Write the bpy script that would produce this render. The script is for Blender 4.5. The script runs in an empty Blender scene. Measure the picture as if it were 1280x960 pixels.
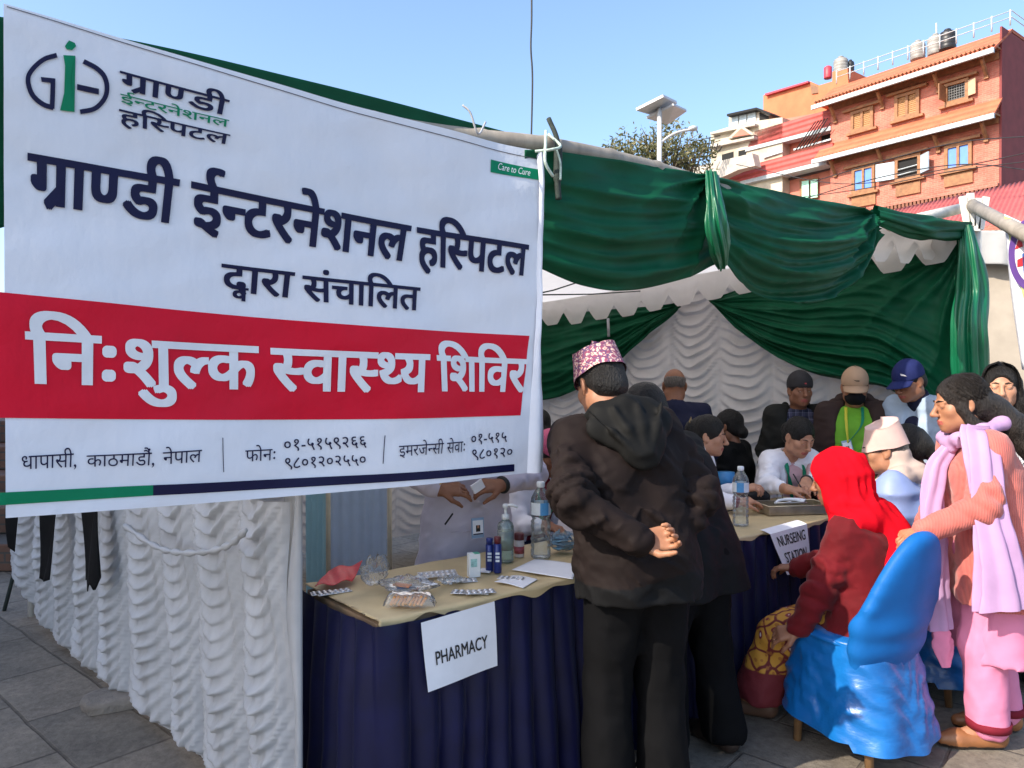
import bpy, bmesh, math, random
import numpy as np
from mathutils import Vector, Matrix
random.seed(7); np.random.seed(7)
R = math.radians
SC = bpy.context.scene
COL = SC.collection

# ------------------------------------------------------------------ camera, sky, sun, exposure
FPX, HZ = 930.0, 475.0                       # focal length and horizon row, in photo pixels (1280 x 960)
cam = bpy.data.cameras.new('camera'); camo = bpy.data.objects.new('camera', cam); COL.objects.link(camo)
cam.sensor_width = 36.0; cam.lens = 36.0 * FPX / 1280.0
cam.clip_start = 0.05; cam.clip_end = 3000.0
camo.location = (0, 0, 1.5); camo.rotation_euler = (R(90) + math.atan((HZ - 480) / FPX), 0, 0)
SC.camera = camo
SUN_EL = R(37); SUN_AZ = math.atan2(-.83, -.56)   # direction towards the sun: behind the camera, to the left
sdir = Vector((math.sin(SUN_AZ) * math.cos(SUN_EL), math.cos(SUN_AZ) * math.cos(SUN_EL), math.sin(SUN_EL)))
w = bpy.data.worlds.new("World"); SC.world = w; w.use_nodes = True
nt = w.node_tree; sky = nt.nodes.new('ShaderNodeTexSky'); sky.sky_type = 'NISHITA'; sky.sun_disc = False
sky.sun_elevation = SUN_EL; sky.sun_rotation = SUN_AZ; sky.air_density = 1.1; sky.dust_density = 2.0; sky.ozone_density = 3.2
nt.links.new(sky.outputs[0], nt.nodes['Background'].inputs[0]); nt.nodes['Background'].inputs[1].default_value = .15
sl = bpy.data.lights.new('sun', 'SUN'); sl.energy = 3.3; sl.angle = R(.6); sl.color = (1, .90, .76)
so = bpy.data.objects.new('sun', sl); COL.objects.link(so); so.rotation_euler = (-sdir).to_track_quat('-Z', 'Y').to_euler(); so.location = (0, 0, 30)
SC.view_settings.view_transform = 'Standard'; SC.view_settings.look = 'None'; SC.view_settings.gamma = 1
SC.view_settings.exposure = 1.17
try:
    SC.cycles.max_bounces = 8; SC.cycles.transparent_max_bounces = 16; SC.cycles.use_denoising = True
except Exception: pass

def W(px, py, d):                             # a photo pixel at depth d metres -> world point
    return np.array(((px - 640) / FPX * d, d, 1.5 + (HZ - py) / FPX * d))
def HITP(px, py, P, n):                       # a photo pixel onto a plane
    r = np.array(((px - 640) / FPX, 1.0, (HZ - py) / FPX)); o = np.array((0, 0, 1.5))
    t = np.dot(np.array(P, float) - o, n) / np.dot(r, n)
    return o + r * t

# ------------------------------------------------------------------ object helpers
def tag(o, label=None, cat=None, group=None, kind=None):
    if label: o['label'] = label
    if cat: o['category'] = cat
    if group: o['group'] = group
    if kind: o['kind'] = kind
    return o
def empty(name, loc=(0, 0, 0), rz=0.0, label=None, cat=None, group=None):
    o = bpy.data.objects.new(name, None); COL.objects.link(o); o.location = loc; o.rotation_euler = (0, 0, rz)
    o.empty_display_size = .1
    return tag(o, label, cat, group)
def mkobj(name, verts, faces, m, parent=None, smooth=True, mats=None, midx=None):
    me = bpy.data.meshes.new(name)
    me.from_pydata([tuple(map(float, v)) for v in verts], [], [tuple(int(i) for i in f) for f in faces])
    return fin(name, me, m, parent, smooth, mats, midx)
def fin(name, me, m, parent=None, smooth=True, mats=None, midx=None):
    for x in ([m] if m else []) + (mats or []): me.materials.append(x)
    me.polygons.foreach_set('use_smooth', [smooth] * len(me.polygons))
    if midx is not None: me.polygons.foreach_set('material_index', [int(i) for i in midx])
    me.update()
    o = bpy.data.objects.new(name, me); COL.objects.link(o)
    if parent is not None: o.parent = parent
    return o
class MB:                                      # collects pieces and links them as one mesh
    def __init__(s): s.v = []; s.f = []
    def add(s, v, f):
        b = len(s.v); s.v += [tuple(map(float, x)) for x in v]; s.f += [tuple(int(i) + b for i in q) for q in f]; return s
    def box(s, c, h, M=None):
        c = np.array(c, float); pts = []
        for z in (-1, 1):
            for y in (-1, 1):
                for x in (-1, 1):
                    p = np.array((x * h[0], y * h[1], z * h[2]))
                    pts.append(c + (np.array(M) @ p if M is not None else p))
        return s.add(pts, [(0, 2, 3, 1), (4, 5, 7, 6), (0, 1, 5, 4), (2, 6, 7, 3), (0, 4, 6, 2), (1, 3, 7, 5)])
    def hexa(s, P):                            # 8 points: bottom 4 ring, top 4 ring
        return s.add(P, [(3, 2, 1, 0), (4, 5, 6, 7), (0, 1, 5, 4), (1, 2, 6, 5), (2, 3, 7, 6), (3, 0, 4, 7)])
    def tube(s, pts, r, n=10, cap=True):
        pts = [np.array(p, float) for p in pts]; m = len(pts)
        rs = r if hasattr(r, '__len__') else [r] * m
        V = []; up = None
        for i, p in enumerate(pts):
            t = pts[min(i + 1, m - 1)] - pts[max(i - 1, 0)]; t = t / (np.linalg.norm(t) + 1e-9)
            if up is None: up = np.array((0, 0, 1.)) if abs(t[2]) < .9 else np.array((1., 0, 0))
            a = np.cross(t, up); a /= np.linalg.norm(a) + 1e-9; b = np.cross(a, t); up = b
            for k in range(n):
                q = 2 * math.pi * k / n; V.append(p + rs[i] * (math.cos(q) * a + math.sin(q) * b))
        F = [(i * n + k, i * n + (k + 1) % n, (i + 1) * n + (k + 1) % n, (i + 1) * n + k) for i in range(m - 1) for k in range(n)]
        if cap: F += [tuple(range(n))[::-1], tuple(range((m - 1) * n, m * n))]
        return s.add(V, F)
    def lathe(s, c, prof, n=24, sx=1, sy=1, M=None):
        c = np.array(c, float); V = []; m = len(prof)
        for (r, z) in prof:
            for k in range(n):
                q = 2 * math.pi * k / n; p = np.array((r * math.cos(q) * sx, r * math.sin(q) * sy, z))
                V.append(c + (np.array(M) @ p if M is not None else p))
        F = [(i * n + k, i * n + (k + 1) % n, (i + 1) * n + (k + 1) % n, (i + 1) * n + k) for i in range(m - 1) for k in range(n)]
        F += [tuple(range(n))[::-1], tuple(range((m - 1) * n, m * n))]
        return s.add(V, F)
    def prism(s, poly, n, t):                  # planar polygon (3d points) extruded along n by t
        P = [np.array(p, float) for p in poly]; k = len(P); n = np.array(n, float) * t
        return s.add(P + [p + n for p in P], [tuple(range(k))[::-1], tuple(range(k, 2 * k))] + [(i, (i + 1) % k, k + (i + 1) % k, k + i) for i in range(k)])
    def build(s, name, m, parent=None, smooth=False):
        return mkobj(name, s.v, s.f, m, parent, smooth)
def bevel(o, w=.004, seg=2):
    b = o.modifiers.new('bevel', 'BEVEL'); b.width = w; b.segments = seg; b.limit_method = 'ANGLE'; return o
def grid(name, fn, nu, nv, m, parent=None, smooth=True, u=(0, 1), v=(0, 1), thick=0, mats=None, mfn=None):
    U, V = np.meshgrid(np.linspace(u[0], u[1], nu), np.linspace(v[0], v[1], nv), indexing='ij')
    P = fn(U, V); P = np.stack(P, -1).reshape(-1, 3) if isinstance(P, tuple) else P.reshape(-1, 3)
    i, j = np.meshgrid(np.arange(nu - 1), np.arange(nv - 1), indexing='ij'); a = (i * nv + j).ravel()
    F = np.stack((a, a + nv, a + nv + 1, a + 1), -1)
    mi = None
    if mfn is not None:
        uc = ((U[:-1, :-1] + U[1:, 1:]) / 2).ravel(); vc = ((V[:-1, :-1] + V[1:, 1:]) / 2).ravel(); mi = mfn(uc, vc)
    o = mkobj(name, P, F, m, parent, smooth, mats, mi)
    if thick:
        q = o.modifiers.new('thickness', 'SOLIDIFY'); q.thickness = thick; q.offset = 0
    return o
_rng = np.random.RandomState(3)
_ND = _rng.normal(size=(40, 3)); _NP = _rng.uniform(0, 6.28, 40)
def noise(x, y, z, f=1.0, o=0, n=7, an=(1, 1, 1)):   # cheap smooth noise in about -1..1
    s = 0
    for i in range(n):
        d = _ND[(i + o) % 40]; g = f * (1 + .35 * (i % 3))
        s = s + np.sin(g * (d[0] * x * an[0] + d[1] * y * an[1] + d[2] * z * an[2]) + _NP[(i + o) % 40])
    return s / n * 1.6

# ------------------------------------------------------------------ materials
class NT:
    def __init__(s, name):
        s.m = bpy.data.materials.new(name); s.m.use_nodes = True; s.t = s.m.node_tree
        s.b = s.t.nodes['Principled BSDF']; s.o = s.t.nodes['Material Output']
    def n(s, t, **kw):
        x = s.t.nodes.new('ShaderNode' + t)
        for k, v in kw.items():
            if k in x.inputs: s.set(x.inputs[k], v)
            else: setattr(x, k, v)
        return x
    def set(s, i, v):
        if hasattr(v, 'is_output'): s.t.links.new(v, i)
        else: i.default_value = v
    def ramp(s, f, stops):
        r = s.n('ValToRGB'); s.set(r.inputs[0], f); e = r.color_ramp.elements
        while len(e) < len(stops): e.new(.5)
        for q, (p, c) in zip(e, stops): q.position = p; q.color = c if len(c) == 4 else (*c, 1)
        return r.outputs[0]
    def mix(s, f, a, b, mode='MIX'):
        x = s.n('MixRGB', blend_type=mode)
        for i, v in zip(x.inputs, (f, a, b)): s.set(i, (*v, 1) if isinstance(v, tuple) and len(v) == 3 else v)
        return x.outputs[0]
    def math(s, op, a, b=0.0, c=None):
        x = s.n('Math', operation=op); s.set(x.inputs[0], a); s.set(x.inputs[1], b)
        if c is not None: s.set(x.inputs[2], c)
        return x.outputs[0]
    def co(s, kind='Object', scale=(1, 1, 1), rot=(0, 0, 0), loc=(0, 0, 0)):
        c = s.n('TexCoord'); mp = s.n('Mapping'); s.t.links.new(c.outputs[kind], mp.inputs[0])
        mp.inputs['Scale'].default_value = scale; mp.inputs['Rotation'].default_value = rot; mp.inputs['Location'].default_value = loc
        return mp.outputs[0]
    def noise(s, vec, scale=5, detail=4, rough=.55):
        x = s.n('TexNoise'); s.set(x.inputs['Vector'], vec); x.inputs['Scale'].default_value = scale; x.inputs['Detail'].default_value = detail; x.inputs['Roughness'].default_value = rough
        return x.outputs[0]
    def bump(s, h, strength=.3, dist=.01, nrm=None):
        x = s.n('Bump'); s.set(x.inputs['Height'], h); x.inputs['Strength'].default_value = strength; x.inputs['Distance'].default_value = dist
        if nrm is not None: s.set(x.inputs['Normal'], nrm)
        return x.outputs[0]
    def base(s, col, rough=None, nrm=None, **kw):
        s.set(s.b.inputs['Base Color'], (*col, 1) if isinstance(col, tuple) and len(col) == 3 else col)
        if rough is not None: s.set(s.b.inputs['Roughness'], rough)
        if nrm is not None: s.set(s.b.inputs['Normal'], nrm)
        for k, v in kw.items(): s.set(s.b.inputs[k.replace('_', ' ')], v)
        return s
    def translucent(s, col, fac):
        t = s.n('BsdfTranslucent'); t.inputs[0].default_value = (*col, 1); x = s.n('MixShader'); x.inputs[0].default_value = fac
        s.t.links.new(s.b.outputs[0], x.inputs[1]); s.t.links.new(t.outputs[0], x.inputs[2]); s.t.links.new(x.outputs[0], s.o.inputs[0]); return s
def mat(name, col, rough=.7, var=.12, vs=6, bump=.0, bs=80, metal=0.0, sheen=0.0, trans=0.0, an=(1, 1, 1), spec=.5, coat=0.0, bd=.004):
    k = NT(name); v = k.co('Object', an); c = (*col, 1)
    if var:
        nz = k.noise(v, vs, 5); lo = tuple(x * (1 - var) for x in col); hi = tuple(min(1, x * (1 + var)) for x in col)
        c = k.ramp(nz, [(.3, lo), (.7, hi)])
    nr = None
    if bump: nr = k.bump(k.noise(v, bs, 6, .65), bump, bd)
    k.base(c, rough, nr, Metallic=metal); k.b.inputs['Specular IOR Level'].default_value = spec
    if sheen: k.b.inputs['Sheen Weight'].default_value = sheen; k.b.inputs['Sheen Roughness'].default_value = .4
    if coat: k.b.inputs['Coat Weight'].default_value = coat; k.b.inputs['Coat Roughness'].default_value = .1
    if trans: k.translucent(col, trans)
    return k.m
def cloth(name, col, rough=.85, var=.12, weave=900, wr=.35, trans=0.0, sheen=0.0, spec=.2, an=(1, 1, 1)):
    k = NT(name); v = k.co('Object', an)
    nz = k.noise(v, 9, 4); c = k.ramp(nz, [(.3, tuple(x * (1 - var) for x in col)), (.7, tuple(min(1, x * (1 + var)) for x in col))])
    rd = k.math('ABSOLUTE', k.math('SUBTRACT', k.noise(k.co('Object', (1, 1, .45)), 17, 4, .55), .5)); b1 = k.bump(rd, -wr, .014); rd2 = k.math('ABSOLUTE', k.math('SUBTRACT', k.noise(k.co('Object', (1, .8, .55)), 52, 4, .6), .5)); b1 = k.bump(rd2, -wr * .9, .006, b1); b2 = k.bump(k.noise(v, weave, 2), .22, .001, b1)
    k.base(c, rough, b2); k.b.inputs['Specular IOR Level'].default_value = spec
    if sheen: k.b.inputs['Sheen Weight'].default_value = sheen * .5; k.b.inputs['Sheen Roughness'].default_value = .5
    if trans: k.translucent(col, trans)
    return k.m
# ------------------------------------------------------------------ implicit bodies and garments: one continuous surface each
class Field:
    def __init__(s, k=.03): s.ops = []; s.k = k; s.disp = None
    def cone(s, a, b, ra, rb=None, k=None, m='u'):
        s.ops.append(('c', np.array(a, float), np.array(b, float), ra, ra if rb is None else rb, s.k if k is None else k, m)); return s
    def chain(s, pts, rs, k=None, m='u'):
        for i in range(len(pts) - 1): s.cone(pts[i], pts[i + 1], rs[i], rs[i + 1], k, m)
        return s
    def ell(s, c, r, M=None, k=None, m='u'):
        s.ops.append(('e', np.array(c, float), np.array(r, float), np.eye(3) if M is None else np.array(M), None, s.k if k is None else k, m)); return s
    def box(s, c, h, M=None, rd=.01, k=None, m='u'):
        s.ops.append(('b', np.array(c, float), np.array(h, float), np.eye(3) if M is None else np.array(M), rd, s.k if k is None else k, m)); return s
    def cut(s, p, n, k=.004):
        n = np.array(n, float); s.ops.append(('p', np.array(p, float), n / np.linalg.norm(n), 0, 0, k, 'i')); return s
    def bb(s, o):
        if o[0] == 'c': r = max(o[3], o[4]); return np.minimum(o[1], o[2]) - r, np.maximum(o[1], o[2]) + r
        r = np.abs(o[3]) @ (o[2] + (o[4] or 0)); return o[1] - r, o[1] + r
    def mesh(s, name, m, parent=None, h=.008, fine=(), mats=None, mfn=None, smooth=1):
        lo = np.min([s.bb(o)[0] for o in s.ops if o[6] == 'u'], 0) - .03; hi = np.max([s.bb(o)[1] for o in s.ops if o[6] == 'u'], 0) + .03
        ax = []
        for i in range(3):
            xs = [lo[i]]
            while xs[-1] < hi[i]:
                st = h
                for (fl, fh, hf) in fine:
                    if fl[i] - .02 < xs[-1] < fh[i] + .02: st = min(st, hf)
                xs.append(xs[-1] + st)
            ax.append(np.array(xs, np.float32))
        X, Y, Z = ax; F = np.full((len(X), len(Y), len(Z)), .5, np.float32)
        for o in s.ops:
            k = o[5]
            if o[6] == 'i':
                d = (X[:, None, None] - o[1][0]) * o[2][0] + (Y[None, :, None] - o[1][1]) * o[2][1] + (Z[None, None, :] - o[1][2]) * o[2][2]
                F = np.maximum(F, d.astype(np.float32)); continue
            a, b = s.bb(o); mg = k + .045
            sl_ = tuple(slice(max(0, np.searchsorted(A, a[i] - mg) - 1), np.searchsorted(A, b[i] + mg) + 1) for i, A in enumerate(ax))
            x = X[sl_[0]][:, None, None]; y = Y[sl_[1]][None, :, None]; z = Z[sl_[2]][None, None, :]
            if x.size * y.size * z.size == 0: continue
            if o[0] == 'c':
                ab = o[2] - o[1]; L = float(ab @ ab) + 1e-12
                t = ((x - o[1][0]) * ab[0] + (y - o[1][1]) * ab[1] + (z - o[1][2]) * ab[2]) / L; t = np.clip(t, 0, 1)
                d = np.sqrt((x - o[1][0] - t * ab[0]) ** 2 + (y - o[1][1] - t * ab[1]) ** 2 + (z - o[1][2] - t * ab[2]) ** 2) - (o[3] + (o[4] - o[3]) * t)
            else:
                M = o[3]; px, py, pz = x - o[1][0], y - o[1][1], z - o[1][2]
                q = [M[0][i] * px + M[1][i] * py + M[2][i] * pz for i in range(3)]
                if o[0] == 'e':
                    r = o[2]; k0 = np.sqrt(sum((q[i] / r[i]) ** 2 for i in range(3))); k1 = np.sqrt(sum((q[i] / r[i] ** 2) ** 2 for i in range(3))) + 1e-9
                    d = k0 * (k0 - 1) / k1
                else:
                    e = [np.abs(q[i]) - o[2][i] for i in range(3)]
                    d = np.sqrt(sum(np.maximum(v_, 0) ** 2 for v_ in e)) + np.minimum(np.maximum(np.maximum(e[0], e[1]), e[2]), 0) - o[4]
            A = F[sl_]
            if o[6] == 'u':
                hh = np.maximum(k - np.abs(A - d), 0) / max(k, 1e-6); F[sl_] = np.minimum(A, d) - hh * hh * k * .25
            else:
                hh = np.maximum(k - np.abs(A + d), 0) / max(k, 1e-6); F[sl_] = np.maximum(A, -d) + hh * hh * k * .25
        if s.disp is not None:
            I = np.nonzero(np.abs(F) < .04); F[I] += s.disp(X[I[0]], Y[I[1]], Z[I[2]]).astype(np.float32)
        V, Q = nets(F, X, Y, Z)
        if smooth and len(V):
            for _ in range(smooth):
                acc = np.zeros_like(V); cnt = np.zeros(len(V))
                for i in range(4):
                    a_, b_ = Q[:, i], Q[:, (i + 1) % 4]
                    for c_ in range(3): acc[:, c_] += np.bincount(a_, V[b_, c_], len(V)) + np.bincount(b_, V[a_, c_], len(V))
                    cnt += np.bincount(a_, minlength=len(V)) + np.bincount(b_, minlength=len(V))
                V = V * .5 + .5 * acc / np.maximum(cnt, 1)[:, None]
        me = bpy.data.meshes.new(name); me.vertices.add(len(V)); me.vertices.foreach_set('co', V.astype(np.float32).ravel())
        me.loops.add(4 * len(Q)); me.loops.foreach_set('vertex_index', Q.astype(np.int32).ravel())
        me.polygons.add(len(Q)); me.polygons.foreach_set('loop_start', np.arange(0, 4 * len(Q), 4, dtype=np.int32))
        me.update(calc_edges=True); me.validate()
        mi = None
        if mfn is not None: mi = mfn(V[Q].mean(1))
        return fin(name, me, m, parent, True, mats, mi)
def nets(F, X, Y, Z):
    S = F < 0; nx, ny, nz = F.shape
    c = np.zeros((nx - 1, ny - 1, nz - 1), np.int8)
    off = [(i, j, k) for i in (0, 1) for j in (0, 1) for k in (0, 1)]
    for (i, j, k) in off: c += S[i:nx - 1 + i, j:ny - 1 + j, k:nz - 1 + k]
    cells = np.argwhere((c > 0) & (c < 8)); n = len(cells)
    if not n: return np.zeros((0, 3)), np.zeros((0, 4), int)
    idx = np.full(c.shape, -1, np.int64); idx[tuple(cells.T)] = np.arange(n)
    P = np.zeros((n, 3)); N = np.zeros(n)
    for a in off:
        for d in range(3):
            if a[d]: continue
            b = list(a); b[d] = 1
            A = cells + a; B = cells + b; fa = F[tuple(A.T)]; fb = F[tuple(B.T)]
            mk = (fa < 0) != (fb < 0); t = np.where(mk, fa / np.where(fa == fb, 1, fa - fb), 0)
            q = A.astype(float); q[:, d] += t; P += q * mk[:, None]; N += mk
    P /= N[:, None]
    V = np.stack([np.interp(P[:, i], np.arange(len(ax)), ax) for i, ax in enumerate((X, Y, Z))], -1)
    Q = []
    for d in range(3):
        e1, e2 = (d + 1) % 3, (d + 2) % 3
        s0 = [slice(None)] * 3; s1 = [slice(None)] * 3; s0[d] = slice(0, -1); s1[d] = slice(1, None)
        for e in (e1, e2): s0[e] = slice(1, -1); s1[e] = slice(1, -1)
        a, b = S[tuple(s0)], S[tuple(s1)]
        E = np.argwhere(a != b)
        if not len(E): continue
        ins = a[tuple(E.T)]; E = E.copy(); E[:, e1] += 1; E[:, e2] += 1
        def cell(i, j):
            q = E.copy(); q[:, e1] -= i; q[:, e2] -= j; return idx[tuple(q.T)]
        q = np.stack((cell(1, 1), cell(0, 1), cell(0, 0), cell(1, 0)), -1)
        q[~ins] = q[~ins][:, ::-1]; Q.append(q)
    return V, np.concatenate(Q)
def rotm(ax, a):
    c, s = math.cos(a), math.sin(a)
    return np.array({'x': [[1, 0, 0], [0, c, -s], [0, s, c]], 'y': [[c, 0, s], [0, 1, 0], [-s, 0, c]], 'z': [[c, -s, 0], [s, c, 0], [0, 0, 1]]}[ax])
def nrm(v): v = np.array(v, float); return v / (np.linalg.norm(v) + 1e-9)
def ik(a, t, l1, l2, hint):
    a = np.array(a, float); t = np.array(t, float); d = t - a; L = np.linalg.norm(d); L2 = min(L, (l1 + l2) * .999); d = d / L; t = a + d * L2
    x = (l1 * l1 - l2 * l2 + L2 * L2) / (2 * L2); h = math.sqrt(max(l1 * l1 - x * x, 0)); hv = np.array(hint, float); hv = nrm(hv - d * (hv @ d))
    return a + d * x + hv * h, t
# ------------------------------------------------------------------ plan of the stall (metres; camera stands at 0,0 looking along +Y)
UU = nrm((.767, .641, 0)); VV = nrm((-.641, .767, 0)); ZZ = np.array((0, 0, 1.))
C1 = np.array((-.414, 2.265, 0)); TD = .52; TZ = .75
A_ = np.array((-.66, 2.37, 0)); P_ = np.array((3.06, 5.08, 0)); Q_ = np.array((0, 7.37, 0)); R_ = np.array((-3.05, 4.72, 0))
def FT(t, z=0.0, off=0.0): return np.array((.07 + .77 * t, 2.6 + .64 * t, z)) + off * np.array((.64, -.77, 0))
def lerp(a, b, t): return a + (b - a) * t
def poly(pts):
    pts = np.array(pts, float); L = np.r_[0, np.cumsum(np.linalg.norm(np.diff(pts, axis=0), axis=1))]; L /= L[-1]
    return lambda s: np.stack([np.interp(s, L, pts[:, i]) for i in range(pts.shape[1])], -1)
def spline(pts, n=8):
    pts = np.array(pts, float); Pp = np.vstack((2 * pts[0] - pts[1], pts, 2 * pts[-1] - pts[-2])); out = []
    for i in range(1, len(Pp) - 2):
        for t in np.linspace(0, 1, n, endpoint=False):
            a, b, c, d = Pp[i - 1], Pp[i], Pp[i + 1], Pp[i + 2]
            out.append(.5 * (2 * b + (c - a) * t + (2 * a - 5 * b + 4 * c - d) * t * t + (3 * b - a - 3 * c + d) * t ** 3))
    return np.array(out + [pts[-1]])

# ------------------------------------------------------------------ ground
def m_paving():
    k = NT('stone_paving'); v = k.co('Object', rot=(0, 0, R(41)))
    ds = k.n('VectorMath', operation='ADD'); nz = k.n('TexNoise'); k.set(nz.inputs['Vector'], v); nz.inputs['Scale'].default_value = 2.2; nz.inputs['Detail'].default_value = 4
    sc = k.n('VectorMath', operation='SCALE'); k.set(sc.inputs[0], nz.outputs['Color']); sc.inputs['Scale'].default_value = .035
    k.set(ds.inputs[0], v); k.set(ds.inputs[1], sc.outputs[0])
    br = k.n('TexBrick'); k.set(br.inputs['Vector'], ds.outputs[0]); br.inputs['Scale'].default_value = 1; br.inputs['Mortar Size'].default_value = .009; br.inputs['Mortar Smooth'].default_value = .6
    br.inputs['Brick Width'].default_value = .62; br.inputs['Row Height'].default_value = .36; br.offset = .37; br.inputs['Bias'].default_value = -.1
    br.inputs['Color1'].default_value = (.25, .215, .175, 1); br.inputs['Color2'].default_value = (.175, .155, .13, 1); br.inputs['Mortar'].default_value = (.135, .115, .095, 1)
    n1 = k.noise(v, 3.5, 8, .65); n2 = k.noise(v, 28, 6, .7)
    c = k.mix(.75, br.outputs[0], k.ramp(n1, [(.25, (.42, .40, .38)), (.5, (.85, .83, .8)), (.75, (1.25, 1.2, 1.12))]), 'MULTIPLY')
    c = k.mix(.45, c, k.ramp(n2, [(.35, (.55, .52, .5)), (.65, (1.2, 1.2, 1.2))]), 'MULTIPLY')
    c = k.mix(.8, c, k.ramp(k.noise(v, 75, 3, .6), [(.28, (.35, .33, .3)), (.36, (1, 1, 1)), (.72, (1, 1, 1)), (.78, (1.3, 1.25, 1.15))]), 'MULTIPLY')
    h = k.math('ADD', k.math('MULTIPLY', k.math('SUBTRACT', 1, br.outputs['Fac']), .6), k.math('MULTIPLY', n1, .7))
    b = k.bump(h, .6, .02); b = k.bump(n2, .4, .01, b)
    k.base(c, .8, b); k.b.inputs['Specular IOR Level'].default_value = .3
    return k.m
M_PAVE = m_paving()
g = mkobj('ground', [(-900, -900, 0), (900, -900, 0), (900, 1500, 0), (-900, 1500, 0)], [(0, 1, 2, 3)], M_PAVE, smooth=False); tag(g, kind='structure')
M_STONE = mat('worn_stone', (.22, .19, .16), .85, .35, 5, .8, 30, bd=.02)
def slab(px, py, sx, sy, sz, rz, label):
    p = HITP(px, py, (0, 0, 0), ZZ); mb = MB(); n = 16; rr = np.random.RandomState(int(px)); ring = []
    for k in range(n):
        a = 2 * math.pi * k / n; q = (abs(math.cos(a)) ** 4 + abs(math.sin(a)) ** 4) ** -.25 * rr.uniform(.9, 1.05); ring.append((q * math.cos(a) * sx, q * math.sin(a) * sy))
    V = []; 
    for (f, z) in ((.96, .002), (1, sz * .6), (.97, sz * .95), (.86, sz)): V += [(x * f, y * f, z + (rr.uniform(-.004, .004) if z > .01 else 0)) for x, y in ring]
    F = [(i * n + k, i * n + (k + 1) % n, (i + 1) * n + (k + 1) % n, (i + 1) * n + k) for i in range(3) for k in range(n)] + [tuple(range(3 * n, 4 * n))]
    o = mkobj('stone_slab', V, F, M_STONE); o.location = p; o.rotation_euler = (0, 0, rz); tag(o, label, 'stone'); return o
slab(152, 880, .17, .11, .055, .5, 'loose grey stone slab lying on the paving under the hem of the white side curtain')
# temple steps far left, behind the curtain
def m_brick(name, c1, c2, mo, sx=.24, sy=.075, var=.25, bump=.4, rot=(R(90), 0, 0), kind='Object', mort=.008, rough=.85):
    k = NT(name); v = k.co(kind, rot=rot)
    br = k.n('TexBrick'); k.set(br.inputs['Vector'], v); br.inputs['Scale'].default_value = 1; br.inputs['Mortar Size'].default_value = mort; br.inputs['Brick Width'].default_value = sx; br.inputs['Row Height'].default_value = sy
    for nme, c in (('Color1', c1), ('Color2', c2), ('Mortar', mo)): br.inputs[nme].default_value = (*c, 1)
    n1 = k.noise(k.co(kind), 1.3, 7, .6); n2 = k.noise(k.co(kind), 12, 5, .6)
    c = k.mix(1, br.outputs[0], k.ramp(n1, [(.3, (1 - var,) * 3), (.7, (1 + var * .6,) * 3)]), 'MULTIPLY')
    c = k.mix(.5, c, k.ramp(n2, [(.3, (.8,) * 3), (.7, (1.15,) * 3)]), 'MULTIPLY')
    k.base(c, rough, k.bump(k.math('ADD', k.math('MULTIPLY', br.outputs['Fac'], -1), n2), bump, .01)); return k.m
M_OLDBRICK = m_brick('old_brick', (.17, .085, .055), (.12, .065, .045), (.08, .07, .06))
mb = MB()
for i in range(5): mb.box((-7.2, 8.0 + .38 * i - .2, .11 + .22 * i), (3.4, 2.0, .109))
o = mb.build('temple_steps', M_OLDBRICK); bevel(o, .015); tag(o, 'worn dark brick temple steps behind the far end of the white side curtain', 'steps')
# unseen brick house added left of the camera to throw shade over the left paving
hb = empty('brick_house', tuple(C1 - 11 * UU + 7.6 * VV), math.atan2(UU[1], UU[0]), 'unseen tall brick town house added left of the stall to shade the paving', 'house')
def local_house(root, sx, sy, h, mw, mr, mwin, rows, cols):
    mb = MB(); mb.box((0, 0, h / 2), (sx / 2, sy / 2, h / 2)); mb.build('wall', mw, root)
    mb = MB(); mb.hexa([(-sx / 2 - .5, -sy / 2 - .5, h), (sx / 2 + .5, -sy / 2 - .5, h), (sx / 2 + .5, sy / 2 + .5, h), (-sx / 2 - .5, sy / 2 + .5, h), (-.2, -sy / 2 - .4, h + 2), (.2, -sy / 2 - .4, h + 2), (.2, sy / 2 + .4, h + 2), (-.2, sy / 2 + .4, h + 2)]); mb.build('roof', mr, root)
    for r in range(rows):
        for c in range(cols):
            y = -sy / 2 + (c + .5) * sy / cols; z = 1.6 + r * 2.7
            w_ = MB().box((sx / 2 + .03, y, z), (.04, .5, .65)).build('window', mwin, root)
M_WOODD = mat('dark_wood', (.12, .06, .03), .6, .3, 9, .3, 60)
M_BRICKL = m_brick('brick_lane', (.36, .15, .09), (.28, .12, .08), (.2, .17, .14), rot=(R(90), 0, R(90)))
M_TILEB = mat('clay_tile', (.33, .12, .06), .8, .3, 5, .5, 30)
local_house(hb, 5, 12.2, 8.6, M_BRICKL, M_TILEB, M_WOODD, 3, 5)

# ------------------------------------------------------------------ fabrics of the stall
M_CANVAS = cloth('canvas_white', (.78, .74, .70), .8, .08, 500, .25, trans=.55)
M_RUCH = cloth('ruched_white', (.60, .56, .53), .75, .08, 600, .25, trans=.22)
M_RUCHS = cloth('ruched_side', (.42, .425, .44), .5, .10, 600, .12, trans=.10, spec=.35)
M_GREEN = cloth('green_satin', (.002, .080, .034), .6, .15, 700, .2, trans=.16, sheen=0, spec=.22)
M_GREEN_LIT = cloth('green_satin_sunlit', (.003, .13, .055), .4, .15, 700, .2, trans=.10, sheen=0, spec=.6)  # lighter copy of the green satin, sunlight put into its colour
M_NAVY = cloth('navy_satin', (.003, .0042, .036), .5, .25, 600, .3, sheen=.06, spec=.3)
M_CREAM = cloth('cream_cover', (.56, .43, .235), .5, .10, 300, .4, spec=.35)
M_BAMBOO = mat('bamboo', (.30, .26, .21), .6, .3, 14, .4, 50, an=(1, 1, .2))
M_PALEBAM = mat('pale_bamboo', (.62, .58, .50), .6, .15, 14, .2, 50)
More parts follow.
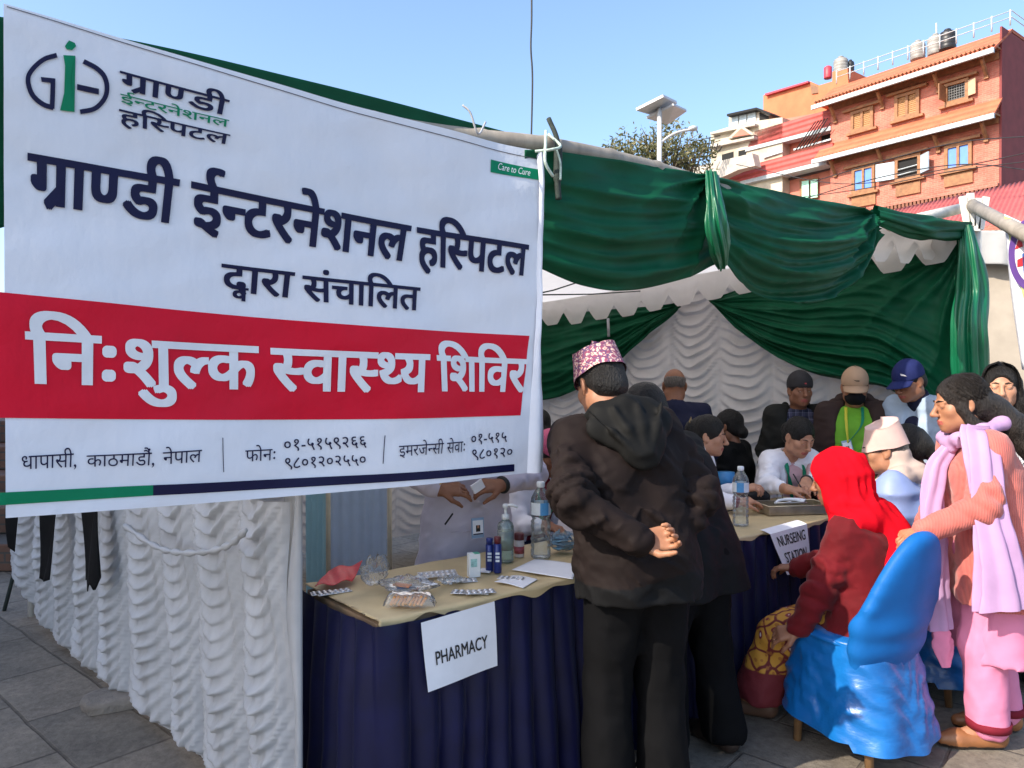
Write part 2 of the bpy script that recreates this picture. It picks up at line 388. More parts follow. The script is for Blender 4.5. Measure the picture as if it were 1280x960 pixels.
M_ROPE = mat('rope', (.45, .55, .48), .8, .3, 60, .6, 200)
M_DARKROPE = mat('dark_rope', (.02, .03, .025), .8, .3, 60, .6, 200)

def ruched(name, B, T, ncol, m, period, sag, amp, out, label=None, cat=None, billow=.03, nu=22, seed=0, hemc=0.0, rag=.2, parent=None, ztop=None, soft=0):
    H = float(np.mean(np.linalg.norm(T(np.array([.1, .5, .9])) - B(np.array([.1, .5, .9])), axis=-1)))
    nv = int(H / period * 13); rr = np.random.RandomState(seed); cj = rr.uniform(0, 1, 64); ca = rr.uniform(.75, 1.2, 64)
    out = np.array(out, float)
    def fn(U, V):
        c = np.clip((U * ncol).astype(int), 0, ncol - 1); f = U * ncol - c
        fr = f + .05 * np.sin(V * 9 + c * 1.7)
        arch = 4 * f * (1 - f)
        z = V * H
        ph = (z - sag * arch * ca[c] - (.008 if soft else .018) * noise(U * 6, z * 3, U * 0, 2.2, 3)) / period + cj[c]
        ph = ph + rag * noise(c * 1.3 + seed, z * 1.5, f, 3.0, 9) + rag * .8 * noise(f * 2 + seed, z * 5, z * 0, 2.0, 19); amp_ = 1 + .55 * noise(c + seed * 1.7, z * 2.2, f * 1.5, 2.4, 23)
        p = ph - np.floor(ph)
        pr = np.where(p < .84, (p / .84) ** 1.6, 1 - (p - .84) / .16); pr = pr if not soft else .25 * pr + .75 * pr * pr * (3 - 2 * pr)
        d = amp * amp_ * pr * (arch ** .75) * (1 + .35 * noise(c * 2.1, z * 4, f * 2, 2.0, 5)) + billow * arch ** .6 + .012 * noise(U * 5, V * 3, U * 0, 2, 11) + .006 * np.sin(40 * f + 3 * z) * (1 - arch)
        d = d * np.clip((1 - V) * 30, .3, 1)
        Pt = T(U); Pb = B(U); q = Pt + (Pb - Pt) * V[..., None]
        q = q + out * d[..., None]
        q[..., 2] += hemc * arch * -1 * np.clip((V - .9) * 10, 0, 1)
        return q
    o = grid(name, fn, ncol * nu + 1, nv, m, parent)
    if label: tag(o, label, cat)
    return o
def upz(f, z):
    def g_(s):
        q = f(s).copy(); q[..., 2] = z if not callable(z) else z(s); return q
    return g_

# canopy: roof, valances, legs
can = empty('canopy', tuple((A_ + P_ + Q_ + R_) / 4), 0, 'white fabric canopy roof with scalloped valances over the health camp stall', 'canopy')
cb = np.array(can.location)
FZ = lambda a: np.interp(a, [0, .25, .5, .8, 1], [2.30, 2.31, 2.38, 2.46, 2.52])
BZ = lambda a: np.interp(a, [0, 1], [2.14, 2.18])
RZ = lambda b: np.interp(b, [0, .33, .66, 1], [2.52, 2.40, 2.27, 2.18])
def roof(U, V):
    f = A_[None, None] + (P_ - A_)[None, None] * U[..., None]; b = R_[None, None] + (Q_ - R_)[None, None] * U[..., None]
    q = f + (b - f) * V[..., None]
    q[..., 2] = FZ(U) * (1 - V) + BZ(U) * V + .28 * np.sin(math.pi * U) * np.sin(math.pi * V) + .012 * noise(U * 4, V * 4, U * 0, 4, 2)
    return q - cb
grid('roof', roof, 60, 44, M_CANVAS, can)
def valance(name, topf, drop, pitch, parent, m=M_CANVAS, out=(0, 0, 0), n=None, seed=1):
    L = float(np.linalg.norm(topf(np.array([1.]))[0] - topf(np.array([0.]))[0])); k = max(1, int(round(L / pitch))); per = 14; rr = np.random.RandomState(seed); wj = rr.uniform(.8, 1.15, k + 1)
    def fn(U, V):
        c = np.clip((U * k).astype(int), 0, k); f = U * k - c
        e = np.clip((np.minimum(f, 1 - f)) / .26, 0, 1) ; bot = drop * (.52 + .48 * e * wj[c])
        q = topf(U); q = q.copy(); q[..., 2] -= V * bot
        d = .012 * np.sin(U * k * 6.283 + 1) * V + .02 * noise(U * 9, V * 2, U * 0, 2, seed)
        return q + np.array(out) * d[..., None]
    return grid(name, fn, k * per + 1, 7, m, parent)
nPQ = nrm((-.6, -.8, 0))
def tPQ(s):
    q = P_ + (Q_ - P_) * s[..., None]; q = q.copy(); q[..., 2] = RZ(s); return q - cb + nPQ * .23
valance('valance', tPQ, .235, .26, can, out=nPQ)
def tQR(s):
    q = Q_ + (R_ - Q_) * s[..., None]; q = q.copy(); q[..., 2] = BZ(1 - s); return q - cb - VV * .08
valance('valance', tQR, .2, .26, can, out=-VV, seed=5)
def tAP(s):
    q = A_ + (P_ - A_) * (s * .93 + .03)[..., None]; q = q.copy(); q[..., 2] = FZ(s) - .03; return q - cb - np.array((.0, 0, 0)) + VV * .06
valance('valance', tAP, .2, .3, can, out=-VV, seed=9)
M_POST = mat('white_painted_pole', (.6, .58, .54), .5, .2, 10)
for p, z in ((P_ + VV * .05, 2.5), (Q_, 2.16), (R_, 2.12), (A_ + VV * .35 + UU * .1, 2.28)):
    MB().tube([p - cb, p - cb + ZZ * z], .022, 12).build('leg', M_POST, can, True)

# ruched walls
ruched('ruched_wall', lambda s: P_ + (Q_ - P_) * s[..., None] + ZZ * .04, lambda s: upz(lambda q: P_ + (Q_ - P_) * q[..., None], lambda q: RZ(q) - .01)(s), 9, M_RUCH, .088, .13, .042, nPQ,
       'white ruched curtain wall behind the standing men, half covered by green swags', 'curtain', seed=2)
ruched('ruched_wall', lambda s: Q_ + (R_ - Q_) * s[..., None] + ZZ * .13, lambda s: upz(lambda q: Q_ + (R_ - Q_) * q[..., None], 2.12)(s), 9, M_RUCH, .082, .10, .04, -VV,
       'cream ruched back curtain behind the pharmacy nurse and the blue folding screen', 'curtain', seed=4)
# left side curtain: loose billowing columns, seams given at hem and top
hem = [(372, 1010, .02), (322, 1000, .03), (262, 958, .035), (225, 925, .05), (168, 872, .04), (131, 860, .03), (98, 845, .03), (74, 819, .04), (50, 783, .09), (19, 738, .32)]
dAR = nrm((-.715, .70, 0)); A0 = np.array((-.69, 2.40, 0)); nAR = nrm((-.70, -.715, 0))
def on_AR(px):  # plan position on the side line below a photo column
    r = (px - 640) / FPX; t = (A0[0] - r * A0[1]) / (r * dAR[1] - dAR[0]); return A0 + dAR * t
hb_ = []; ht_ = []
tops = [356, 304, 246, 200, 166, 137, 108, 80, 58, 36]
for (px, py, z), tp in zip(hem, tops):
    p = on_AR(px); hb_.append(np.array((p[0], p[1], z))); q = on_AR(tp + (px - tp) * .35) ; ht_.append(np.array((q[0], q[1], 1.1)))
hb_ = np.array(hb_); ht_ = np.array(ht_)
kx = np.linspace(0, 1, len(hem))
fB = lambda s: np.stack([np.interp(s, kx, hb_[:, i]) for i in range(3)], -1)
fT = lambda s: np.stack([np.interp(s, kx, ht_[:, i]) for i in range(3)], -1)
sc_ = empty('side_curtain', tuple(A0), 0, 'long white ruched side curtain with hem sweeping the paving under the banner', 'curtain')
for i in range(len(hem) - 1):
    B = (lambda i: lambda s: fB((i + s) / (len(hem) - 1)) - A0)(i); T = (lambda i: lambda s: fT((i + s) / (len(hem) - 1)) - A0)(i)
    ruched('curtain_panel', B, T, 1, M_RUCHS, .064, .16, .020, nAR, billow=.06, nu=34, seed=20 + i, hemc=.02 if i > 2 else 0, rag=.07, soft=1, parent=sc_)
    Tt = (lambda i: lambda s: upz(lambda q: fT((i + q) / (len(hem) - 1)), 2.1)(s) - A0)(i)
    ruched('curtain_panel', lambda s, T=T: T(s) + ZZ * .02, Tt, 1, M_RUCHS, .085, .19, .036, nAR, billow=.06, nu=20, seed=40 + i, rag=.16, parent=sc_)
# plain hem strip at the front edge and the knotted overlap
e0 = on_AR(372) - A0
grid('hem_strip', lambda U, V: np.stack((e0[0] - .02 + .05 * U + .014 * np.sin(V * 17) * (1 - U), e0[1] - .055 * U - .03 * np.sin(U * 3.1), 2.1 - V * 2.07), -1), 10, 60, M_RUCHS, sc_, thick=.004)
gp = [W(195, 652, 3.02), W(232, 676, 2.9), W(262, 684, 2.75), W(300, 683, 2.63), W(330, 674, 2.52), W(351, 656, 2.44)]
gp = spline(gp) - A0 + nAR * .12
MB().tube(gp, [.010 + .004 * math.sin(i * 1.7) for i in range(len(gp))], 8).build('tie_band', M_RUCHS, sc_, True)
M_BLACK = cloth('black_ribbon', (.006, .006, .007), .8, .2, 500)
for j, (px, y0, y1, wd) in enumerate(((53, 610, 685, .075), (103, 605, 720, .095), (159, 600, 727, .10))):
    p = on_AR(px); d = p[1]; off = nAR * .155
    zt = 1.5 + (HZ - y0) / FPX * d; zb = 1.5 + (HZ - y1) / FPX * d
    ax_ = np.array((1., -.25, 0)) * wd / 2
    def rb(U, V, p=p, zt=zt, zb=zb, ax_=ax_, off=off, j=j):
        q = p + off + (U * 2 - 1)[..., None] * ax_ * (1 - .12 * V)[..., None]
        q = q + nAR * (.012 * np.sin(U * 5 + V * 3 + j))[..., None]; q[..., 0] -= (.03 * V ** 3 if j == 1 else 0 * V)
        q[..., 2] = zt + (zb - zt) * V + .03 * (U * 2 - 1) ** 2 * V * (1 if j != 1 else .4) + (.02 * np.sin(U * 14) * V if j == 2 else 0); return q
    o = grid('black_ribbon', rb, 12, 24, M_BLACK, thick=.004)
    tag(o, ['short black ribbon hanging at the far left end of the white side curtain', 'black ribbon with slanted end hanging between two white curtain columns', 'widest black ribbon on the side curtain, nearest the tied overlap'][j], 'ribbon', 'black ribbons on the side curtain')
p = on_AR(24); o = MB().tube([(p[0] + .02, p[1], .45), (p[0] - .05, p[1] - .08, 0)], .012, 8).build('tent_stake', M_DARKROPE, smooth=True); tag(o, 'thin rusty stake leaning under the far corner of the side curtain', 'stake')

# ------------------------------------------------------------------ front poles
pp = spline([FT(-1.9, 2.27, -.11), FT(-.95, 2.285, -.09), FT(-.3, 2.31, -.07), FT(0.06, 2.328), FT(.5, 2.352), FT(.9, 2.352), FT(1.9, 2.35, -.03), FT(2.5, 2.36, -.05)], 12)
o = MB().tube(pp, [.033 + (.005 if i % 9 == 0 else 0) for i in range(len(pp))], 14).build('bamboo_pole', M_BAMBOO, smooth=True); tag(o, 'long grey bamboo pole along the stall front carrying the banner and green cloth', 'pole')
o = MB().tube([FT(2.95, 2.44, -.06), FT(3.98, 2.69, -.03)], .036, 14).build('bamboo_pole', M_PALEBAM, smooth=True); tag(o, 'pale bamboo pole behind the rolled green cloth at the right', 'pole')
gp_ = W(1213, 256, 5.0); o = MB().tube([gp_, W(1268, 286, 4.2), W(1330, 320, 3.6)], .04, 14).build('bamboo_pole', M_BAMBOO, smooth=True); tag(o, 'grey bamboo pole end reaching right above the emblem banner', 'pole')
pst = P_ + np.array((.02, -.03, 0))
mb = MB().tube([(pst[0] + .05, pst[1], 0), (pst[0] + .05, pst[1], 2.72)], .045, 12)
o = mb.build('corner_post', M_PALEBAM, smooth=True); tag(o, 'pale corner post wrapped by the sunlit-tinted green drape', 'post')
wr_ = MB()
for k in range(4): wr_.box((pst[0] - .05 + .04 * k, pst[1] - .07, 2.62 + .02 * math.sin(k * 2)), (.021, .01, .11), rotm('y', .12 * (k - 1.5)))
o = wr_.build('rag_binding', cloth('rag_white', (.75, .72, .66))); tag(o, 'pale torn rag strips binding the poles at the top of the corner post', 'binding')
mb = MB()
mb.tube(spline([FT(.02, 2.36, .05), FT(.0, 2.31, .07), FT(-.01, 2.24, .08), FT(.03, 2.2, .075)]), .0055, 7)
mb.tube(spline([FT(-.03, 2.28, .05), FT(.01, 2.285, .09), FT(.06, 2.31, .08), FT(.05, 2.36, .03)]), .005, 7); mb.tube(spline([FT(.05, 2.3, .07), FT(.06, 2.25, .08), FT(.055, 2.19, .085)]), .004, 7)
o = mb.build('rope_tie', M_ROPE, smooth=True); tag(o, 'pale green cord knotted round the bamboo at the banner corner', 'rope')
mb = MB().tube(spline([FT(.06, 2.42, .02), FT(.07, 2.33, .055), FT(.065, 2.2, .06), FT(.07, 2.13, .06)]), [.009] * 9 + [.015] * 8 + [.011] * 8, 8)
o = mb.build('rope_tie', M_DARKROPE, smooth=True); tag(o, 'dark twisted cloth tie hanging off the bamboo beside the banner corner', 'rope')
o = MB().tube(spline([FT(-.32, 2.375, .03), FT(-.3, 2.35, .045), FT(-.27, 2.29, .045), FT(-.22, 2.345, .02)]), .0035, 7).build('rope_tie', M_RUCHS, smooth=True); tag(o, 'small white string loop on the pole above the banner', 'string')

# ------------------------------------------------------------------ green swags
def swag(name, top, bot, m, out, label, cat='drape', nf=5, amp=.035, knots=(), nu=120, nv=60, seed=0, belly=.06, pw=1.0):
    ft = poly(spline(top)); fb = poly(spline(bot)); out = np.array(out, float)
    def fn(U, V):
        a = ft(U); b = fb(U); q = a + (b - a) * V[..., None]
        env = np.sin(math.pi * np.clip(U, 0.001, .999)) ** .6
        w_ = V ** pw; cr = lambda ph: 1 - 2 * np.abs(np.sin(ph / 2)) ** .62
        d = amp * env * (cr(2 * math.pi * nf * w_ + 1.8 * noise(U * 2.2, V * 1.2, U * 0, 2, seed)) + .55 * cr(2 * math.pi * nf * 2.3 * w_ + 3 * noise(U * 3, V * 1.6, U * 0, 2, seed + 5))) * (.15 + .6 * V) + belly * env * np.sin(math.pi * V * .9) + amp * .5 * noise(U * 5, V * 3, U * 0, 2.5, seed + 3)
        for (kp, n, am, L) in knots:
            kp = np.array(kp); r = q - kp; h = r @ nrm(np.cross(ZZ, out)); ang = np.arctan2(r[..., 2], h); rr = np.linalg.norm(r, axis=-1)
            d = d + am * cr(n * ang * 1.5 + 2 * noise(ang * 2, rr * 2, 0 * rr, 1.5, seed + 7)) * np.exp(-rr / L) * np.clip(rr * 12, 0, 1)
        return q + out * d[..., None]
    o = grid(name, fn, nu, nv, m, thick=.003); return tag(o, label, cat)
fo = np.array((.64, -.77, 0))
def fpx(px, py, off=.0):   # photo pixel on the stall front plane
    return HITP(px, py, FT(0) + fo * off, fo)
top0 = [FT(-1.95, 2.27, -.08), FT(-1.3, 2.335, -.06), FT(-.8, 2.352, -.05), FT(-.3, 2.358, -.045), FT(.03, 2.35, -.02)]
bot0 = [FT(-1.95, 1.6, -.08), FT(-1.4, 1.9, -.10), FT(-.9, 1.95, -.10), FT(-.3, 1.95, -.10), FT(.03, 1.95, -.09)]
swag('green_drape', [p - fo * .0 for p in top0], bot0, M_GREEN, fo * .4, 'green cloth folded over the pole behind the top of the white banner', seed=1, amp=.01, belly=0, nf=3)
K1 = fpx(890, 222, .05); K2 = fpx(1094, 266, .05); K3 = fpx(1203, 286, .05)
swag('green_drape', [fpx(655, 188, .02), fpx(700, 190, .045), fpx(780, 201, .045), fpx(840, 211, .045), fpx(888, 219, .045)],
     [fpx(655, 328, -.03), fpx(700, 346), fpx(735, 358), fpx(770, 364), fpx(820, 358), fpx(868, 344), fpx(903, 326, .03)], M_GREEN, fo,
     'wide green satin swag hanging between the banner and the gathered knot', nf=3.4, amp=.03, knots=[(K1, 9, .03, .35)], seed=2, belly=.05)
swag('green_drape', [fpx(893, 219, .045), fpx(950, 235, .04), fpx(1020, 250, .04), fpx(1092, 264, .045)],
     [fpx(905, 330, .02), fpx(925, 356), fpx(965, 375), fpx(1010, 379), fpx(1052, 362), fpx(1080, 330), fpx(1096, 276, .045)], M_GREEN, fo,
     'deep folded green swag right of the gathered knot', nf=4.2, amp=.05, knots=[(K2, 8, .04, .5), (K1, 8, .02, .3)], seed=5, belly=.1)
def bunch(name, cs, rs, m, label, nf=6, seed=0, flat=.6, par=None, am=.22):
    fc = poly(spline(cs)); n = 80
    tt = np.linspace(0, 1, len(rs))
    def fn(U, V):
        c = fc(V); r = np.interp(V, tt, rs); a = U * 2 * math.pi
        t = fc(np.clip(V + .01, 0, 1)) - fc(np.clip(V - .01, 0, 1)); t = t / (np.linalg.norm(t, axis=-1, keepdims=True) + 1e-9)
        b = np.cross(t, fo); b = b / (np.linalg.norm(b, axis=-1, keepdims=True) + 1e-9); e = np.cross(b, t)
        rr = r * (1 + am * np.sin(nf * a + 2.2 * np.sin(V * 5 + seed) + seed) + am * .5 * np.sin((2 * nf + 1) * a - 4 * V + seed) + .08 * noise(np.cos(a), np.sin(a), V * 4, 2.5, seed))
        return c + b * (rr * np.cos(a))[..., None] + e * (flat * rr * np.sin(a))[..., None]
    o = grid(name, fn, 90, n, m); return tag(o, label, 'drape')
bunch('gathered_cloth', [fpx(889, 217, .07), fpx(892, 245, .10), fpx(896, 280, .12), fpx(900, 310, .10), fpx(903, 333, .06)], [.030, .036, .050, .050, .026], M_GREEN_LIT, 'gathered knot of green satin, tinted as sunlit, between the two front swags', 7, 1)
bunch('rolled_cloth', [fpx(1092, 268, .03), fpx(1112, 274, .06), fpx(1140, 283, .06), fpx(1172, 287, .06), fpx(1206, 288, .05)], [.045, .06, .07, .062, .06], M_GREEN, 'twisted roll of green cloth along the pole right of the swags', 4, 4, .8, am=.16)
bunch('hanging_cloth', [fpx(1207, 284, .09), fpx(1212, 320, .12), fpx(1215, 365, .12), fpx(1212, 410, .12), fpx(1214, 500, .1), fpx(1214, 640, .1)], [.05, .125, .15, .145, .125, .10], M_GREEN_LIT, 'green cloth, tinted as sunlit, bunched down the corner post behind the young woman', 8, 6, .6, am=.15)
def wpx(px, py, off=.06): return HITP(px, py, P_ + nPQ * (off + .085), nPQ)
swag('green_drape', [wpx(640, 398, .05), wpx(720, 390, .07), wpx(800, 384, .07), wpx(852, 378, .06)],
     [wpx(640, 505, .05), wpx(672, 501, .07), wpx(706, 493, .08), wpx(752, 468, .1), wpx(800, 428, .1), wpx(850, 384, .07)], M_GREEN, nPQ,
     'dark green swag inside the stall above the man in the patterned topi', nf=4, amp=.05, knots=[(wpx(852, 380), 10, .03, .7)], seed=8, belly=.05)
swag('green_drape', [wpx(884, 374, .05), wpx(960, 352, .06), wpx(1080, 322, .06), wpx(1205, 292, .05)],
     [wpx(890, 380, .06), wpx(925, 414, .1), wpx(968, 444, .12), wpx(1015, 466, .12), wpx(1065, 478, .12), wpx(1130, 500, .1), wpx(1212, 640, .06)], M_GREEN, nPQ,
     'large green drape sweeping across the right wall behind the men in caps', nf=5, amp=.06, knots=[(wpx(1206, 296), 14, .05, .9), (wpx(886, 376), 9, .02, .5)], seed=12, belly=.06, nu=160, nv=90)
o = MB().tube([wpx(760, 398, .16), wpx(761, 421, .16)], .012, 8).build('tassel', M_RUCHS, smooth=True); tag(o, 'short white tassel hanging under the scalloped valance', 'tassel')
for k, (a, b) in enumerate(((W(650, 372, 4.2), W(725, 352, 5.4)), (W(650, 369, 4.2), W(800, 364, 6.2)))):
    o = MB().tube([a, (a + b) / 2 - ZZ * .01, b], .005, 6).build('guy_rope', M_DARKROPE, smooth=True); tag(o, ['thin dark rope under the canopy ceiling, the steeper one', 'thin dark rope stretched flat under the canopy ceiling'][k], 'rope')
# ------------------------------------------------------------------ the hospital banner
BTL, BTR, BBL, BBR = W(6, 6, 1.65), W(674, 191, 2.6), W(-6, 647, 1.65), W(669, 589, 2.6)
ban_n = nrm(np.cross(BTR - BTL, ZZ)); ban_n = ban_n if ban_n[1] < 0 else -ban_n
bx0, bx1 = BTL[:2], BTR[:2]
def bdisp(s, t):
    return .010 * np.sin(9 * s + 1.5 * t) * (t ** .8) + .012 * noise(s * 3, t * 2, s * 0, 1.6, 21) + .004 * noise(s * 9, t * 7, s * 0, 2, 25) + .022 * np.exp(-((s - 1) / .12) ** 2) * t + .018 * np.sin((s * 1.6 + t) * 8) * np.exp(-(((s - .97) / .2) ** 2 + ((t - .05) / .25) ** 2))
def bpt(s, t, lift=0.0):
    s = np.asarray(s, float); t = np.asarray(t, float)
    xy = bx0 + (bx1 - bx0) * s[..., None]; zt = BTL[2] + (BTR[2] - BTL[2]) * s; zb = BBL[2] + (BBR[2] - BBL[2]) * s
    zt = zt - .012 * np.sin(math.pi * s) ; zb = zb - .010 * np.sin(math.pi * s)
    q = np.concatenate((xy, (zt + (zb - zt) * t)[..., None]), -1)
    return q + ban_n * (bdisp(s, t) + lift)[..., None]
def bst(px, py):
    h = HITP(px, py, BTL, ban_n); s = np.dot(h[:2] - bx0, bx1 - bx0) / np.dot(bx1 - bx0, bx1 - bx0)
    zt = BTL[2] + (BTR[2] - BTL[2]) * s - .012 * math.sin(math.pi * s); zb = BBL[2] + (BBR[2] - BBL[2]) * s - .01 * math.sin(math.pi * s)
    return np.array((s, (h[2] - zt) / (zb - zt)))
def m_vinyl(name, col):
    k = NT(name); v = k.co('Object'); n1 = k.noise(v, 5, 5, .55); n2 = k.noise(k.co('Object', (1, 1, .25)), 38, 3, .5)
    c = k.ramp(n1, [(.3, tuple(x * .94 for x in col)), (.7, col)])
    b = k.bump(n1, .5, .02); b = k.bump(n2, .22, .006, b); cz = k.math('ABSOLUTE', k.math('SUBTRACT', k.noise(k.co('Object', (1, 1, .5)), 3.1, 3, .5), .5)); b = k.bump(cz, -.35, .03, b)
    k.base(c, k.ramp(n1, [(.3, (.38,) * 3), (.7, (.52,) * 3)]), b); k.b.inputs['Specular IOR Level'].default_value = .22
    k.translucent(col, .12); return k.m
M_VIN = m_vinyl('vinyl_white', (.79, .81, .88)); M_VRED = m_vinyl('vinyl_red', (.70, .004, .03)); M_VNAVY = m_vinyl('vinyl_navy', (.010, .010, .05)); M_VGREEN = m_vinyl('vinyl_green', (.0, .22, .10)); M_VLET = m_vinyl('vinyl_print', (.82, .83, .87))
ban = empty('banner', tuple(bpt(np.array(.5), np.array(1.))), 0, 'large white hospital banner with red band and navy lettering tied to the bamboo pole', 'banner')
b0 = np.array(ban.location)
grid('sheet', lambda U, V: bpt(U, V) - b0, 140, 90, M_VIN, ban)
def strip(name, quad, m, lift, nu=100, nv=14):
    Qs = [bst(*p) for p in quad]
    def fn(U, V):
        a = Qs[0] + (Qs[1] - Qs[0]) * U[..., None]; b = Qs[3] + (Qs[2] - Qs[3]) * U[..., None]; q = a + (b - a) * V[..., None]
        return bpt(q[..., 0], q[..., 1], lift) - b0
    return grid(name, fn, nu, nv, m, ban)
strip('red_band', [(-3, 365), (659, 420), (648, 519), (-5, 522)], M_VRED, .0022, 120, 24)
strip('green_stripe', [(-4, 615), (190, 606), (190, 619), (-5, 631)], M_VGREEN, .0022, 40, 6)
strip('navy_stripe', [(190, 606), (641, 580), (641, 589), (190, 619)], M_VNAVY, .0022, 90, 6)
strip('slogan_patch', [(613, 200), (670, 214), (669, 227), (612, 216)], M_VGREEN, .0022, 16, 6)
strip('seam', [(10, 10), (668, 200), (668, 201), (10, 11.2)], mat('seam_thread', (.1, .1, .12), .7), .0024, 100, 2)
# rolled right edge
def roll(U, V):
    a = np.interp(V, [0, .45, .7, 1], [.985, .985, .972, .958]); s = a + (1.0 - a) * U
    q = bpt(s, V, .003); d = .02 * np.sin(math.pi * np.clip(U, 0, 1)) * (.35 + .65 * V) + .004 * np.sin(V * 13 + U * 2)
    return q + ban_n * d[..., None] + np.array((.78, .62, 0)) * (.006 * np.sin(V * 9) * U)[..., None] - b0
grid('rolled_edge', roll, 16, 70, M_VIN, ban)
# lettering: glyph outlines shaped by hand from the built-in typeface, laid on the sheet between four photo points
_gc = {}
def glyph(txt, off, clip=None, sy=1.0):
    key = (txt, off, clip, sy)
    if key in _gc: return _gc[key]
    c = bpy.data.curves.new('glyph', 'FONT'); c.body = txt; c.size = 1; c.offset = off; c.resolution_u = 4
    o = bpy.data.objects.new('glyph', c); COL.objects.link(o); dg = bpy.context.evaluated_depsgraph_get(); dg.update()
    me = o.evaluated_get(dg).to_mesh(); bm = bmesh.new(); bm.from_mesh(me); o.evaluated_get(dg).to_mesh_clear()
    if clip is not None:
        bmesh.ops.bisect_plane(bm, geom=bm.verts[:] + bm.edges[:] + bm.faces[:], plane_co=(clip, 0, 0), plane_no=(1, 0, 0), clear_outer=True)
    bmesh.ops.triangulate(bm, faces=bm.faces[:])
    bm.verts.index_update(); V = np.array([(v.co.x, v.co.y) for v in bm.verts]).reshape(-1, 2); F = [[v.index for v in f.verts] for f in bm.faces]; bm.free()
    bpy.data.objects.remove(o); bpy.data.curves.remove(c)
    _gc[key] = (V, F); return V, F
_adv = {}
def adv(ch):
    if ch == ' ': return .28
    if ch not in _adv:
        a = glyph(ch + ch, 0)[0][:, 0].max() - glyph(ch, 0)[0][:, 0].max(); _adv[ch] = float(a)
    return _adv[ch]
def word(tokens, off=.0):
    # tokens: 'X' plain run; ('X','h') half form, stem removed; ('X','r') with the ra stroke; ('X','v') with a small va below
    V = []; F = []; x = 0.0; z = 0
    def put(v, f, dx, sx=1, sy=1, dy=0):
        nonlocal z
        for (ox, oy) in ([(0, 0)] + [(a, c * .55) for a in (-1, 0, 1) for c in (-1, 0, 1) if (a or c)] if off else [(0, 0)]):   # thickened by offset copies a few hundredths of a millimetre apart
            b = len(V); V.extend([(p[0] * sx + dx + ox * off, p[1] * sy + dy + oy * off, z) for p in v]); F.extend([[i + b for i in q] for q in f]); z += 1
    for t in tokens:
        s, mode = (t, None) if isinstance(t, str) else t
        if mode == 'h':
            full = adv(s); cut_ = full - .171
            v, f = glyph(s, 0, cut_); put(v, f, x); x += cut_ - .005
        else:
            for ch in s:
                if ch == ' ': x += .28; continue
                v, f = glyph(ch, 0); put(v, f, x)
                if mode == 'r' and ch == s[0]:
                    a = adv(ch); t_ = .045 + off; xs = x + a - .14
                    put(np.array([(xs, .19 + t_), (xs - .2, -.0 + t_ * .4), (xs - .15, -.06), (xs, .19 - t_)]), [(0, 1, 2, 3)], 0)
                if mode == 'v' and ch == s[0]:
                    v, f = glyph('\u0935', 0); put(v, f, x + adv(ch) * .40, .55, .5, -.21)
                x += adv(ch)
    return np.array(V), F, x
def lay(name, tokens, quad, m, off=.0, lift=.0034, par=None):
    V, F, wd = word(tokens, off)
    Q = [bst(*p) for p in quad]                # headline left, headline right, foot right, foot left
    x0 = V[:, 0].min() if not len(tokens) else 0
    u = V[:, 0] / wd; v = 1 - V[:, 1] / .622
    a = Q[0] + (Q[1] - Q[0]) * u[:, None]; b = Q[3] + (Q[2] - Q[3]) * u[:, None]; q = a + (b - a) * v[:, None]
    P = bpt(q[:, 0], q[:, 1], lift + V[:, 2] * .000012) - b0
    P = P if ban_n[1] < 0 else P
    return mkobj(name, P, F, m, ban, False)
N, G, Wt = M_VNAVY, M_VGREEN, M_VLET
H_ = 'h'
GRANDI = [('ग', 'r'), 'ा', ('ण', H_), 'डी']; INTL = ['ई', ('न', H_), 'टरनेशनल']; HOSP = ['हि', ('स', H_), 'पटल']
HOSP = ['ह', 'ि', ('स', H_), 'पटल']
lay('lettering', GRANDI, [(38, 193), (222, 226), (216, 279), (38, 252)], N, .028)
lay('lettering', INTL, [(241, 229), (513, 283), (506, 326), (241, 282)], N, .028)
lay('lettering', HOSP, [(523, 285), (655, 308), (652, 345), (523, 330)], N, .028)
lay('lettering', GRANDI, [(151, 91), (285, 127), (281, 146), (151, 112)], N, .016)
lay('lettering', INTL, [(151, 119), (285, 152), (284, 161), (151, 129)], G, .010)
lay('lettering', HOSP, [(150, 138), (286, 170), (284, 182), (150, 156)], N, .016)
lay('lettering', [('द', 'v'), 'ारा'], [(279, 330), (367, 341), (364, 372), (279, 362)], N, .02)
lay('lettering', ['संचा', 'ि', 'लत'], [(379, 345), (524, 360), (522, 388), (379, 375)], N, .02)
lay('lettering', ['ि', 'नः'], [(34, 416), (150, 423), (148, 481), (36, 478)], Wt, .028, .0045)
lay('lettering', ['शु', ('ल', H_), 'क'], [(152, 425), (321, 434), (320, 486), (153, 482)], Wt, .028, .0045)
lay('lettering', [('स', H_), 'वा', ('स', H_), ('थ', H_), 'य'], [(341, 436), (533, 444), (530, 489), (341, 487)], Wt, .028, .0045)
lay('lettering', ['ि', 'श', 'ि', 'वर'], [(545, 445), (655, 450), (651, 489), (546, 488)], Wt, .028, .0045)
lay('lettering', ['धापासी,'], [(25, 570), (96, 566), (95, 583), (25, 586)], N, .0)
lay('lettering', ['काठमाडौं,'], [(107, 569), (193, 565), (192, 581), (107, 583)], N, .0)
lay('lettering', ['नेपाल'], [(202, 565), (251, 562), (250, 577), (202, 580)], N, .0)
lay('lettering', ['फोनः'], [(306, 563), (346, 561), (345, 575), (306, 577)], N, .0)
lay('lettering', ['०१-५१५९२६६'], [(354, 550), (456, 545), (456, 558), (354, 563)], N, .006)
lay('lettering', ['९८०१२०२५५०'], [(355, 573), (456, 568), (456, 580), (355, 586)], N, .006)
lay('lettering', ['इमरजे', ('न', H_), 'सी'], [(495, 557), (550, 553), (549, 566), (495, 570)], N, .0)
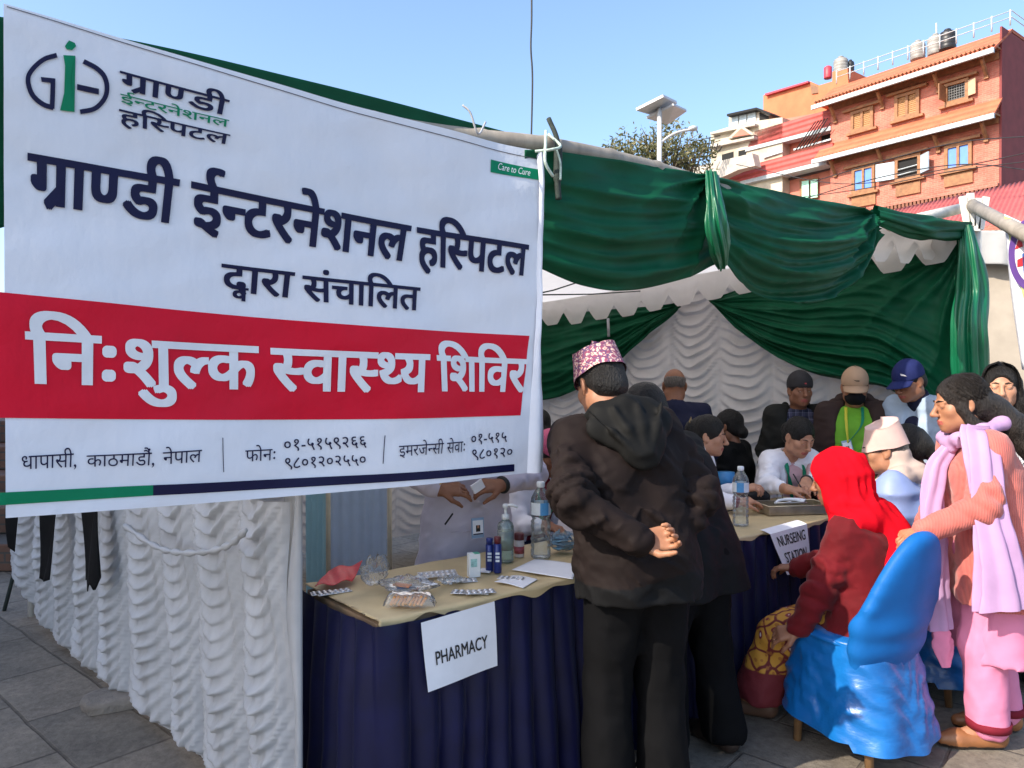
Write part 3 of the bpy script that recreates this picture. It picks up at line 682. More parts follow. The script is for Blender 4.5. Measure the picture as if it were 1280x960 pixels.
lay('lettering', ['सेवाः'], [(554, 553), (579, 551), (578, 564), (554, 566)], N, .0)
lay('lettering', ['०१-५१५'], [(585, 543), (632, 540), (631, 551), (585, 555)], N, .006)
lay('lettering', ['९८०१२०'], [(586, 562), (639, 559), (638, 570), (586, 574)], N, .006)
lay('lettering', ['Care to Cure'], [(622, 205), (660, 214.5), (658, 221.5), (620, 212.5)], Wt, .0, .0045)
strip('divider', [(277, 547), (278, 547), (279, 590), (278, 590)], N, .003, 2, 8); strip('divider', [(478, 544), (479, 544), (476, 579), (475, 579)], N, .003, 2, 8)
# emblem: ring letters round a torch
def ribbon(name, pts, wpx_, m, lift=.0034, closed=False):
    P = spline([(p[0], p[1], 0) for p in pts], 8)[:, :2]; V = []; n = len(P)
    for i in range(n):
        t = P[min(i + 1, n - 1)] - P[max(i - 1, 0)]; t /= np.linalg.norm(t) + 1e-9; o = np.array((-t[1], t[0])); w_ = wpx_[0] + (wpx_[1] - wpx_[0]) * i / (n - 1) if hasattr(wpx_, '__len__') else wpx_
        for s in (-1, 1):
            q = bst(*(P[i] + o * s * w_ / 2)); V.append(bpt(q[0], q[1], lift) - b0)
    return mkobj(name, V, [(2 * i, 2 * i + 2, 2 * i + 3, 2 * i + 1) for i in range(n - 1)], m, ban, False)
def pixpoly(name, pts, m, lift=.0034):
    V = [bpt(*bst(*p), lift) - b0 for p in pts]
    bm = bmesh.new(); vs = [bm.verts.new(v) for v in V]; f = bm.faces.new(vs); bmesh.ops.triangulate(bm, faces=[f]); me = bpy.data.meshes.new(name); bm.to_mesh(me); bm.free()
    return fin(name, me, m, ban, False)
ribbon('emblem', [(72, 71), (56, 76), (42, 88), (36, 101), (41, 119), (54, 131), (68, 136)], 6, N)
pixpoly('emblem', [(52, 98), (70, 100), (70, 106), (53, 104)], N, .0038); ribbon('emblem', [(67, 103), (66.7, 120), (66, 137)], 6, N, .0036)
ribbon('emblem', [(105, 79), (120, 87), (130, 97), (134, 111), (131, 125), (119, 137), (101, 141)], 6, N)
pixpoly('emblem', [(97, 107), (124, 113), (124, 120), (97, 114)], N)
pixpoly('emblem', [(80, 71), (95, 72), (92, 84), (90, 98), (91, 118), (94, 141), (76, 139), (81, 118), (83, 98), (82, 84)], G)
pixpoly('emblem', [(87, 53), (94, 56), (96, 60), (91, 65), (84, 64), (82, 60), (84, 57), (89, 57)], G)

# ------------------------------------------------------------------ tables, skirts, covers
def tp(t, v, z=0.0): return C1 + UU * t + VV * v + ZZ * z
M_TABLE = mat('table_wood', (.3, .2, .12), .5, .2)
M_STEEL = mat('steel_leg', (.4, .4, .4), .35, .1, metal=.9)
def m_wavytop(U): return .012 * noise(U * 5, U * 0, U * 0, 2.5, 13)
for i, (a, b, lab) in enumerate(((0, 1.72, 'pharmacy'), (1.74, 3.22, 'nursing'))):
    tb = empty('folding_table', tuple(tp(a, 0)), math.atan2(UU[1], UU[0]), 'table under the navy skirt with the %s sign' % lab, 'table', None)
    o = MB().box(((b - a) / 2, TD / 2, TZ - .016), ((b - a) / 2 - .01, TD / 2 - .01, .014)).build('tabletop', M_TABLE, tb)
    for x in (.08, b - a - .08):
        for y in (.06, TD - .06): MB().tube([(x, y, 0), (x, y, TZ - .03)], .014, 10).build('leg', M_STEEL, tb, True)
    def skirt(path, nm, seed, lab_):
        f = poly(path); L = np.linalg.norm(np.diff(np.array(path), axis=0), axis=1).sum(); rr = np.random.RandomState(seed)
        def fn(U, V):
            q = f(U); dd = f(np.clip(U + .004, 0, 1)) - f(np.clip(U - .004, 0, 1)); nn = np.stack((dd[..., 1], -dd[..., 0], 0 * dd[..., 0]), -1); nn = nn / (np.linalg.norm(nn, axis=-1, keepdims=True) + 1e-9)
            x = U * L; ph = x * 2 * math.pi / .105 + 1.6 * noise(x * 2.5, V * .5, x * 0, 2.2, seed) + .35 * V
            d = (.006 + .026 * V ** .7) * (np.abs(np.sin(ph / 2)) ** .8 * 2 - .9) + .012 * V * noise(x * 3, V * 2, x * 0, 2, seed + 2) + .02 * V
            sc = np.where(V < .04, 0.35, 1.0)
            q = q + nn * (d * sc + .012)[..., None]; q[..., 2] = TZ + .004 - V * (TZ - .008) - .012 * np.abs(np.sin(x * 7 + seed)) * (V < .02); return q
        return tag(grid(nm, fn, 460, 26, M_NAVY), lab_, 'table skirt')
    if i == 0: skirt([tp(0, TD), tp(0.0, 0.0), tp(b, 0)], 'table_skirt', 3, 'navy blue pleated skirt round the pharmacy table')
    else: skirt([tp(a, 0), tp(b, 0), tp(b, TD)], 'table_skirt', 8, 'navy blue pleated skirt along the nursing station table')
    def cover(U, V, a=a, b=b, i=i):
        x = a + (b - a) * U; x = np.where((U <= 0) & (i == 0), .03, x)
        ed = .016 * noise(x * 6, x * 0, x * 0, 2.5, 17 + i) + .01 * np.sin(x * 23)
        over = np.where(V < .12, (1 - V / .12), 0); y = np.where(V < .12, -.022 + .002 * V, (V - .12) / .88 * TD)
        y = y + .03 * (1 if i == 0 else 0) * np.exp(-x / .2) 
        z = TZ + .010 + .003 * noise(x * 4, y * 6, 0 * x, 3, 19) - over * (.018 + ed)
        return C1 + UU * x[..., None] + VV * y[..., None] + ZZ * z[..., None]
    tag(grid('table_cover', cover, 150, 40, M_CREAM), ['cream plastic cover sheet spread over the pharmacy table', 'cream plastic cover sheet spread over the nursing station table'][i], 'tablecloth')
M_PAPER = mat('paper', (.78, .78, .82), .7, .03, 20)
M_INK = mat('ink', (.01, .01, .012), .6)
def sign(px4, name, label, lines, bend=0.0):
    Pw = [HITP(x, y, tp(0, -.055), VV) for x, y in px4]     # on the skirt's front plane
    r = empty(name, tuple((Pw[2] + Pw[3]) / 2), 0, label, 'sign'); c = np.array(r.location)
    def sf(U, V, lift=0.0):
        a = Pw[0] + (Pw[1] - Pw[0]) * U[..., None]; b = Pw[3] + (Pw[2] - Pw[3]) * U[..., None]; q = a + (b - a) * V[..., None]
        d = .012 * np.sin(U * 3 + V) * V + lift + .008 * (U - .5) ** 2 * 4 * V + bend * (V ** 1.4)
        return q - VV * d[..., None] - c
    grid('sheet', sf, 20, 24, M_PAPER, r)
    if bend:   # the upper part lies back over the table edge
        grid('sheet', lambda U, V: sf(U, U * 0) + VV * (V * .055 + .0)[..., None] + ZZ * (.012 * np.sin(V * 1.57))[..., None], 12, 8, M_PAPER, r)
    for (txt, u0, u1, v0, v1) in lines:
        V, F = glyph(txt, 0); lo = V.min(0); hi = V.max(0); n_ = len(V); F = [[i + n_ * j for i in f] for j in range(5) for f in F]; V = np.concatenate([V + np.array(o_) * .014 for o_ in ((0, 0), (1, .4), (-1, .4), (1, -.4), (-1, -.4))])
        u = u0 + (V[:, 0] - lo[0]) / (hi[0] - lo[0]) * (u1 - u0); v = v1 - (V[:, 1]) / .686 * (v1 - v0)
        mkobj('lettering', sf(u, v, .0022 + np.repeat(np.arange(5), n_) * .00003), F, M_INK, r, False)
sign([(526, 779), (618, 752), (622, 833), (531, 864)], 'paper_sign', 'white paper sign reading PHARMACY on the navy table skirt', [('PHARMACY', .14, .86, .47, .66)])
sign([(963, 668), (1009, 655), (1013, 709), (979, 718)], 'paper_sign', 'white paper sign reading NURSEING STATION on the table skirt', [('NURSEING', .12, .9, .10, .33), ('STATION', .16, .88, .50, .73)], .006)
# ------------------------------------------------------------------ houses on the hill behind
FG = np.array((18.3, 28.0, 0)); E1 = nrm((-.746, 1, 0)); NF = nrm((-.8, -.6, 0)); NF = nrm(np.cross(E1, ZZ)); NF = NF if NF[1] < 0 else -NF
CF = np.stack((-E1, -NF, ZZ), 1)           # facade axes: x to the right, y inwards, z up
def FP(px, py, off=0.0):
    h = HITP(px, py, FG + NF * off, NF); return np.array((np.dot(h - FG, -E1), h[2]))
def FZm(zx, zy, off=0.0): return FP(840 + zx * .34375, 20 + zy * .344, off)
bk = empty('brick_house', tuple(FG), math.atan2(-E1[1], -E1[0]), 'orange brick town house with two tiled eaves and carved wooden windows', 'house')
def frect(name, x0, x1, z0, z1, y0, y1, m, par=bk, bev=0):
    o = MB().box(((x0 + x1) / 2, (y0 + y1) / 2, (z0 + z1) / 2), (abs(x1 - x0) / 2, abs(y1 - y0) / 2, abs(z1 - z0) / 2)).build(name, m, par)
    if bev: bevel(o, bev)
    return o
M_BRK = m_brick('orange_brick', (.54, .165, .11), (.45, .125, .085), (.46, .23, .17), .23, .075, .34, .3)
M_DRED = mat('dark_red_plaster', (.21, .04, .038), .8, .15, 2)
def m_tiles(name, col, pitch, axis=0):
    k = NT(name); v = k.co('Object'); wv = k.n('TexWave', wave_type='BANDS', bands_direction='XYZ'[axis]); k.set(wv.inputs['Vector'], v); wv.inputs['Scale'].default_value = 1 / pitch / 3.18 * 1.0; wv.inputs['Distortion'].default_value = 0
    n = k.noise(v, 3, 5); c = k.ramp(n, [(.3, tuple(x * .8 for x in col)), (.7, tuple(min(1, x * 1.12) for x in col))])
    c = k.mix(.35, c, k.ramp(wv.outputs[0], [(.1, (.55,) * 3), (.5, (1,) * 3)]), 'MULTIPLY')
    k.base(c, .75, k.bump(wv.outputs[0], .8, .05)); return k.m
M_OTILE = m_tiles('orange_tile', (.52, .14, .065), .28, 2); M_RTILE = m_tiles('red_sheet', (.50, .09, .075), .24, 2); M_CORR = m_tiles('corrugated_red', (.46, .095, .085), .2, 0)
M_GUT = mat('pale_gutter', (.42, .46, .48), .5, .1); M_WOOD = mat('carved_wood', (.27, .12, .05), .65, .3, 7, .3, 40); M_BLUE = mat('blue_shutter', (.10, .24, .68), .5, .1, 4); M_PALEB = mat('pale_shutter', (.42, .50, .56), .6, .1)
M_DARK = mat('dark_room', (.012, .012, .012), .9); M_MINT = mat('mint_shutter', (.40, .72, .56), .5, .1)
TOPF = FZm(1200, 45); xr = 0.0; xl = FZm(575, 300)[0]
z_e1 = (FZm(1150, 128, .85)[1] + FZm(545, 322, .85)[1]) / 2; z_e2 = (FZm(1165, 360, .8)[1] + FZm(560, 518, .8)[1]) / 2; z_cor = (FZm(1195, 622)[1] + FZm(800, 695)[1]) / 2
z_rd = z_e1 + .85; DEP = 7.5
mbw = MB(); mbw.box(((xl - .02) / 2, DEP / 2 + .01, z_rd / 2 - .1), ((-xl + .02) / 2, DEP / 2, z_rd / 2 - .1)); mbw.build('wall', M_BRK, bk)
frect('side_wall', .02, .09, 0, z_rd + .25, -.02, DEP, M_DRED)
def eave(z, rise, name, depth=.72, top_in=.75, full=False):
    x0, x1 = xl - .42, .10
    y0 = -depth
    o = MB().hexa([(x0, y0, z), (x1, y0, z), (x1, top_in if full else .02, z + rise), (x0, top_in if full else .02, z + rise), (x0, y0, z + .10), (x1, y0, z + .10), (x1, top_in if full else .02, z + rise + .1), (x0, top_in if full else .02, z + rise + .1)]).build(name, M_OTILE, bk)
    frect('gutter', x0 - .02, x1 + .02, z - .10, z + .085, y0 - .11, y0 - .004, M_GUT)
    mb = MB(); n = 46
    for k in range(n): mb.box((x0 + (k + .5) * (x1 - x0) / n, y0 / 2, z - .035 + rise * .25), (.035, -y0 / 2 - .02, .03))
    mb.build('rafters', M_WOOD, bk)
    frect('frieze', xl, .0, z - .1, z + .2, -.05, -.003, M_WOOD)
    for k in range(4):
        xb = [xl + .25, xl + 2.35, xl + 4.6, -.42][k] if True else 0
        mb = MB(); mb.tube([(xb, -.04, z - .62), (xb, -.22, z - .38), (xb, -.5, z - .06)], [.06, .085, .075], 6); mb.box((xb, -.05, z - .66), (.08, .05, .05)); mb.box((xb, -.52, z - .03), (.07, .1, .03)); mb.build('strut', M_WOOD, bk)
W_ = -xl
eave(z_e1, 1.18, 'roof', .75, .95, True); eave(z_e2, .74, 'pent_roof', .70)
frect('roof_slab', xl - .4, .1, z_e1 + 1.13, z_e1 + 1.26, .96, DEP, M_OTILE)
def win(c0, c1, kind):
    (xa, zb) = FZm(*c0); (xb, zt) = FZm(*c1); x0, x1 = min(xa, xb), max(xa, xb); z0, z1 = min(zt, zb), max(zt, zb)
    if kind == 'shut' or kind == 'blue':
        f = MB(); fr = .13
        for (a, b, c, d) in ((x0 - fr, x0, z0 - fr, z1 + fr), (x1, x1 + fr, z0 - fr, z1 + fr), (x0, x1, z1, z1 + fr), (x0, x1, z0 - fr, z0), ((x0 + x1) / 2 - .05, (x0 + x1) / 2 + .05, z0, z1)):
            f.box(((a + b) / 2, -.06, (c + d) / 2), ((b - a) / 2, .058, (d - c) / 2))
        f.box(((x0 + x1) / 2, -.11, z1 + fr + .07), ((x1 - x0) / 2 + .45, .10, .05)); f.box(((x0 + x1) / 2, -.09, z0 - fr - .06), ((x1 - x0) / 2 + .3, .085, .05))
        w_ = f.build('window', M_WOOD, bk)
        for (a, b) in ((x0, (x0 + x1) / 2 - .05), ((x0 + x1) / 2 + .05, x1)):
            MB().box(((a + b) / 2, -.035, (z0 + z1) / 2), ((b - a) / 2 - .005, .02, (z1 - z0) / 2 - .005)).build('shutter', M_BLUE if kind == 'blue' else M_SHUT, w_)
        if kind == 'blue': frect('window_apron', x0 - .15, x1 + .15, z0 - .72, z0 - .26, -.07, -.003, M_WOOD)
    else:
        f = MB(); fr = .12
        for (a, b, c, d) in ((x0 - fr, x0, z0 - fr, z1 + fr), (x1, x1 + fr, z0 - fr, z1 + fr), (x0, x1, z1, z1 + fr), (x0, x1, z0 - fr, z0)): f.box(((a + b) / 2, -.06, (c + d) / 2), ((b - a) / 2, .058, (d - c) / 2))
        f.box(((x0 + x1) / 2, -.11, z1 + fr + .07), ((x1 - x0) / 2 + .45, .10, .05)); f.box(((x0 + x1) / 2, -.09, z0 - fr - .06), ((x1 - x0) / 2 + .3, .085, .05))
        w_ = f.build('window', M_WOOD, bk)
        MB().box(((x0 + x1) / 2, -.012, (z0 + z1) / 2), ((x1 - x0) / 2, .008, (z1 - z0) / 2)).build('opening', M_DARK, w_)
        wd = (x1 - x0) * .5
        if kind == 'grill':
            b = MB()
            for k in range(7): b.box((x0 + (k + .5) * (x1 - x0) / 7, -.04, (z0 + z1) / 2), (.008, .008, (z1 - z0) / 2))
            for k in range(6): b.box(((x0 + x1) / 2, -.045, z0 + (k + .5) * (z1 - z0) / 6), ((x1 - x0) / 2, .008, .008))
            b.build('grille', mat('grille_grey', (.16, .16, .16), .5), w_)
            MB().box((x1 + fr + wd * .45, -.14, (z0 + z1) / 2), (wd * .45, .02, (z1 - z0) / 2), rotm('z', -.25)).build('shutter', mat('tan_shutter', (.50, .34, .22), .6, .15), w_)
            MB().box((x0 - .06, -.4, (z0 + z1) / 2), (.02, .3, (z1 - z0) / 2)).build('shutter', M_WOOD, w_)
        else:
            b = MB()
            for k in range(2): b.tube([(x0, -.1, z0 + .12 + .22 * k), (x1, -.1, z0 + .16 + .22 * k)], .022, 6)
            b.build('rail', M_GUT, w_)
            MB().box((x0 - .5, -.16, (z0 + z1) / 2), (.36, .02, (z1 - z0) / 2), rotm('z', .25)).build('shutter', M_PALEB, w_)
            MB().box((x1 + .34, -.24, (z0 + z1) / 2), (.28, .02, (z1 - z0) / 2), rotm('z', -.6)).build('shutter', mat('grey_blue_shutter', (.36, .44, .52), .6, .1), w_)
            frect('window_apron', x0 - .1, x1 + .1, z0 - .75, z0 - .28, -.07, -.003, M_WOOD)
def m_louvre():
    k = NT('louvred_shutter'); v = k.co('Object'); wv = k.n('TexWave', bands_direction='Z'); k.set(wv.inputs['Vector'], v); wv.inputs['Scale'].default_value = 4; k.base(k.ramp(wv.outputs[0], [(.2, (.28, .13, .05)), (.6, (.40, .20, .08))]), .6, k.bump(wv.outputs[0], .6, .03)); return k.m
M_SHUT = m_louvre()
win((662, 415), (722, 343), 'shut'); win((822, 370), (888, 283), 'shut'); win((1002, 316), (1066, 242), 'grill')
win((666, 638), (728, 552), 'blue'); win((823, 592), (894, 512), 'open'); win((1004, 556), (1078, 468), 'blue')
frect('cornice', xl - .02, .03, z_cor + .02, z_cor + .14, -.22, -.003, M_BRK); frect('cornice', xl - .02, .03, z_cor - .24, z_cor - .14, -.14, -.003, M_BRK)
mb = MB(); n = 44
for k in range(n): mb.box((xl + (k + .5) * W_ / n, -.11, z_cor - .06), (.05, .10, .075))
mb.build('dentils', mat('dark_brick', (.22, .085, .05), .8, .2), bk)
mb = MB(); zr0 = z_e1 + 1.5
for k in range(12): xx = xl - .3 + k * (W_ + .3) / 11; mb.tube([(xx, 1.0, zr0 - .05), (xx, 1.0, zr0 + .55)], .03, 6)
for zz in (.25, .5): mb.tube([(xl - .3, 1.0, zr0 + zz), (0.05, 1.0, zr0 + zz)], .018, 6); mb.tube([(.05, 1.0, zr0 + zz), (.05, DEP, zr0 + zz)], .018, 6)
mb.build('railing', M_GUT, bk, True)
def w2l(root, p): return np.array(root.matrix_world.inverted() @ Vector(p))
def at_depth(px, py, d): return W(px, py, d)
M_TANK = mat('black_tank', (.02, .02, .022), .45, .2, 3); M_TANKG = mat('grey_tank', (.27, .26, .24), .6, .3, 3); M_TANKY = mat('yellow_tank', (.62, .42, .14), .55, .15, 3); M_TANKT = mat('tan_tank', (.25, .16, .08), .55, .4, 1.5)
def tank(px, py_top, py_bot, wpx_, d, m, label):
    p0 = W(px, py_bot, d); p1 = W(px, py_top, d); h = p1[2] - p0[2]; r = wpx_ / FPX * d / 2
    t = empty('water_tank', tuple(p0), 0, label, 'water tank', 'water tanks on the roofs')
    pr = [(r * .95, 0), (r, .04 * h)]
    for k in range(4): z = .08 * h + k * .17 * h; pr += [(r, z), (r * 1.03, z + .03 * h), (r * 1.03, z + .08 * h), (r, z + .11 * h)]
    pr += [(r, .76 * h), (r * .86, .85 * h), (r * .45, .93 * h)]
    MB().lathe((0, 0, 0), pr, 20).build('barrel', m, t, True); MB().lathe((0, 0, .928 * h), [(r * .42, 0), (r * .42, .06 * h), (r * .3, .09 * h)], 16).build('lid', m, t, True)
tank(1146, 52, 76, 17, 33, M_TANKG, 'grey water tank on the brick house roof, left of the ridge pair'); tank(1168, 44, 70, 18, 32, M_TANKG, 'second grey water tank on the brick house roof beside the aerial'); tank(1183, 38, 64, 19, 31.5, M_TANK, 'dark water tank at the right on the brick house roof')
tank(1050, 72, 94, 17, 42, M_TANKG, 'grey water tank high on the small orange roof room'); tank(1062, 76, 94, 9, 42, M_TANK, 'narrow black tank behind the grey tank on the orange roof room')
tank(979, 123, 146, 13, 38, M_TANK, 'black water tank left of the tan one on the cream house roof'); tank(999, 119, 147, 25, 37.5, M_TANKT, 'large weathered tan and black water tank on the cream house roof'); tank(1022, 117, 142, 19, 37, M_TANKY, 'yellow water tank next to the tiled roof of the brick house')
o = MB().tube([W(1170, 72, 32.4), W(1169, 30, 32.4)], .035, 6).build('roof_aerial', M_GUT, smooth=True); tag(o, 'thin white aerial mast between the roof tanks', 'aerial')
# box-like houses given by photo corners at a depth, facades parallel to the brick house
M_REDR = mat('red_barrel', (.45, .04, .06), .5, .1); M_ORP = mat('orange_plaster', (.52, .16, .07), .8, .12, 2); M_CRP = mat('cream_plaster', (.46, .40, .31), .8, .35, 1.5); M_PINK = mat('pink_brick', (.50, .17, .12), .8, .12, 3)
M_GREYR = mat('grey_render', (.42, .38, .33), .85, .25, 2.5)
def hb2(name, mb_pts, m, root, up): # extruded face polygon in pixels at facade offset
    pts = [HITP(x, y, up, NF) for x, y in mb_pts]; pts = [p - np.array(root.location) for p in pts]
    return pts
def house2(name, label, off, parts, cat='house'):
    P0 = FG + E1 * off[0] + NF * off[1]; r = empty(name, (P0[0], P0[1], 0), 0, label, cat); c = np.array(r.location)
    for (nm, poly_, dy, th, m) in parts:
        pts = [HITP(x, y, P0 + NF * dy, NF) - c for x, y in poly_]
        MB().prism(pts, -NF, th).build(nm, m, r)
    return r
Z8 = lambda *a: [(840 + x * .34375, 20 + y * .344) for x, y in a]
house2('pink_house', 'pink brick house with red sheet roofs and mint shutters left of the orange brick house', (8, .0), [
    ('wall', Z8((300, 395), (575, 345), (584, 860), (150, 860), (250, 560), (300, 520)), -.6, 4, M_PINK),
    ('roof', Z8((300, 420), (574, 340), (574, 402), (272, 482)), 0.0, .5, M_RTILE), ('fascia', Z8((268, 480), (574, 402), (574, 416), (264, 494)), .08, .5, M_GUT),
    ('pent_roof', Z8((205, 565), (582, 462), (582, 525), (250, 602), (190, 588)), .2, .7, M_RTILE), ('fascia', Z8((245, 602), (560, 525), (560, 540), (250, 614)), .3, .7, M_GUT),
    ('frieze', Z8((270, 612), (582, 536), (582, 556), (300, 630)), -.5, .3, mat('dark_timber', (.10, .07, .07), .8)),  # frieze in one even dark brown
    ('window', Z8((462, 598), (530, 588), (530, 662), (464, 672)), -.52, .1, M_WOOD), ('shutter', Z8((470, 602), (495, 598), (496, 662), (471, 665)), -.40, .05, M_MINT), ('shutter', Z8((502, 597), (527, 594), (527, 659), (503, 662)), -.40, .05, M_MINT),
    ('window', Z8((365, 625), (407, 618), (407, 660), (365, 668)), -.52, .1, M_WOOD), ('shutter', Z8((370, 628), (403, 622), (403, 660), (370, 665)), -.40, .05, M_MINT),
    ('window', Z8((330, 488), (402, 470), (402, 505), (332, 522)), -.5, .1, M_DARK), ('window', Z8((540, 400), (575, 390), (575, 455), (542, 462)), -.5, .1, M_DARK),
    ('balcony_rail', Z8((330, 512), (400, 490), (400, 496), (330, 518)), .1, .06, M_GUT), ('balcony_rail', Z8((440, 484), (575, 446), (575, 452), (440, 490)), .1, .06, M_GUT)])
st = MB()
for k in range(6):
    a = HITP(*Z8((448 + k * 12, 490 - k * 3))[0], FG + E1 * 8 + NF * .3, NF); b = HITP(*Z8((520 + k * 11, 385 - k * 3 + (20 if k == 5 else 0)))[0], FG + E1 * 8 + NF * .3, NF)
    st.tube([a, b], .025, 5)
tag(st.build('metal_stair', M_DARK, smooth=True), 'thin dark metal stair rails leaning on the pink house roof', 'stair')
house2('cream_house', 'cream house with a small pediment and a glazed roof room', (14, .0), [
    ('wall', Z8((140, 425), (205, 405), (290, 385), (400, 370), (400, 640), (100, 640), (140, 545)), 0, 4, M_CRP),
    ('pediment', Z8((200, 448), (250, 398), (295, 432)), .35, .4, M_CRP), ('pediment', Z8((215, 442), (250, 410), (282, 432)), .42, .06, M_PINK), ('cornice', Z8((138, 470), (296, 436), (296, 446), (138, 480)), .3, .4, M_GREYR), ('cornice', Z8((138, 424), (300, 392), (300, 399), (138, 432)), .3, .4, M_GREYR),
    ('window', Z8((180, 505), (222, 494), (222, 530), (180, 540)), .02, .1, M_DARK), ('window', Z8((240, 492), (268, 486), (268, 520), (240, 527)), .02, .1, M_DARK),
    ('terrace_wall', Z8((60, 555), (290, 500), (300, 545), (240, 560), (60, 640)), 1.2, .5, M_GREYR),
    ('roof_room', Z8((205, 362), (305, 340), (352, 362), (352, 385), (205, 410)), -.8, 2.5, M_GREYR), ('roof_cap', Z8((198, 358), (305, 334), (356, 356), (356, 363), (305, 342), (198, 366)), -.4, 3, M_DARK),
    ('pane', Z8((215, 366), (238, 361), (238, 400), (215, 405)), -.74, .1, M_PALEB), ('pane', Z8((243, 360), (268, 354), (268, 394), (243, 399)), -.74, .1, M_PALEB), ('pane', Z8((273, 353), (302, 347), (302, 387), (273, 393)), -.74, .1, M_PALEB), ('pane', Z8((316, 352), (348, 366), (348, 380), (316, 384)), -.74, .1, M_DARK)])
house2('orange_roof_room', 'orange plastered roof room behind the water tanks', (17, -2), [
    ('wall', Z8((330, 290), (500, 240), (560, 270), (560, 420), (330, 420)), 0, 3, M_ORP), ('parapet', Z8((336, 284), (492, 238), (492, 244), (336, 291)), .2, 3, M_REDR), ('gable_panel', Z8((500, 248), (565, 275), (505, 285)), .06, .1, mat('gable_brown', (.22, .12, .07), .8)),  # small brown triangle set on the right of the orange wall
    ('wall', Z8((530, 255), (580, 240), (580, 205), (635, 192), (640, 260), (530, 330)), 1, 2, M_ORP)], 'roof room')
o = MB().lathe(W(1034, 99, 41), [(.2, 0), (.21, .05), (.21, .6), (.1, .68)], 14).build('red_barrel', M_REDR, smooth=True); tag(o, 'red barrel on the roof left of the tall grey tank', 'barrel')
fe = MB()
for k in range(7):
    a = W(868 + k * 5, 208 - k * 3, 36); b = W(872 + k * 5, 172 + abs(k - 3) * 4, 36); fe.tube([a, b], .03, 5)
for k in range(4): fe.tube([W(868, 204 - k * 9, 36.1), W(900, 188 - k * 6, 36.1)], .02, 5)
tag(fe.build('metal_fence', M_DARK, smooth=True), 'dark wire fence panel at the left end of the cream house terrace', 'fence')
# corrugated red lean-to at the right
LP = FG + NF * 7.5
lr = empty('lean_to', (20.0, 24.0, 0), 0, 'low shed with corrugated red sheet roof at the right below the brick house', 'shed'); lc = np.array(lr.location)
q = [W(1085, 300, 21.5), W(1400, 262, 16.5), W(1400, 200, 23), W(1118, 262, 27)]
Vq = np.array(q)
grid('roof', lambda U, V: ((Vq[0] + (Vq[1] - Vq[0]) * U[..., None]) * (1 - V)[..., None] + (Vq[3] + (Vq[2] - Vq[3]) * U[..., None]) * V[..., None]) - lc + ZZ * (.02 * np.sin(U * 2 * math.pi * 46))[..., None], 700, 6, mat('corrugated_red', (.46, .10, .09), .65, .15, 2), lr, thick=.01)
pw = [Vq[0], Vq[1]]
MB().prism([Vq[0] - lc + np.array((0, .3, -.1)), Vq[1] - lc + np.array((0, .3, -.1)), np.array((Vq[1][0], Vq[1][1] + .3, 0)) - lc, np.array((Vq[0][0], Vq[0][1] + .3, 0)) - lc], (0, 1, 0), .2).build('wall', M_GREYR, lr)

# solar street lamp
lp = W(824, 205, 16); lb = np.array((lp[0], lp[1], 0))
sl_ = empty('street_lamp', tuple(lb), 0, 'grey solar street lamp with tilted panel rising behind the stall', 'street lamp')
M_LAMP = mat('lamp_grey', (.5, .5, .5), .5, .1); ztop = W(824, 140, 16)[2]
MB().tube([(0, 0, 0), (0, 0, ztop)], [.07, .05], 12).build('pole', M_LAMP, sl_, True)
pc = W(824, 137, 16) - lb; ex = nrm(W(849, 125, 16.3) - W(824, 136, 16)); 
pa = [W(795, 139, 16.0) - lb, W(822, 147, 16.6) - lb, W(846, 130, 16.4) - lb, W(829, 122, 15.6) - lb]
pn = nrm(np.cross(pa[1] - pa[0], pa[3] - pa[0])); pn = pn if pn[2] > 0 else -pn
MB().prism(pa, pn, .06).build('panel_frame', M_LAMP, sl_)
ctr = sum(pa) / 4; MB().prism([ctr + (p - ctr) * .93 + pn * .062 for p in pa], pn, .012).build('solar_panel', mat('solar_cell', (.02, .03, .06), .2, .1), sl_)
MB().tube([(0, 0, ztop - .05), ctr], .04, 8).build('bracket', M_LAMP, sl_, True)
MB().prism([p - pn * .12 + (pa[1] - pa[0]) * .42 for p in pa], pn, .05).build('battery_box', M_LAMP, sl_)
MB().tube(spline([W(824, 180, 16) - lb, W(838, 170, 16) - lb, W(850, 165, 16) - lb, W(866, 162, 16) - lb]), [.03] * 25, 8).build('arm', M_LAMP, sl_, True)
MB().lathe(W(866, 161.5, 16) - lb, [(.02, -.05), (.09, -.03), (.1, .03), (.03, .06)], 12).build('lamp_head', M_LAMP, sl_, True)
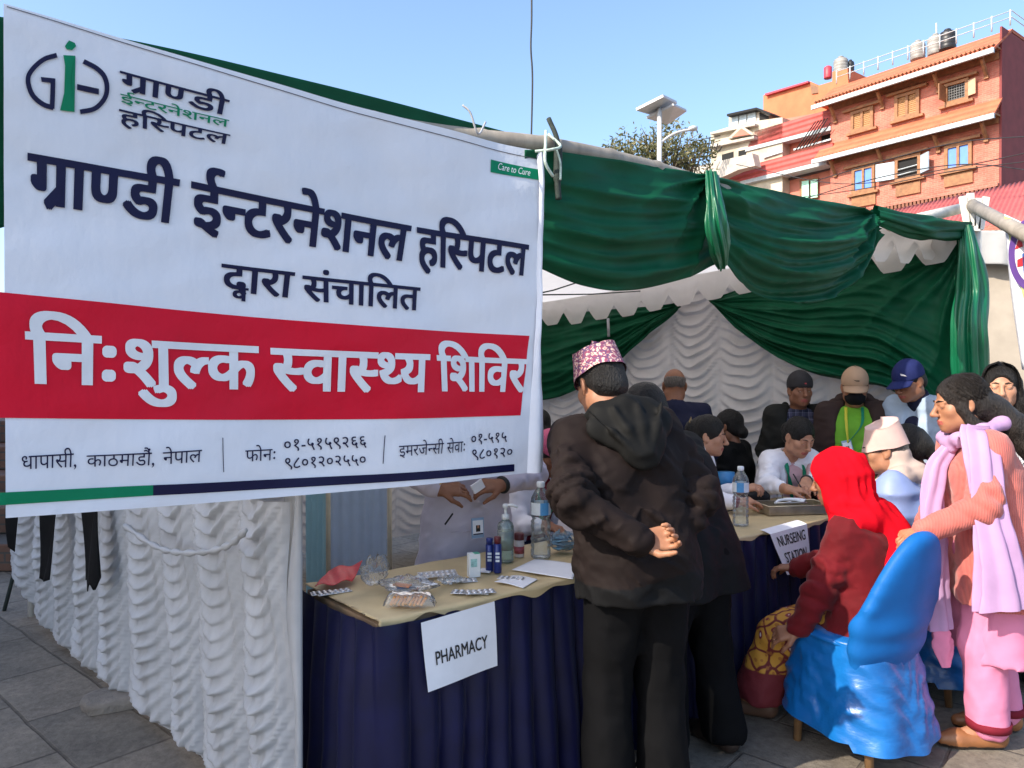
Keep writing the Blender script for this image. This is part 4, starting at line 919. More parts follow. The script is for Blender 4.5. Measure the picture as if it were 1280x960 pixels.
# tree
def leafmat():
    k = NT('leaf'); oi = k.n('NewGeometry'); c = k.ramp(oi.outputs['Random Per Island'], [(0, (.08, .085, .03)), (.6, (.17, .165, .07)), (1, (.27, .23, .12))]); k.base(c, .6); k.translucent((.10, .12, .03), .3); return k.m
M_LEAF = leafmat(); M_BARK = mat('bark', (.13, .10, .07), .9, .3, 8, .6, 30)
def tree(name, base, top, crowns, label, nleaf, seed):
    t = empty(name, tuple(base), 0, label, 'tree'); rr = np.random.RandomState(seed); mb = MB(); b = np.array(base)
    for (c, r) in crowns:
        c = np.array(c) - b; mb.tube(spline([(0, 0, 0), (c[0] * .2, c[1] * .2, c[2] * .45), c * .8, c]), list(np.linspace(.16, .03, 25)), 8)
        for k in range(10):
            dd = rr.normal(size=3); dd /= np.linalg.norm(dd); mb.tube([c * .85, c + dd * r * .5, c + dd * r * .85], [.03, .018, .006], 5)
    mb.build('trunk', M_BARK, t, True)
    V = []; F = []
    for (c, r) in crowns:
        c = np.array(c) - b; cl = rr.normal(size=(26, 3)); cl = cl / np.linalg.norm(cl, axis=1)[:, None] * (rr.uniform(.35, 1, 26) ** .6)[:, None] * r
        n = nleaf // len(crowns)
        P = c + cl[rr.randint(0, 26, n)] + rr.normal(size=(n, 3)) * r * .2
        for p in P:
            a = nrm(rr.normal(size=3)); e = nrm(np.cross(a, rr.normal(size=3))); s = rr.uniform(.05, .1); k = len(V)
            V += [p, p + a * s + e * s * .35, p + a * s * 2, p + a * s - e * s * .35]; F.append((k, k + 1, k + 2, k + 3))
    mkobj('crown', V, F, M_LEAF, t, False)
tree('tree', (3.6, 22, 0), 7, [(W(790, 196, 22), .75), (W(815, 186, 22), .85), (W(845, 184, 22.3), .8), (W(770, 205, 21.6), .6), (W(868, 196, 22.5), .55), (W(830, 205, 22), .9)], 'small leafy tree behind the street lamp, above the green swag', 3800, 3)
# wires
M_WIRE = mat('wire_black', (.02, .02, .02), .6)
def wire(pts, r, label): return tag(MB().tube(spline(pts, 10), r, 6).build('wire', M_WIRE, smooth=True), label, 'wire', 'wires overhead')
wire([W(664, -60, 6), W(664.5, 20, 6), W(663.5, 60, 6), W(665.5, 100, 6), W(664, 180, 6), W(664, 230, 6)], .008, 'dark cable hanging straight down from the sky behind the banner corner')
wire([W(1300, 170, 20), W(1200, 178, 23), W(1120, 197, 26), W(1020, 226, 30)], .018, 'electric wire passing highest across the brick facade')
wire([W(1300, 215, 20), W(1200, 206, 23), W(1100, 222, 26), W(1000, 250, 30)], .018, 'electric wire sagging across the lower windows of the brick house')
wire([W(1300, 200, 20), W(1180, 216, 23), W(1080, 236, 26), W(960, 252, 30)], .016, 'electric wire just above the dentil cornice')
wire([W(1300, 188, 20), W(1180, 212, 23), W(1050, 230, 27), W(920, 206, 32)], .016, 'electric wire running from the cream house terrace across the facade')
# neighbouring stall at the right: canopy edge, canvas wall, emblem banner
nc = empty('neighbour_canopy', (4.3, 6.6, 0), 0, 'white canvas of the neighbouring stall seen right of the green corner drape', 'canopy'); ncb = np.array(nc.location)
def sheet(p4, fn_d, m, name, par, c, nu=30, nv=20, thick=.004):
    Pq = [np.array(p) for p in p4]
    def fn(U, V):
        q = (Pq[0] + (Pq[1] - Pq[0]) * U[..., None]) * (1 - V)[..., None] + (Pq[3] + (Pq[2] - Pq[3]) * U[..., None]) * V[..., None]
        d = fn_d(U, V); q = q.copy(); q[..., 1] += d; return q - c
    return grid(name, fn, nu, nv, m, par, thick=thick)
M_CANV2 = cloth('neighbour_canvas', (.40, .35, .29), .85, .08, 300, .3, trans=.15); M_CANV3 = cloth('neighbour_valance', (.42, .42, .42), .85, .06, 300, .3, trans=.15)
sheet([W(1190, 318, 6.6), W(1420, 330, 6.0), (W(1420, 330, 6.0)[0], 6.0, .02), (W(1190, 318, 6.6)[0], 6.6, .02)], lambda U, V: .03 * np.sin(U * 9 + V * 2) + .03 * noise(U * 4, V * 5, U * 0, 2, 31), M_CANV2, 'wall', nc, ncb)
sheet([W(1190, 288, 6.5), W(1420, 292, 5.9), W(1420, 345, 5.9), W(1190, 326, 6.5)], lambda U, V: .03 * np.sin(U * 40) * V, M_CANV3, 'valance', nc, ncb)
sheet([W(1190, 288, 6.5), W(1420, 292, 5.9), W(1480, 296, 9.4), W(1230, 294, 9.8)], lambda U, V: .0 * U, M_CANV3, 'roof', nc, ncb)
eb = empty('emblem_banner', tuple(W(1290, 450, 3.9)), 0, 'white banner with purple ringed emblem hanging at the right edge', 'banner'); ec = np.array(eb.location)
e4 = [W(1255, 268, 4.35), W(1400, 325, 3.6), None, None]; en0 = nrm(np.cross(e4[1] - e4[0], ZZ)); e4[2] = HITP(1392, 480, e4[0], en0); e4[3] = HITP(1276, 462, e4[0], en0)
sheet(e4, lambda U, V: .015 * np.sin(U * 6 + V * 4), M_VIN, 'sheet', eb, ec)
en = nrm(np.cross(e4[1] - e4[0], ZZ)); en = en if en[1] < 0 else -en
def ehit(px, py, l): return HITP(px, py, e4[0] + en * (.035 + l), en) - ec
def disc(cx, cy, rx, ry, l, m, nm): mkobj(nm, [ehit(cx + rx * math.cos(a), cy + ry * math.sin(a), l) for a in np.linspace(0, 6.283, 49)[:-1]], [tuple(range(48))], m, eb, False)
M_PURP = mat('print_purple', (.11, .05, .24), .5); M_EW = mat('print_white', (.75, .74, .76), .5); M_ERED = mat('print_red', (.5, .03, .04), .5); M_EBL = mat('print_blue', (.03, .10, .35), .5); M_EOL = mat('print_olive', (.42, .45, .2), .5)
mkobj('emblem', [ehit(*p, -.004) for p in ((1254, 270), (1264, 274), (1292, 400), (1283, 390))], [(0, 1, 2, 3)], M_EOL, eb, False)
disc(1290, 318, 30, 46, 0, M_PURP, 'emblem'); disc(1290, 318, 22, 36, .003, M_EW, 'emblem')
for pl, m in (([(1268, 312), (1275, 291), (1278, 308)], M_ERED), ([(1271, 325), (1281, 320), (1280, 332), (1271, 334)], M_ERED), ([(1277, 318), (1284, 312), (1286, 335), (1279, 342)], M_EBL)):
    mkobj('emblem', [ehit(x, y, .006) for x, y in pl], [tuple(range(len(pl)))], m, eb, False)
# ------------------------------------------------------------------ people
def m_skin(name, col):
    k = NT(name); v = k.co('Object'); n = k.noise(v, 22, 5); n2 = k.noise(v, 160, 3)
    c = k.ramp(n, [(.3, (col[0] * .86, col[1] * .80, col[2] * .78)), (.7, (min(1, col[0] * 1.1), col[1] * 1.06, col[2] * 1.04))])
    k.base(c, .5, k.bump(n2, .15, .002)); k.b.inputs['Subsurface Weight'].default_value = .06; k.b.inputs['Subsurface Radius'].default_value = (.01, .004, .002); k.b.inputs['Specular IOR Level'].default_value = .35; return k.m
SK = {'l': m_skin('skin_light', (.46, .245, .155)), 'm': m_skin('skin_mid', (.36, .175, .10)), 'd': m_skin('skin_brown', (.25, .115, .066))}
M_LIP = m_skin('lip', (.34, .09, .075)); M_EYEW = mat('eye_white', (.6, .57, .54), .25, 0); M_IRIS = mat('iris', (.015, .008, .005), .15, 0)
def m_hair(name, col, sc=1.0):
    k = NT(name); v = k.co('Object', (1, 1, .25)); n = k.noise(v, 130 * sc, 4, .7); n2 = k.noise(k.co('Object'), 18, 4)
    k.base(k.ramp(n, [(.3, tuple(x * .5 for x in col)), (.7, tuple(x * 1.7 for x in col))]), .5, k.bump(n2, .5, .015, k.bump(n, 1.0, .012))); k.b.inputs['Specular IOR Level'].default_value = .35; return k.m
M_HAIR = m_hair('hair_black', (.0055, .0042, .0036)); M_HAIRG = m_hair('hair_grey', (.10, .085, .075))
def heading(d): return math.atan2(-d[0], d[1])
class Rig: pass
def rig(loc, dr, H=1.65, lean=0., side=0., hunch=.08, twist=0., hp=0., hy=0., hr=0., sit=None, sw=1.0, hands=(None, None), feet=None, knee=None, elb=((-.6, -.8, -.2), (.6, -.8, -.2)), hk=1.0, dz=0.0, girth=1.0, dsh=0.0):
    r = Rig(); k = r.k = H / 1.70; r.loc = np.array((loc[0], loc[1], 0.)); r.rz = heading(dr); r.M = rotm('z', r.rz); r.g = girth; r.hk = hk * k ** .35
    L = lambda p: r.M.T @ (np.array(p, float) - r.loc); r.L = L
    hz = (sit + .10 if sit else .895 * k) + dz; r.sit = sit
    r.pel = np.array((0, 0, hz)); r.Rl = rotm('x', -lean) @ rotm('y', side); r.chest = r.pel + r.Rl @ np.array((0, 0, .30 * k)); r.Ru = r.Rl @ rotm('z', twist) @ rotm('x', -hunch)
    r.neck = r.chest + r.Ru @ np.array((0, -.012, .215 * k)); r.sh = [r.chest + r.Ru @ np.array((s * .172 * k * sw, 0, .165 * k - dsh)) for s in (-1, 1)]; r.sw = sw
    r.Rh = rotm('z', hy) @ rotm('x', -hp) @ rotm('y', hr); r.hc = r.neck + r.Ru @ np.array((0, .012, .045 * k)) + r.Rh @ np.array((0, .02, .098)) * r.hk
    r.el = [0, 0]; r.wr = [0, 0]; r.hd = [0, 0]
    for i, s in enumerate((-1, 1)):
        h = hands[i]
        if h is None: h = dict(local=r.sh[i] + np.array((s * .06, .06, -.50 * k)), dir=(0, .15, -1), palm=(-s, 0, 0), curl=.35)
        t = np.array(h['local'], float) if 'local' in h else L(h['at'])
        r.el[i], r.wr[i] = ik(r.sh[i], t, .275 * k, .245 * k, np.array(elb[i], float)); 
        d = nrm(h['dir'] if 'local' in h else r.M.T @ np.array(h['dir'], float)); p = np.array(h['palm'], float) if 'local' in h else r.M.T @ np.array(h['palm'], float)
        p = nrm(p - d * (p @ d)); r.hd[i] = (d, p, h.get('curl', .4), s)
    r.hip = [r.pel + np.array((s * .088 * k, 0, -.03)) for s in (-1, 1)]
    r.kn = [0, 0]; r.an = [0, 0]; r.toe = [0, 0]
    for i, s in enumerate((-1, 1)):
        f = (s * .11, .02) if feet is None else feet[i]; 
        an = np.array((f[0], f[1], .085 * k))
        hint = (s * .12, 1, .2) if knee is None else knee[i]
        r.kn[i], r.an[i] = ik(r.hip[i], an, .3985 * k, .3845 * k, hint)
        fd = nrm(np.array(f[2]) if len(f) > 2 else (s * .18, 1, 0)); r.toe[i] = np.array((an[0], an[1], .025)) + np.r_[fd[:2], 0] * .17 * k
        r.fd = fd
    return r
def T(r, p): return r.hc + r.Rh @ (np.array(p, float) * r.hk)
def HE(F, r, c, rad, k=None, m='u', rot=None): F.ell(T(r, c), np.array(rad) * r.hk, r.Rh if rot is None else r.Rh @ rot, k, m)
def HC(F, r, a, b, ra, rb, k=None, m='u'): F.cone(T(r, a), T(r, b), ra * r.hk, rb * r.hk, k, m)
def hand(F, w, hd, sc=1.0):
    d, p, curl, s = hd; ac = np.cross(d, p) * s          # towards the little finger side
    q = lambda a, b, c=0.: w + (d * a + ac * b + p * c) * sc
    for b, e in ((-.026, -.030), (-.008, -.010), (.010, .011), (.025, .030)): F.cone(q(.005, b * .6), q(.082, e), .015 * sc, .0125 * sc, .012)
    F.cone(q(.0, 0), q(.03, 0), .022 * sc, .020 * sc, .015)
    for i, (b, ln, a0) in enumerate(((-.030, .072, .75), (-.010, .080, .95), (.011, .074, 1.05), (.030, .058, 1.2))):
        P = q(.084, b); ang = 0; r0 = .0092
        for j, f in enumerate((.45, .31, .24)):
            ang += curl * a0 * (1.0, 1.25, .9)[j]; v = d * math.cos(ang) + p * math.sin(ang) + ac * (b * 2.0) * (j == 0)
            Q = P + nrm(v) * ln * f * sc; F.cone(P, Q, r0 * sc, (r0 - .0008) * sc, .004); P = Q; r0 -= .0008
    P = q(.022, -.026); v1 = nrm(d * .75 - ac * .65 + p * .35); Q = P + v1 * .045 * sc; F.cone(P, Q, .014 * sc, .011 * sc, .010); v2 = nrm(d * .9 - ac * (.15) + p * (.35 + .3 * curl)); Z_ = Q + v2 * .032 * sc; F.cone(Q, Z_, .0105 * sc, .009 * sc, .005); F.cone(Z_, Z_ + nrm(v2 + p * .4) * .022 * sc, .009 * sc, .0075 * sc, .004)
def f_head(F, r, fem=False, nose=1.0, thin=1.0):
    HE(F, r, (0, -.012, .03), (.074, .096, .088), .02); HE(F, r, (0, .02, -.035), (.060 * thin, .068, .080), .03); HE(F, r, (0, .05, -.075), (.043 * thin, .036, .036), .03)
    HE(F, r, (0, .070, -.098), (.020, .016, .015), .02)
    for s in (-1, 1):
        HE(F, r, (s * .040, .052, -.022), (.026, .026, .026), .02); HE(F, r, (s * .052, .0, -.065), (.018, .035, .028), .03)
        HE(F, r, (s * .031, .098, .004), (.017, .016, .011), .012, 's'); HE(F, r, (s * .031, .0785, .004), (.0155, .0125, .0115), .003)
        HC(F, r, (s * .012, .088, .021), (s * .046, .074, .020), .007, .006, .010)
        HC(F, r, (s * .018, .0885, .0115), (s * .044, .079, .0095), .0035, .003, .003)
        HE(F, r, (s * .077, -.008, -.004), (.009, .021, .031), .006, rot=rotm('z', s * .35)); HE(F, r, (s * .085, -.002, .0), (.006, .011, .017), .006, 's', rot=rotm('z', s * .35)); HE(F, r, (s * .076, .0, -.031), (.006, .009, .010), .006)
        HE(F, r, (s * .0115, .100, -.036), (.0085, .010, .008), .006)
    HC(F, r, (0, .088, .012), (0, .111 * (1 if nose == 1 else 1 + .04 * nose), -.026), .0075, .0105, .012); HE(F, r, (0, .110 + .004 * nose, -.032), (.0125, .012, .0105), .008)
    HC(F, r, (-.017, .0865, -.0625), (.017, .0865, -.0625), .006, .006, .006); HC(F, r, (-.008, .092, -.0605), (.008, .092, -.0605), .0060, .0060, .006)
    HC(F, r, (-.013, .088, -.0745), (.013, .088, -.0745), .0068, .0068, .006)
    HC(F, r, (-.021, .087, -.0680), (.021, .087, -.0680), .0022, .0022, .004, 's')
    nk = r.neck + r.Ru @ np.array((0, -.01, -.05)); F.cone(nk, T(r, (0, -.02, -.06)), .056 if not fem else .050, .053 if not fem else .047, .03)
def f_torso(F, r, g=0.0, hip=True, low=-.04, sh=True, kk=.06):
    k = r.k; G = r.g
    for s in (-1, 1):
        F.cone(r.pel + r.Rl @ np.array((s * .070 * k * G, 0, low)), r.chest + r.Ru @ np.array((s * .080 * k * r.sw, .0, .02)), .105 * G + g, .108 * G + g, kk)
        if sh:
            F.cone(r.chest + r.Ru @ np.array((s * .065 * k * r.sw, 0, .05)), r.sh[0 if s < 0 else 1] + r.Ru @ np.array((-s * .03, 0, -.035)), .098 + g, .060 + g, kk)
            F.cone(r.neck + r.Ru @ np.array((s * .02, -.01, -.035)), r.sh[0 if s < 0 else 1], .046 + g, .052 + g, .04)
def f_arm(F, r, i, g=0.0, end=1.0, k=.02, cuff=0.0):
    F.cone(r.sh[i], r.el[i], .051 + g, .040 + g, .035); w_ = r.el[i] + (r.wr[i] - r.el[i]) * end; F.cone(r.el[i], w_, .040 + g, .030 + g + cuff, k)
def f_leg(F, r, i, g=0.0, end=1.0, flare=0.0, k=.04):
    F.cone(r.hip[i], r.kn[i], .086 * r.g + g, .056 + g, k); F.cone(r.kn[i], r.kn[i] + (r.an[i] - r.kn[i]) * end, .056 + g, .040 + g + flare, k)
def body(r, label, skin='m', group=None, headargs={}, face=True, hands_fine=True, legs=True):
    F = Field(.03); f_torso(F, r, -.012)
    for i in (0, 1):
        f_arm(F, r, i); hand(F, r.wr[i], r.hd[i], r.k ** .5)
        F.cone(r.hip[i], r.kn[i], .08, .052, .04); F.cone(r.kn[i], r.an[i], .052, .036, .03); F.cone(r.an[i], np.r_[r.toe[i][:2], .03], .034, .024, .02)
    f_head(F, r, **headargs)
    fb = [(r.hc - .13, r.hc + .13, .0042)]
    if hands_fine:
        for i in (0, 1):
            c = r.wr[i] + r.hd[i][0] * .08; fb.append((c - .10, c + .10, .0048))
    def mfn(C):
        q = (C - r.hc) @ r.Rh / r.hk
        return ((np.abs(q[:, 2] + .068) < .0125 - np.abs(q[:, 0]) * .22) & (q[:, 1] > .074) & (np.abs(q[:, 0]) < .024)).astype(int)
    o = F.mesh('person', SK[skin], None, .014, fb, mats=[M_LIP], mfn=mfn)
    o.location = r.loc; o.rotation_euler = (0, 0, r.rz); tag(o, label, 'person', group); r.o = o
    if face:
        for s in (-1, 1):
            mb = MB().lathe((0, 0, 0), [(.0118 * r.hk * math.sin(a), -.0118 * r.hk * math.cos(a)) for a in np.linspace(.02, 3.12, 14)], 18, M=rotm('x', -math.pi / 2))
            me = mb.build('eye', M_EYEW, o, True); me.data.materials.append(M_IRIS)
            for p in me.data.polygons:
                if p.center.y > .0118 * r.hk * .84: p.material_index = 1
            me.matrix_local = Matrix.Translation(T(r, (s * .031, .0780, .0030))) @ Matrix(r.Rh.tolist()).to_4x4()
            eb_ = MB().tube([T(r, (s * .012, .0955, .0225)), T(r, (s * .027, .0915, .0275)), T(r, (s * .048, .0745, .0225))], [.0024, .0032, .0015], 6); eb_.build('eyebrow', M_HAIR, o, True)
    return r
def wr_noise(a, f=14, o=0, an=(1, 1, .6)):
    a = a * 1.35; return lambda x, y, z: a * .5 * noise(x, y, z, f, o, 8, an) + a * 1.3 * (np.abs(noise(x, y, z, f * 1.5, o + 11, 7, an)) ** .7 - .4) + a * .35 * noise(x, y, z, f * 3.4, o + 5, 7)
def sleeve_folds(r, a=.004):
    # rings of creases gathering round the elbows plus broad noise
    def fn(x, y, z):
        P = np.stack((x, y, z), -1); x0, y0, z0 = x, y, z; x = x + .03 * noise(x0, y0, z0, 9, 1, 5); z = z + .03 * noise(x0, y0, z0, 9, 15, 5); d = a * .4 * noise(x, y, z, 15, 3, 8) + a * 1.7 * (np.abs(noise(x, y, z, 16, 8, 7, (.75, 1, 1.15))) ** .6 - .45) + a * .9 * (np.abs(noise(x, y, z, 33, 18, 7, (.6, 1, 1.2))) ** .6 - .45) + a * .3 * noise(x, y, z, 60, 8, 7)
        for i in (0, 1):
            e = r.el[i]; v = P - e; q = np.linalg.norm(v, axis=-1); ax_ = nrm(r.wr[i] - r.sh[i])
            t = v @ ax_; d = d + a * 1.6 * (1 - 2 * np.abs(np.sin(t * 48 + 3 * noise(x, y, z, 12, 5, 5))) ** .6) * np.exp(-(q / .12) ** 2)
            for pt in (r.wr[i], r.sh[i] + np.array((0, 0, -.09))):
                v = P - pt; q = np.linalg.norm(v, axis=-1); t = v @ nrm(r.el[i] - pt); d = d + a * 1.0 * (1 - 2 * np.abs(np.sin(t * 55 + 3 * noise(x, y, z, 14, 6, 5))) ** .6) * np.exp(-(q / .08) ** 2)
        return d
    return fn
def add_folds(F, r, g, n=26, seed=0, arms=1.0, low=0.0, sc=1.0):
    # creases: slim ridges lying on the cloth, slanting over the trunk and winding round the sleeves
    q = np.random.RandomState(seed + 11); k = r.k
    for j in range(n):
        th = q.uniform(0, 2 * math.pi); t0 = q.uniform(low, .95); sl = q.choice([-1, 1]) * q.uniform(.15, .6); pts = []
        for u in np.linspace(0, 1, 5):
            a = th + sl * (u - .5) * 1.6; t = t0 - (u - .5) * q.uniform(.35, .5); c = r.pel + (r.chest - r.pel) * t
            ax_, by = (.070 * r.sw * k + .106 * r.g + g), (.106 * r.g + g); c2 = c + r.Rl @ np.array((ax_ * math.cos(a), by * math.sin(a), 0)) * .985; pts.append(c2)
        rad = q.uniform(.006, .012) * sc; F.chain(pts, [.002, rad, rad * 1.2, rad, .002], .011)
    for i in (0, 1):
        for j in range(int(n * .6)):
            fore = q.rand() < .5; a, b = (r.el[i], r.wr[i]) if fore else (r.sh[i], r.el[i]); t0 = np.clip(q.normal(.12 if fore else .75, .3), 0, arms if fore else 1)
            d = nrm(b - a); e = nrm(np.cross(d, (0.3, .2, 1))); f = np.cross(d, e); p0 = q.uniform(0, 6.28); sp = q.uniform(.8, 1.9); dr_ = q.uniform(-.28, .28); pts = []
            for u in np.linspace(0, 1, 5):
                t = np.clip(t0 + dr_ * (u - .5), 0, .97); R0 = ((.040 + (.030 - .040) * t) if fore else (.051 + (.040 - .051) * t)) + g - .002; an_ = p0 + sp * u
                pts.append(a + (b - a) * t + (e * math.cos(an_) + f * math.sin(an_)) * R0)
            rad = q.uniform(.004, .0075) * sc; F.chain(pts, [.002, rad, rad * 1.15, rad, .002], .010)
def jacket(r, m, name='jacket', g=.022, hem=None, low=-.04, arms=1.0, vcut=None, cuffm=None, fold=.004, mats=None, mfn=None, h=.0085, collar=0.0, flare=0.0, cuff=.0, armg=None, nf=24):
    seed = int(abs(r.loc[0] * 100)) + len(name); g *= .78
    if armg: armg *= .8
    F = Field(.03); f_torso(F, r, g, low=low, kk=.045)
    if nf: add_folds(F, r, g, nf, seed, arms)
    if hem is not None:
        z0 = hem; c = r.pel
        for s in (-1, 1): F.cone(c + np.array((s * .075 * r.g, 0, 0)), np.array((c[0] + s * (.080 + flare), c[1] + (0 if r.sit is None else .02), z0 - .03)), .108 * r.g + g, .112 * r.g + g + flare, .06)
    for i in (0, 1): f_arm(F, r, i, (g if armg is None else armg) - .002, arms, cuff=cuff)
    if collar: F.cone(r.neck + r.Ru @ np.array((0, -.014, -.04)), r.neck + r.Ru @ np.array((0, .0, collar)), .072, .066 + g * .3, .02)
    F.disp = sleeve_folds(r, fold)
    if hem is not None: F.cut((0, 0, hem), (0, 0, -1))
    if collar: F.cut(r.neck + r.Ru @ np.array((0, 0, collar * .9)), r.Ru @ np.array((0, .25, 1)))
    else: F.cone(r.neck + r.Ru @ np.array((0, 0, -.015)), T(r, (0, -.02, -.02)), .054, .085, .01, 's')
    if vcut:                                   # open front: a wedge removed down the chest, width and depth given
        w0, w1, zd = vcut
        a = r.neck + r.Ru @ np.array((0, .11, .03)); b = r.pel + r.Rl @ np.array((0, .15, zd))
        F.cone(a, b, w0, w1, .015, 's')
    return F.mesh(name, m, r.o, h, mats=mats, mfn=mfn)
def trousers(r, m, g=.016, end=.97, flare=.012, name='trousers'):
    F = Field(.04)
    for i in (0, 1): f_leg(F, r, i, g, end, flare); F.ell(r.pel + np.array(((i * 2 - 1) * .06, 0, 0)), (.11 * r.g + g, .115 * r.g + g, .11), None, .05)
    F.disp = wr_noise(.005, 13, 4, (1, 1, .45)); F.cut((0, 0, .045), (0, 0, -1)); return F.mesh(name, m, r.o, .010)
def shoes(r, m, h=.055, name='shoe', sole=None):
    for i in (0, 1):
        F = Field(.025); a = r.an[i]; t = r.toe[i]; d = nrm((t - a) * np.array((1, 1, 0)))
        he = np.array((a[0], a[1], .04)) - d * .035; F.cone(he, np.array((t[0], t[1], .03)) - d * .03, .038, .040, .02); F.cone(np.array((t[0], t[1], .03)) - d * .03, np.array((t[0], t[1], .028)) + d * .02, .040, .028, .02); F.cone(he + ZZ * .02, he + ZZ * h + d * .02, .036, .038, .02)
        F.cut((0, 0, .003), (0, 0, -1)); F.mesh(name, m, r.o, .007, mats=[sole] if sole else None, mfn=(lambda C: (C[:, 2] < .016).astype(int)) if sole else None)
def hairdo(r, kind, m=M_HAIR, extra=None, name='hair', hat=False):
    F = Field(.02)
    if kind == 'short':
        HE(F, r, (0, -.014, .036), (.0805, .103, .092)); HE(F, r, (0, -.062, -.02), (.068, .052, .06), .02)
        HE(F, r, (0, .098, -.03), (.085, .078, .092), .012, 's'); HE(F, r, (0, .02, -.075), (.10, .085, .06), .012, 's'); HE(F, r, (0, -.06, -.135), (.10, .09, .06), .01, 's')
        if hat: HE(F, r, (0, 0, .165), (.2, .25, .105), .006, 's')
    elif kind == 'sides':
        HE(F, r, (0, -.014, .03), (.0785, .101, .080)); HE(F, r, (0, .05, .02), (.10, .095, .115), .012, 's'); HE(F, r, (0, -.01, .12), (.10, .13, .085), .012, 's'); HE(F, r, (0, -.06, -.135), (.10, .09, .065), .01, 's')
    else:
        HE(F, r, (0, -.016, .034), (.0835, .107, .098)); HE(F, r, (0, -.055, -.02), (.075, .06, .06), .02)
        HE(F, r, (0, .125, -.032), (.069, .086, .108), .010, 's'); HE(F, r, (0, .03, -.10), (.11, .08, .055), .012, 's'); HE(F, r, (0, -.05, -.15), (.10, .09, .065), .01, 's')
        HC(F, r, (0, .11, .125), (0, .02, .150), .010, .012, .012, 's')
    if extra: extra(F)
    F.disp = lambda x, y, z: .0035 * noise(x, y, z, 30, 2, 8, (1, 1, .5)) + .0018 * noise(x, y, z, 95, 6, 8, (1, 1, .3))
    return F.mesh(name, m, r.o, .006)
def strands(r, n, path, m, seed=0, rad=.0011, name='hair'):
    # loose strands over the hair: each follows the given path with its own start and spread
    q = np.random.RandomState(seed); mb = MB()
    for j in range(n):
        P = path(q); mb.tube(spline(P, 4), [rad] * (4 * (len(P) - 1)) + [rad * .4], 4, False)
    return mb.build(name, m, r.o, True)
def loft(name, rings, m, par, cap=True, closed=True, smooth=True, thick=0, mats=None):
    n = len(rings[0]); V = [p for rg in rings for p in rg]
    F_ = [(i * n + k, i * n + (k + 1) % n, (i + 1) * n + (k + 1) % n, (i + 1) * n + k) for i in range(len(rings) - 1) for k in range(n if closed else n - 1)]
    if cap: F_ += [tuple(range((len(rings) - 1) * n, len(rings) * n))]
    o = mkobj(name, V, F_, m, par, smooth)
    if thick: q = o.modifiers.new('thickness', 'SOLIDIFY'); q.thickness = thick
    return o
def topi(r, m, name='topi', tall=.125, skew=.3, base=.028):
    rings = []
    for j, v in enumerate(np.linspace(0, 1, 22)):
        z = base + tall * min(v / .78, 1.0); q = v if v < .78 else .78; f = 1 - .16 * q if v < .78 else (1 - .125) * math.sqrt(max(0, 1 - ((v - .78) / .22) ** 2)) * 1.0 + .02
        rg = []
        for a in np.linspace(0, 2 * math.pi, 49)[:-1]:
            x = .0925 * f * math.cos(a); y = -.012 + .1150 * f * math.sin(a) * (1 - .25 * q)
            zz = z + skew * .12 * q * math.sin(a) * .5 + .022 * q * math.cos(a) - .010 * (1 - q) * math.sin(a) + (.014 * (v > .78) * ((v - .78) / .22) * (1 - 2 * abs(x) / .1)) + .0025 * math.sin(5 * a + 9 * v)
            rg.append(T(r, (x, y, zz)))
        rings.append(rg)
    return loft(name, rings, m, r.o)
def cap(r, m, mb_, brim_m=None):
    F = Field(.012); HE(F, r, (0, -.012, .042), (.086, .107, .100)); HE(F, r, (0, -.01, -.055), (.2, .2, .085), .006, 's'); F.disp = lambda x, y, z: .0015 * noise(x, y, z, 25)
    o = F.mesh('cap', m, r.o, .006)
    def fn(U, V):
        a = (U * 2 - 1) * 1.05; R0 = .093; L = .078 * np.cos(a * 1.25) ** .5
        x = np.sin(a) * (.085 + 0 * V); y = -.012 + np.cos(a) * .105 + V * L; z = .036 - V * .022 - .022 * np.abs(np.sin(a)) ** 2 - .0 * V
        Pq = np.stack((x, y, z), -1) * r.hk; return Pq @ r.Rh.T + r.hc
    grid('brim', fn, 24, 8, brim_m or m, o, thick=.005)
    b = MB().lathe((0, 0, 0), [(.006, 0), (.007, .003), (.003, .006)], 10); q = b.build('button', m, o, True); q.location = T(r, (0, -.012, .141))
    return o
def tube_cloth(name, pts, rad, m, par, flat=.5, nf=5, am=.15, seed=0, n=50, upv=None):
    fc = poly(spline(pts)); tt = np.linspace(0, 1, len(rad)); up = np.array(upv if upv is not None else (0, 0, 1.))
    def fn(U, V):
        c = fc(V); rr = np.interp(V, tt, rad); a = U * 2 * math.pi; t = fc(np.clip(V + .01, 0, 1)) - fc(np.clip(V - .01, 0, 1)); t = t / (np.linalg.norm(t, axis=-1, keepdims=True) + 1e-9)
        b = np.cross(t, up); b = b / (np.linalg.norm(b, axis=-1, keepdims=True) + 1e-9); e = np.cross(b, t)
        q = rr * (1 + am * np.sin(nf * a + 3 * noise(V * 3, V, V, 2, seed) + seed) + .06 * noise(np.cos(a), np.sin(a), V * 6, 3, seed))
        return c + b * (q * np.cos(a))[..., None] + e * (flat * q * np.sin(a))[..., None]
    return grid(name, fn, 48, n, m, par)
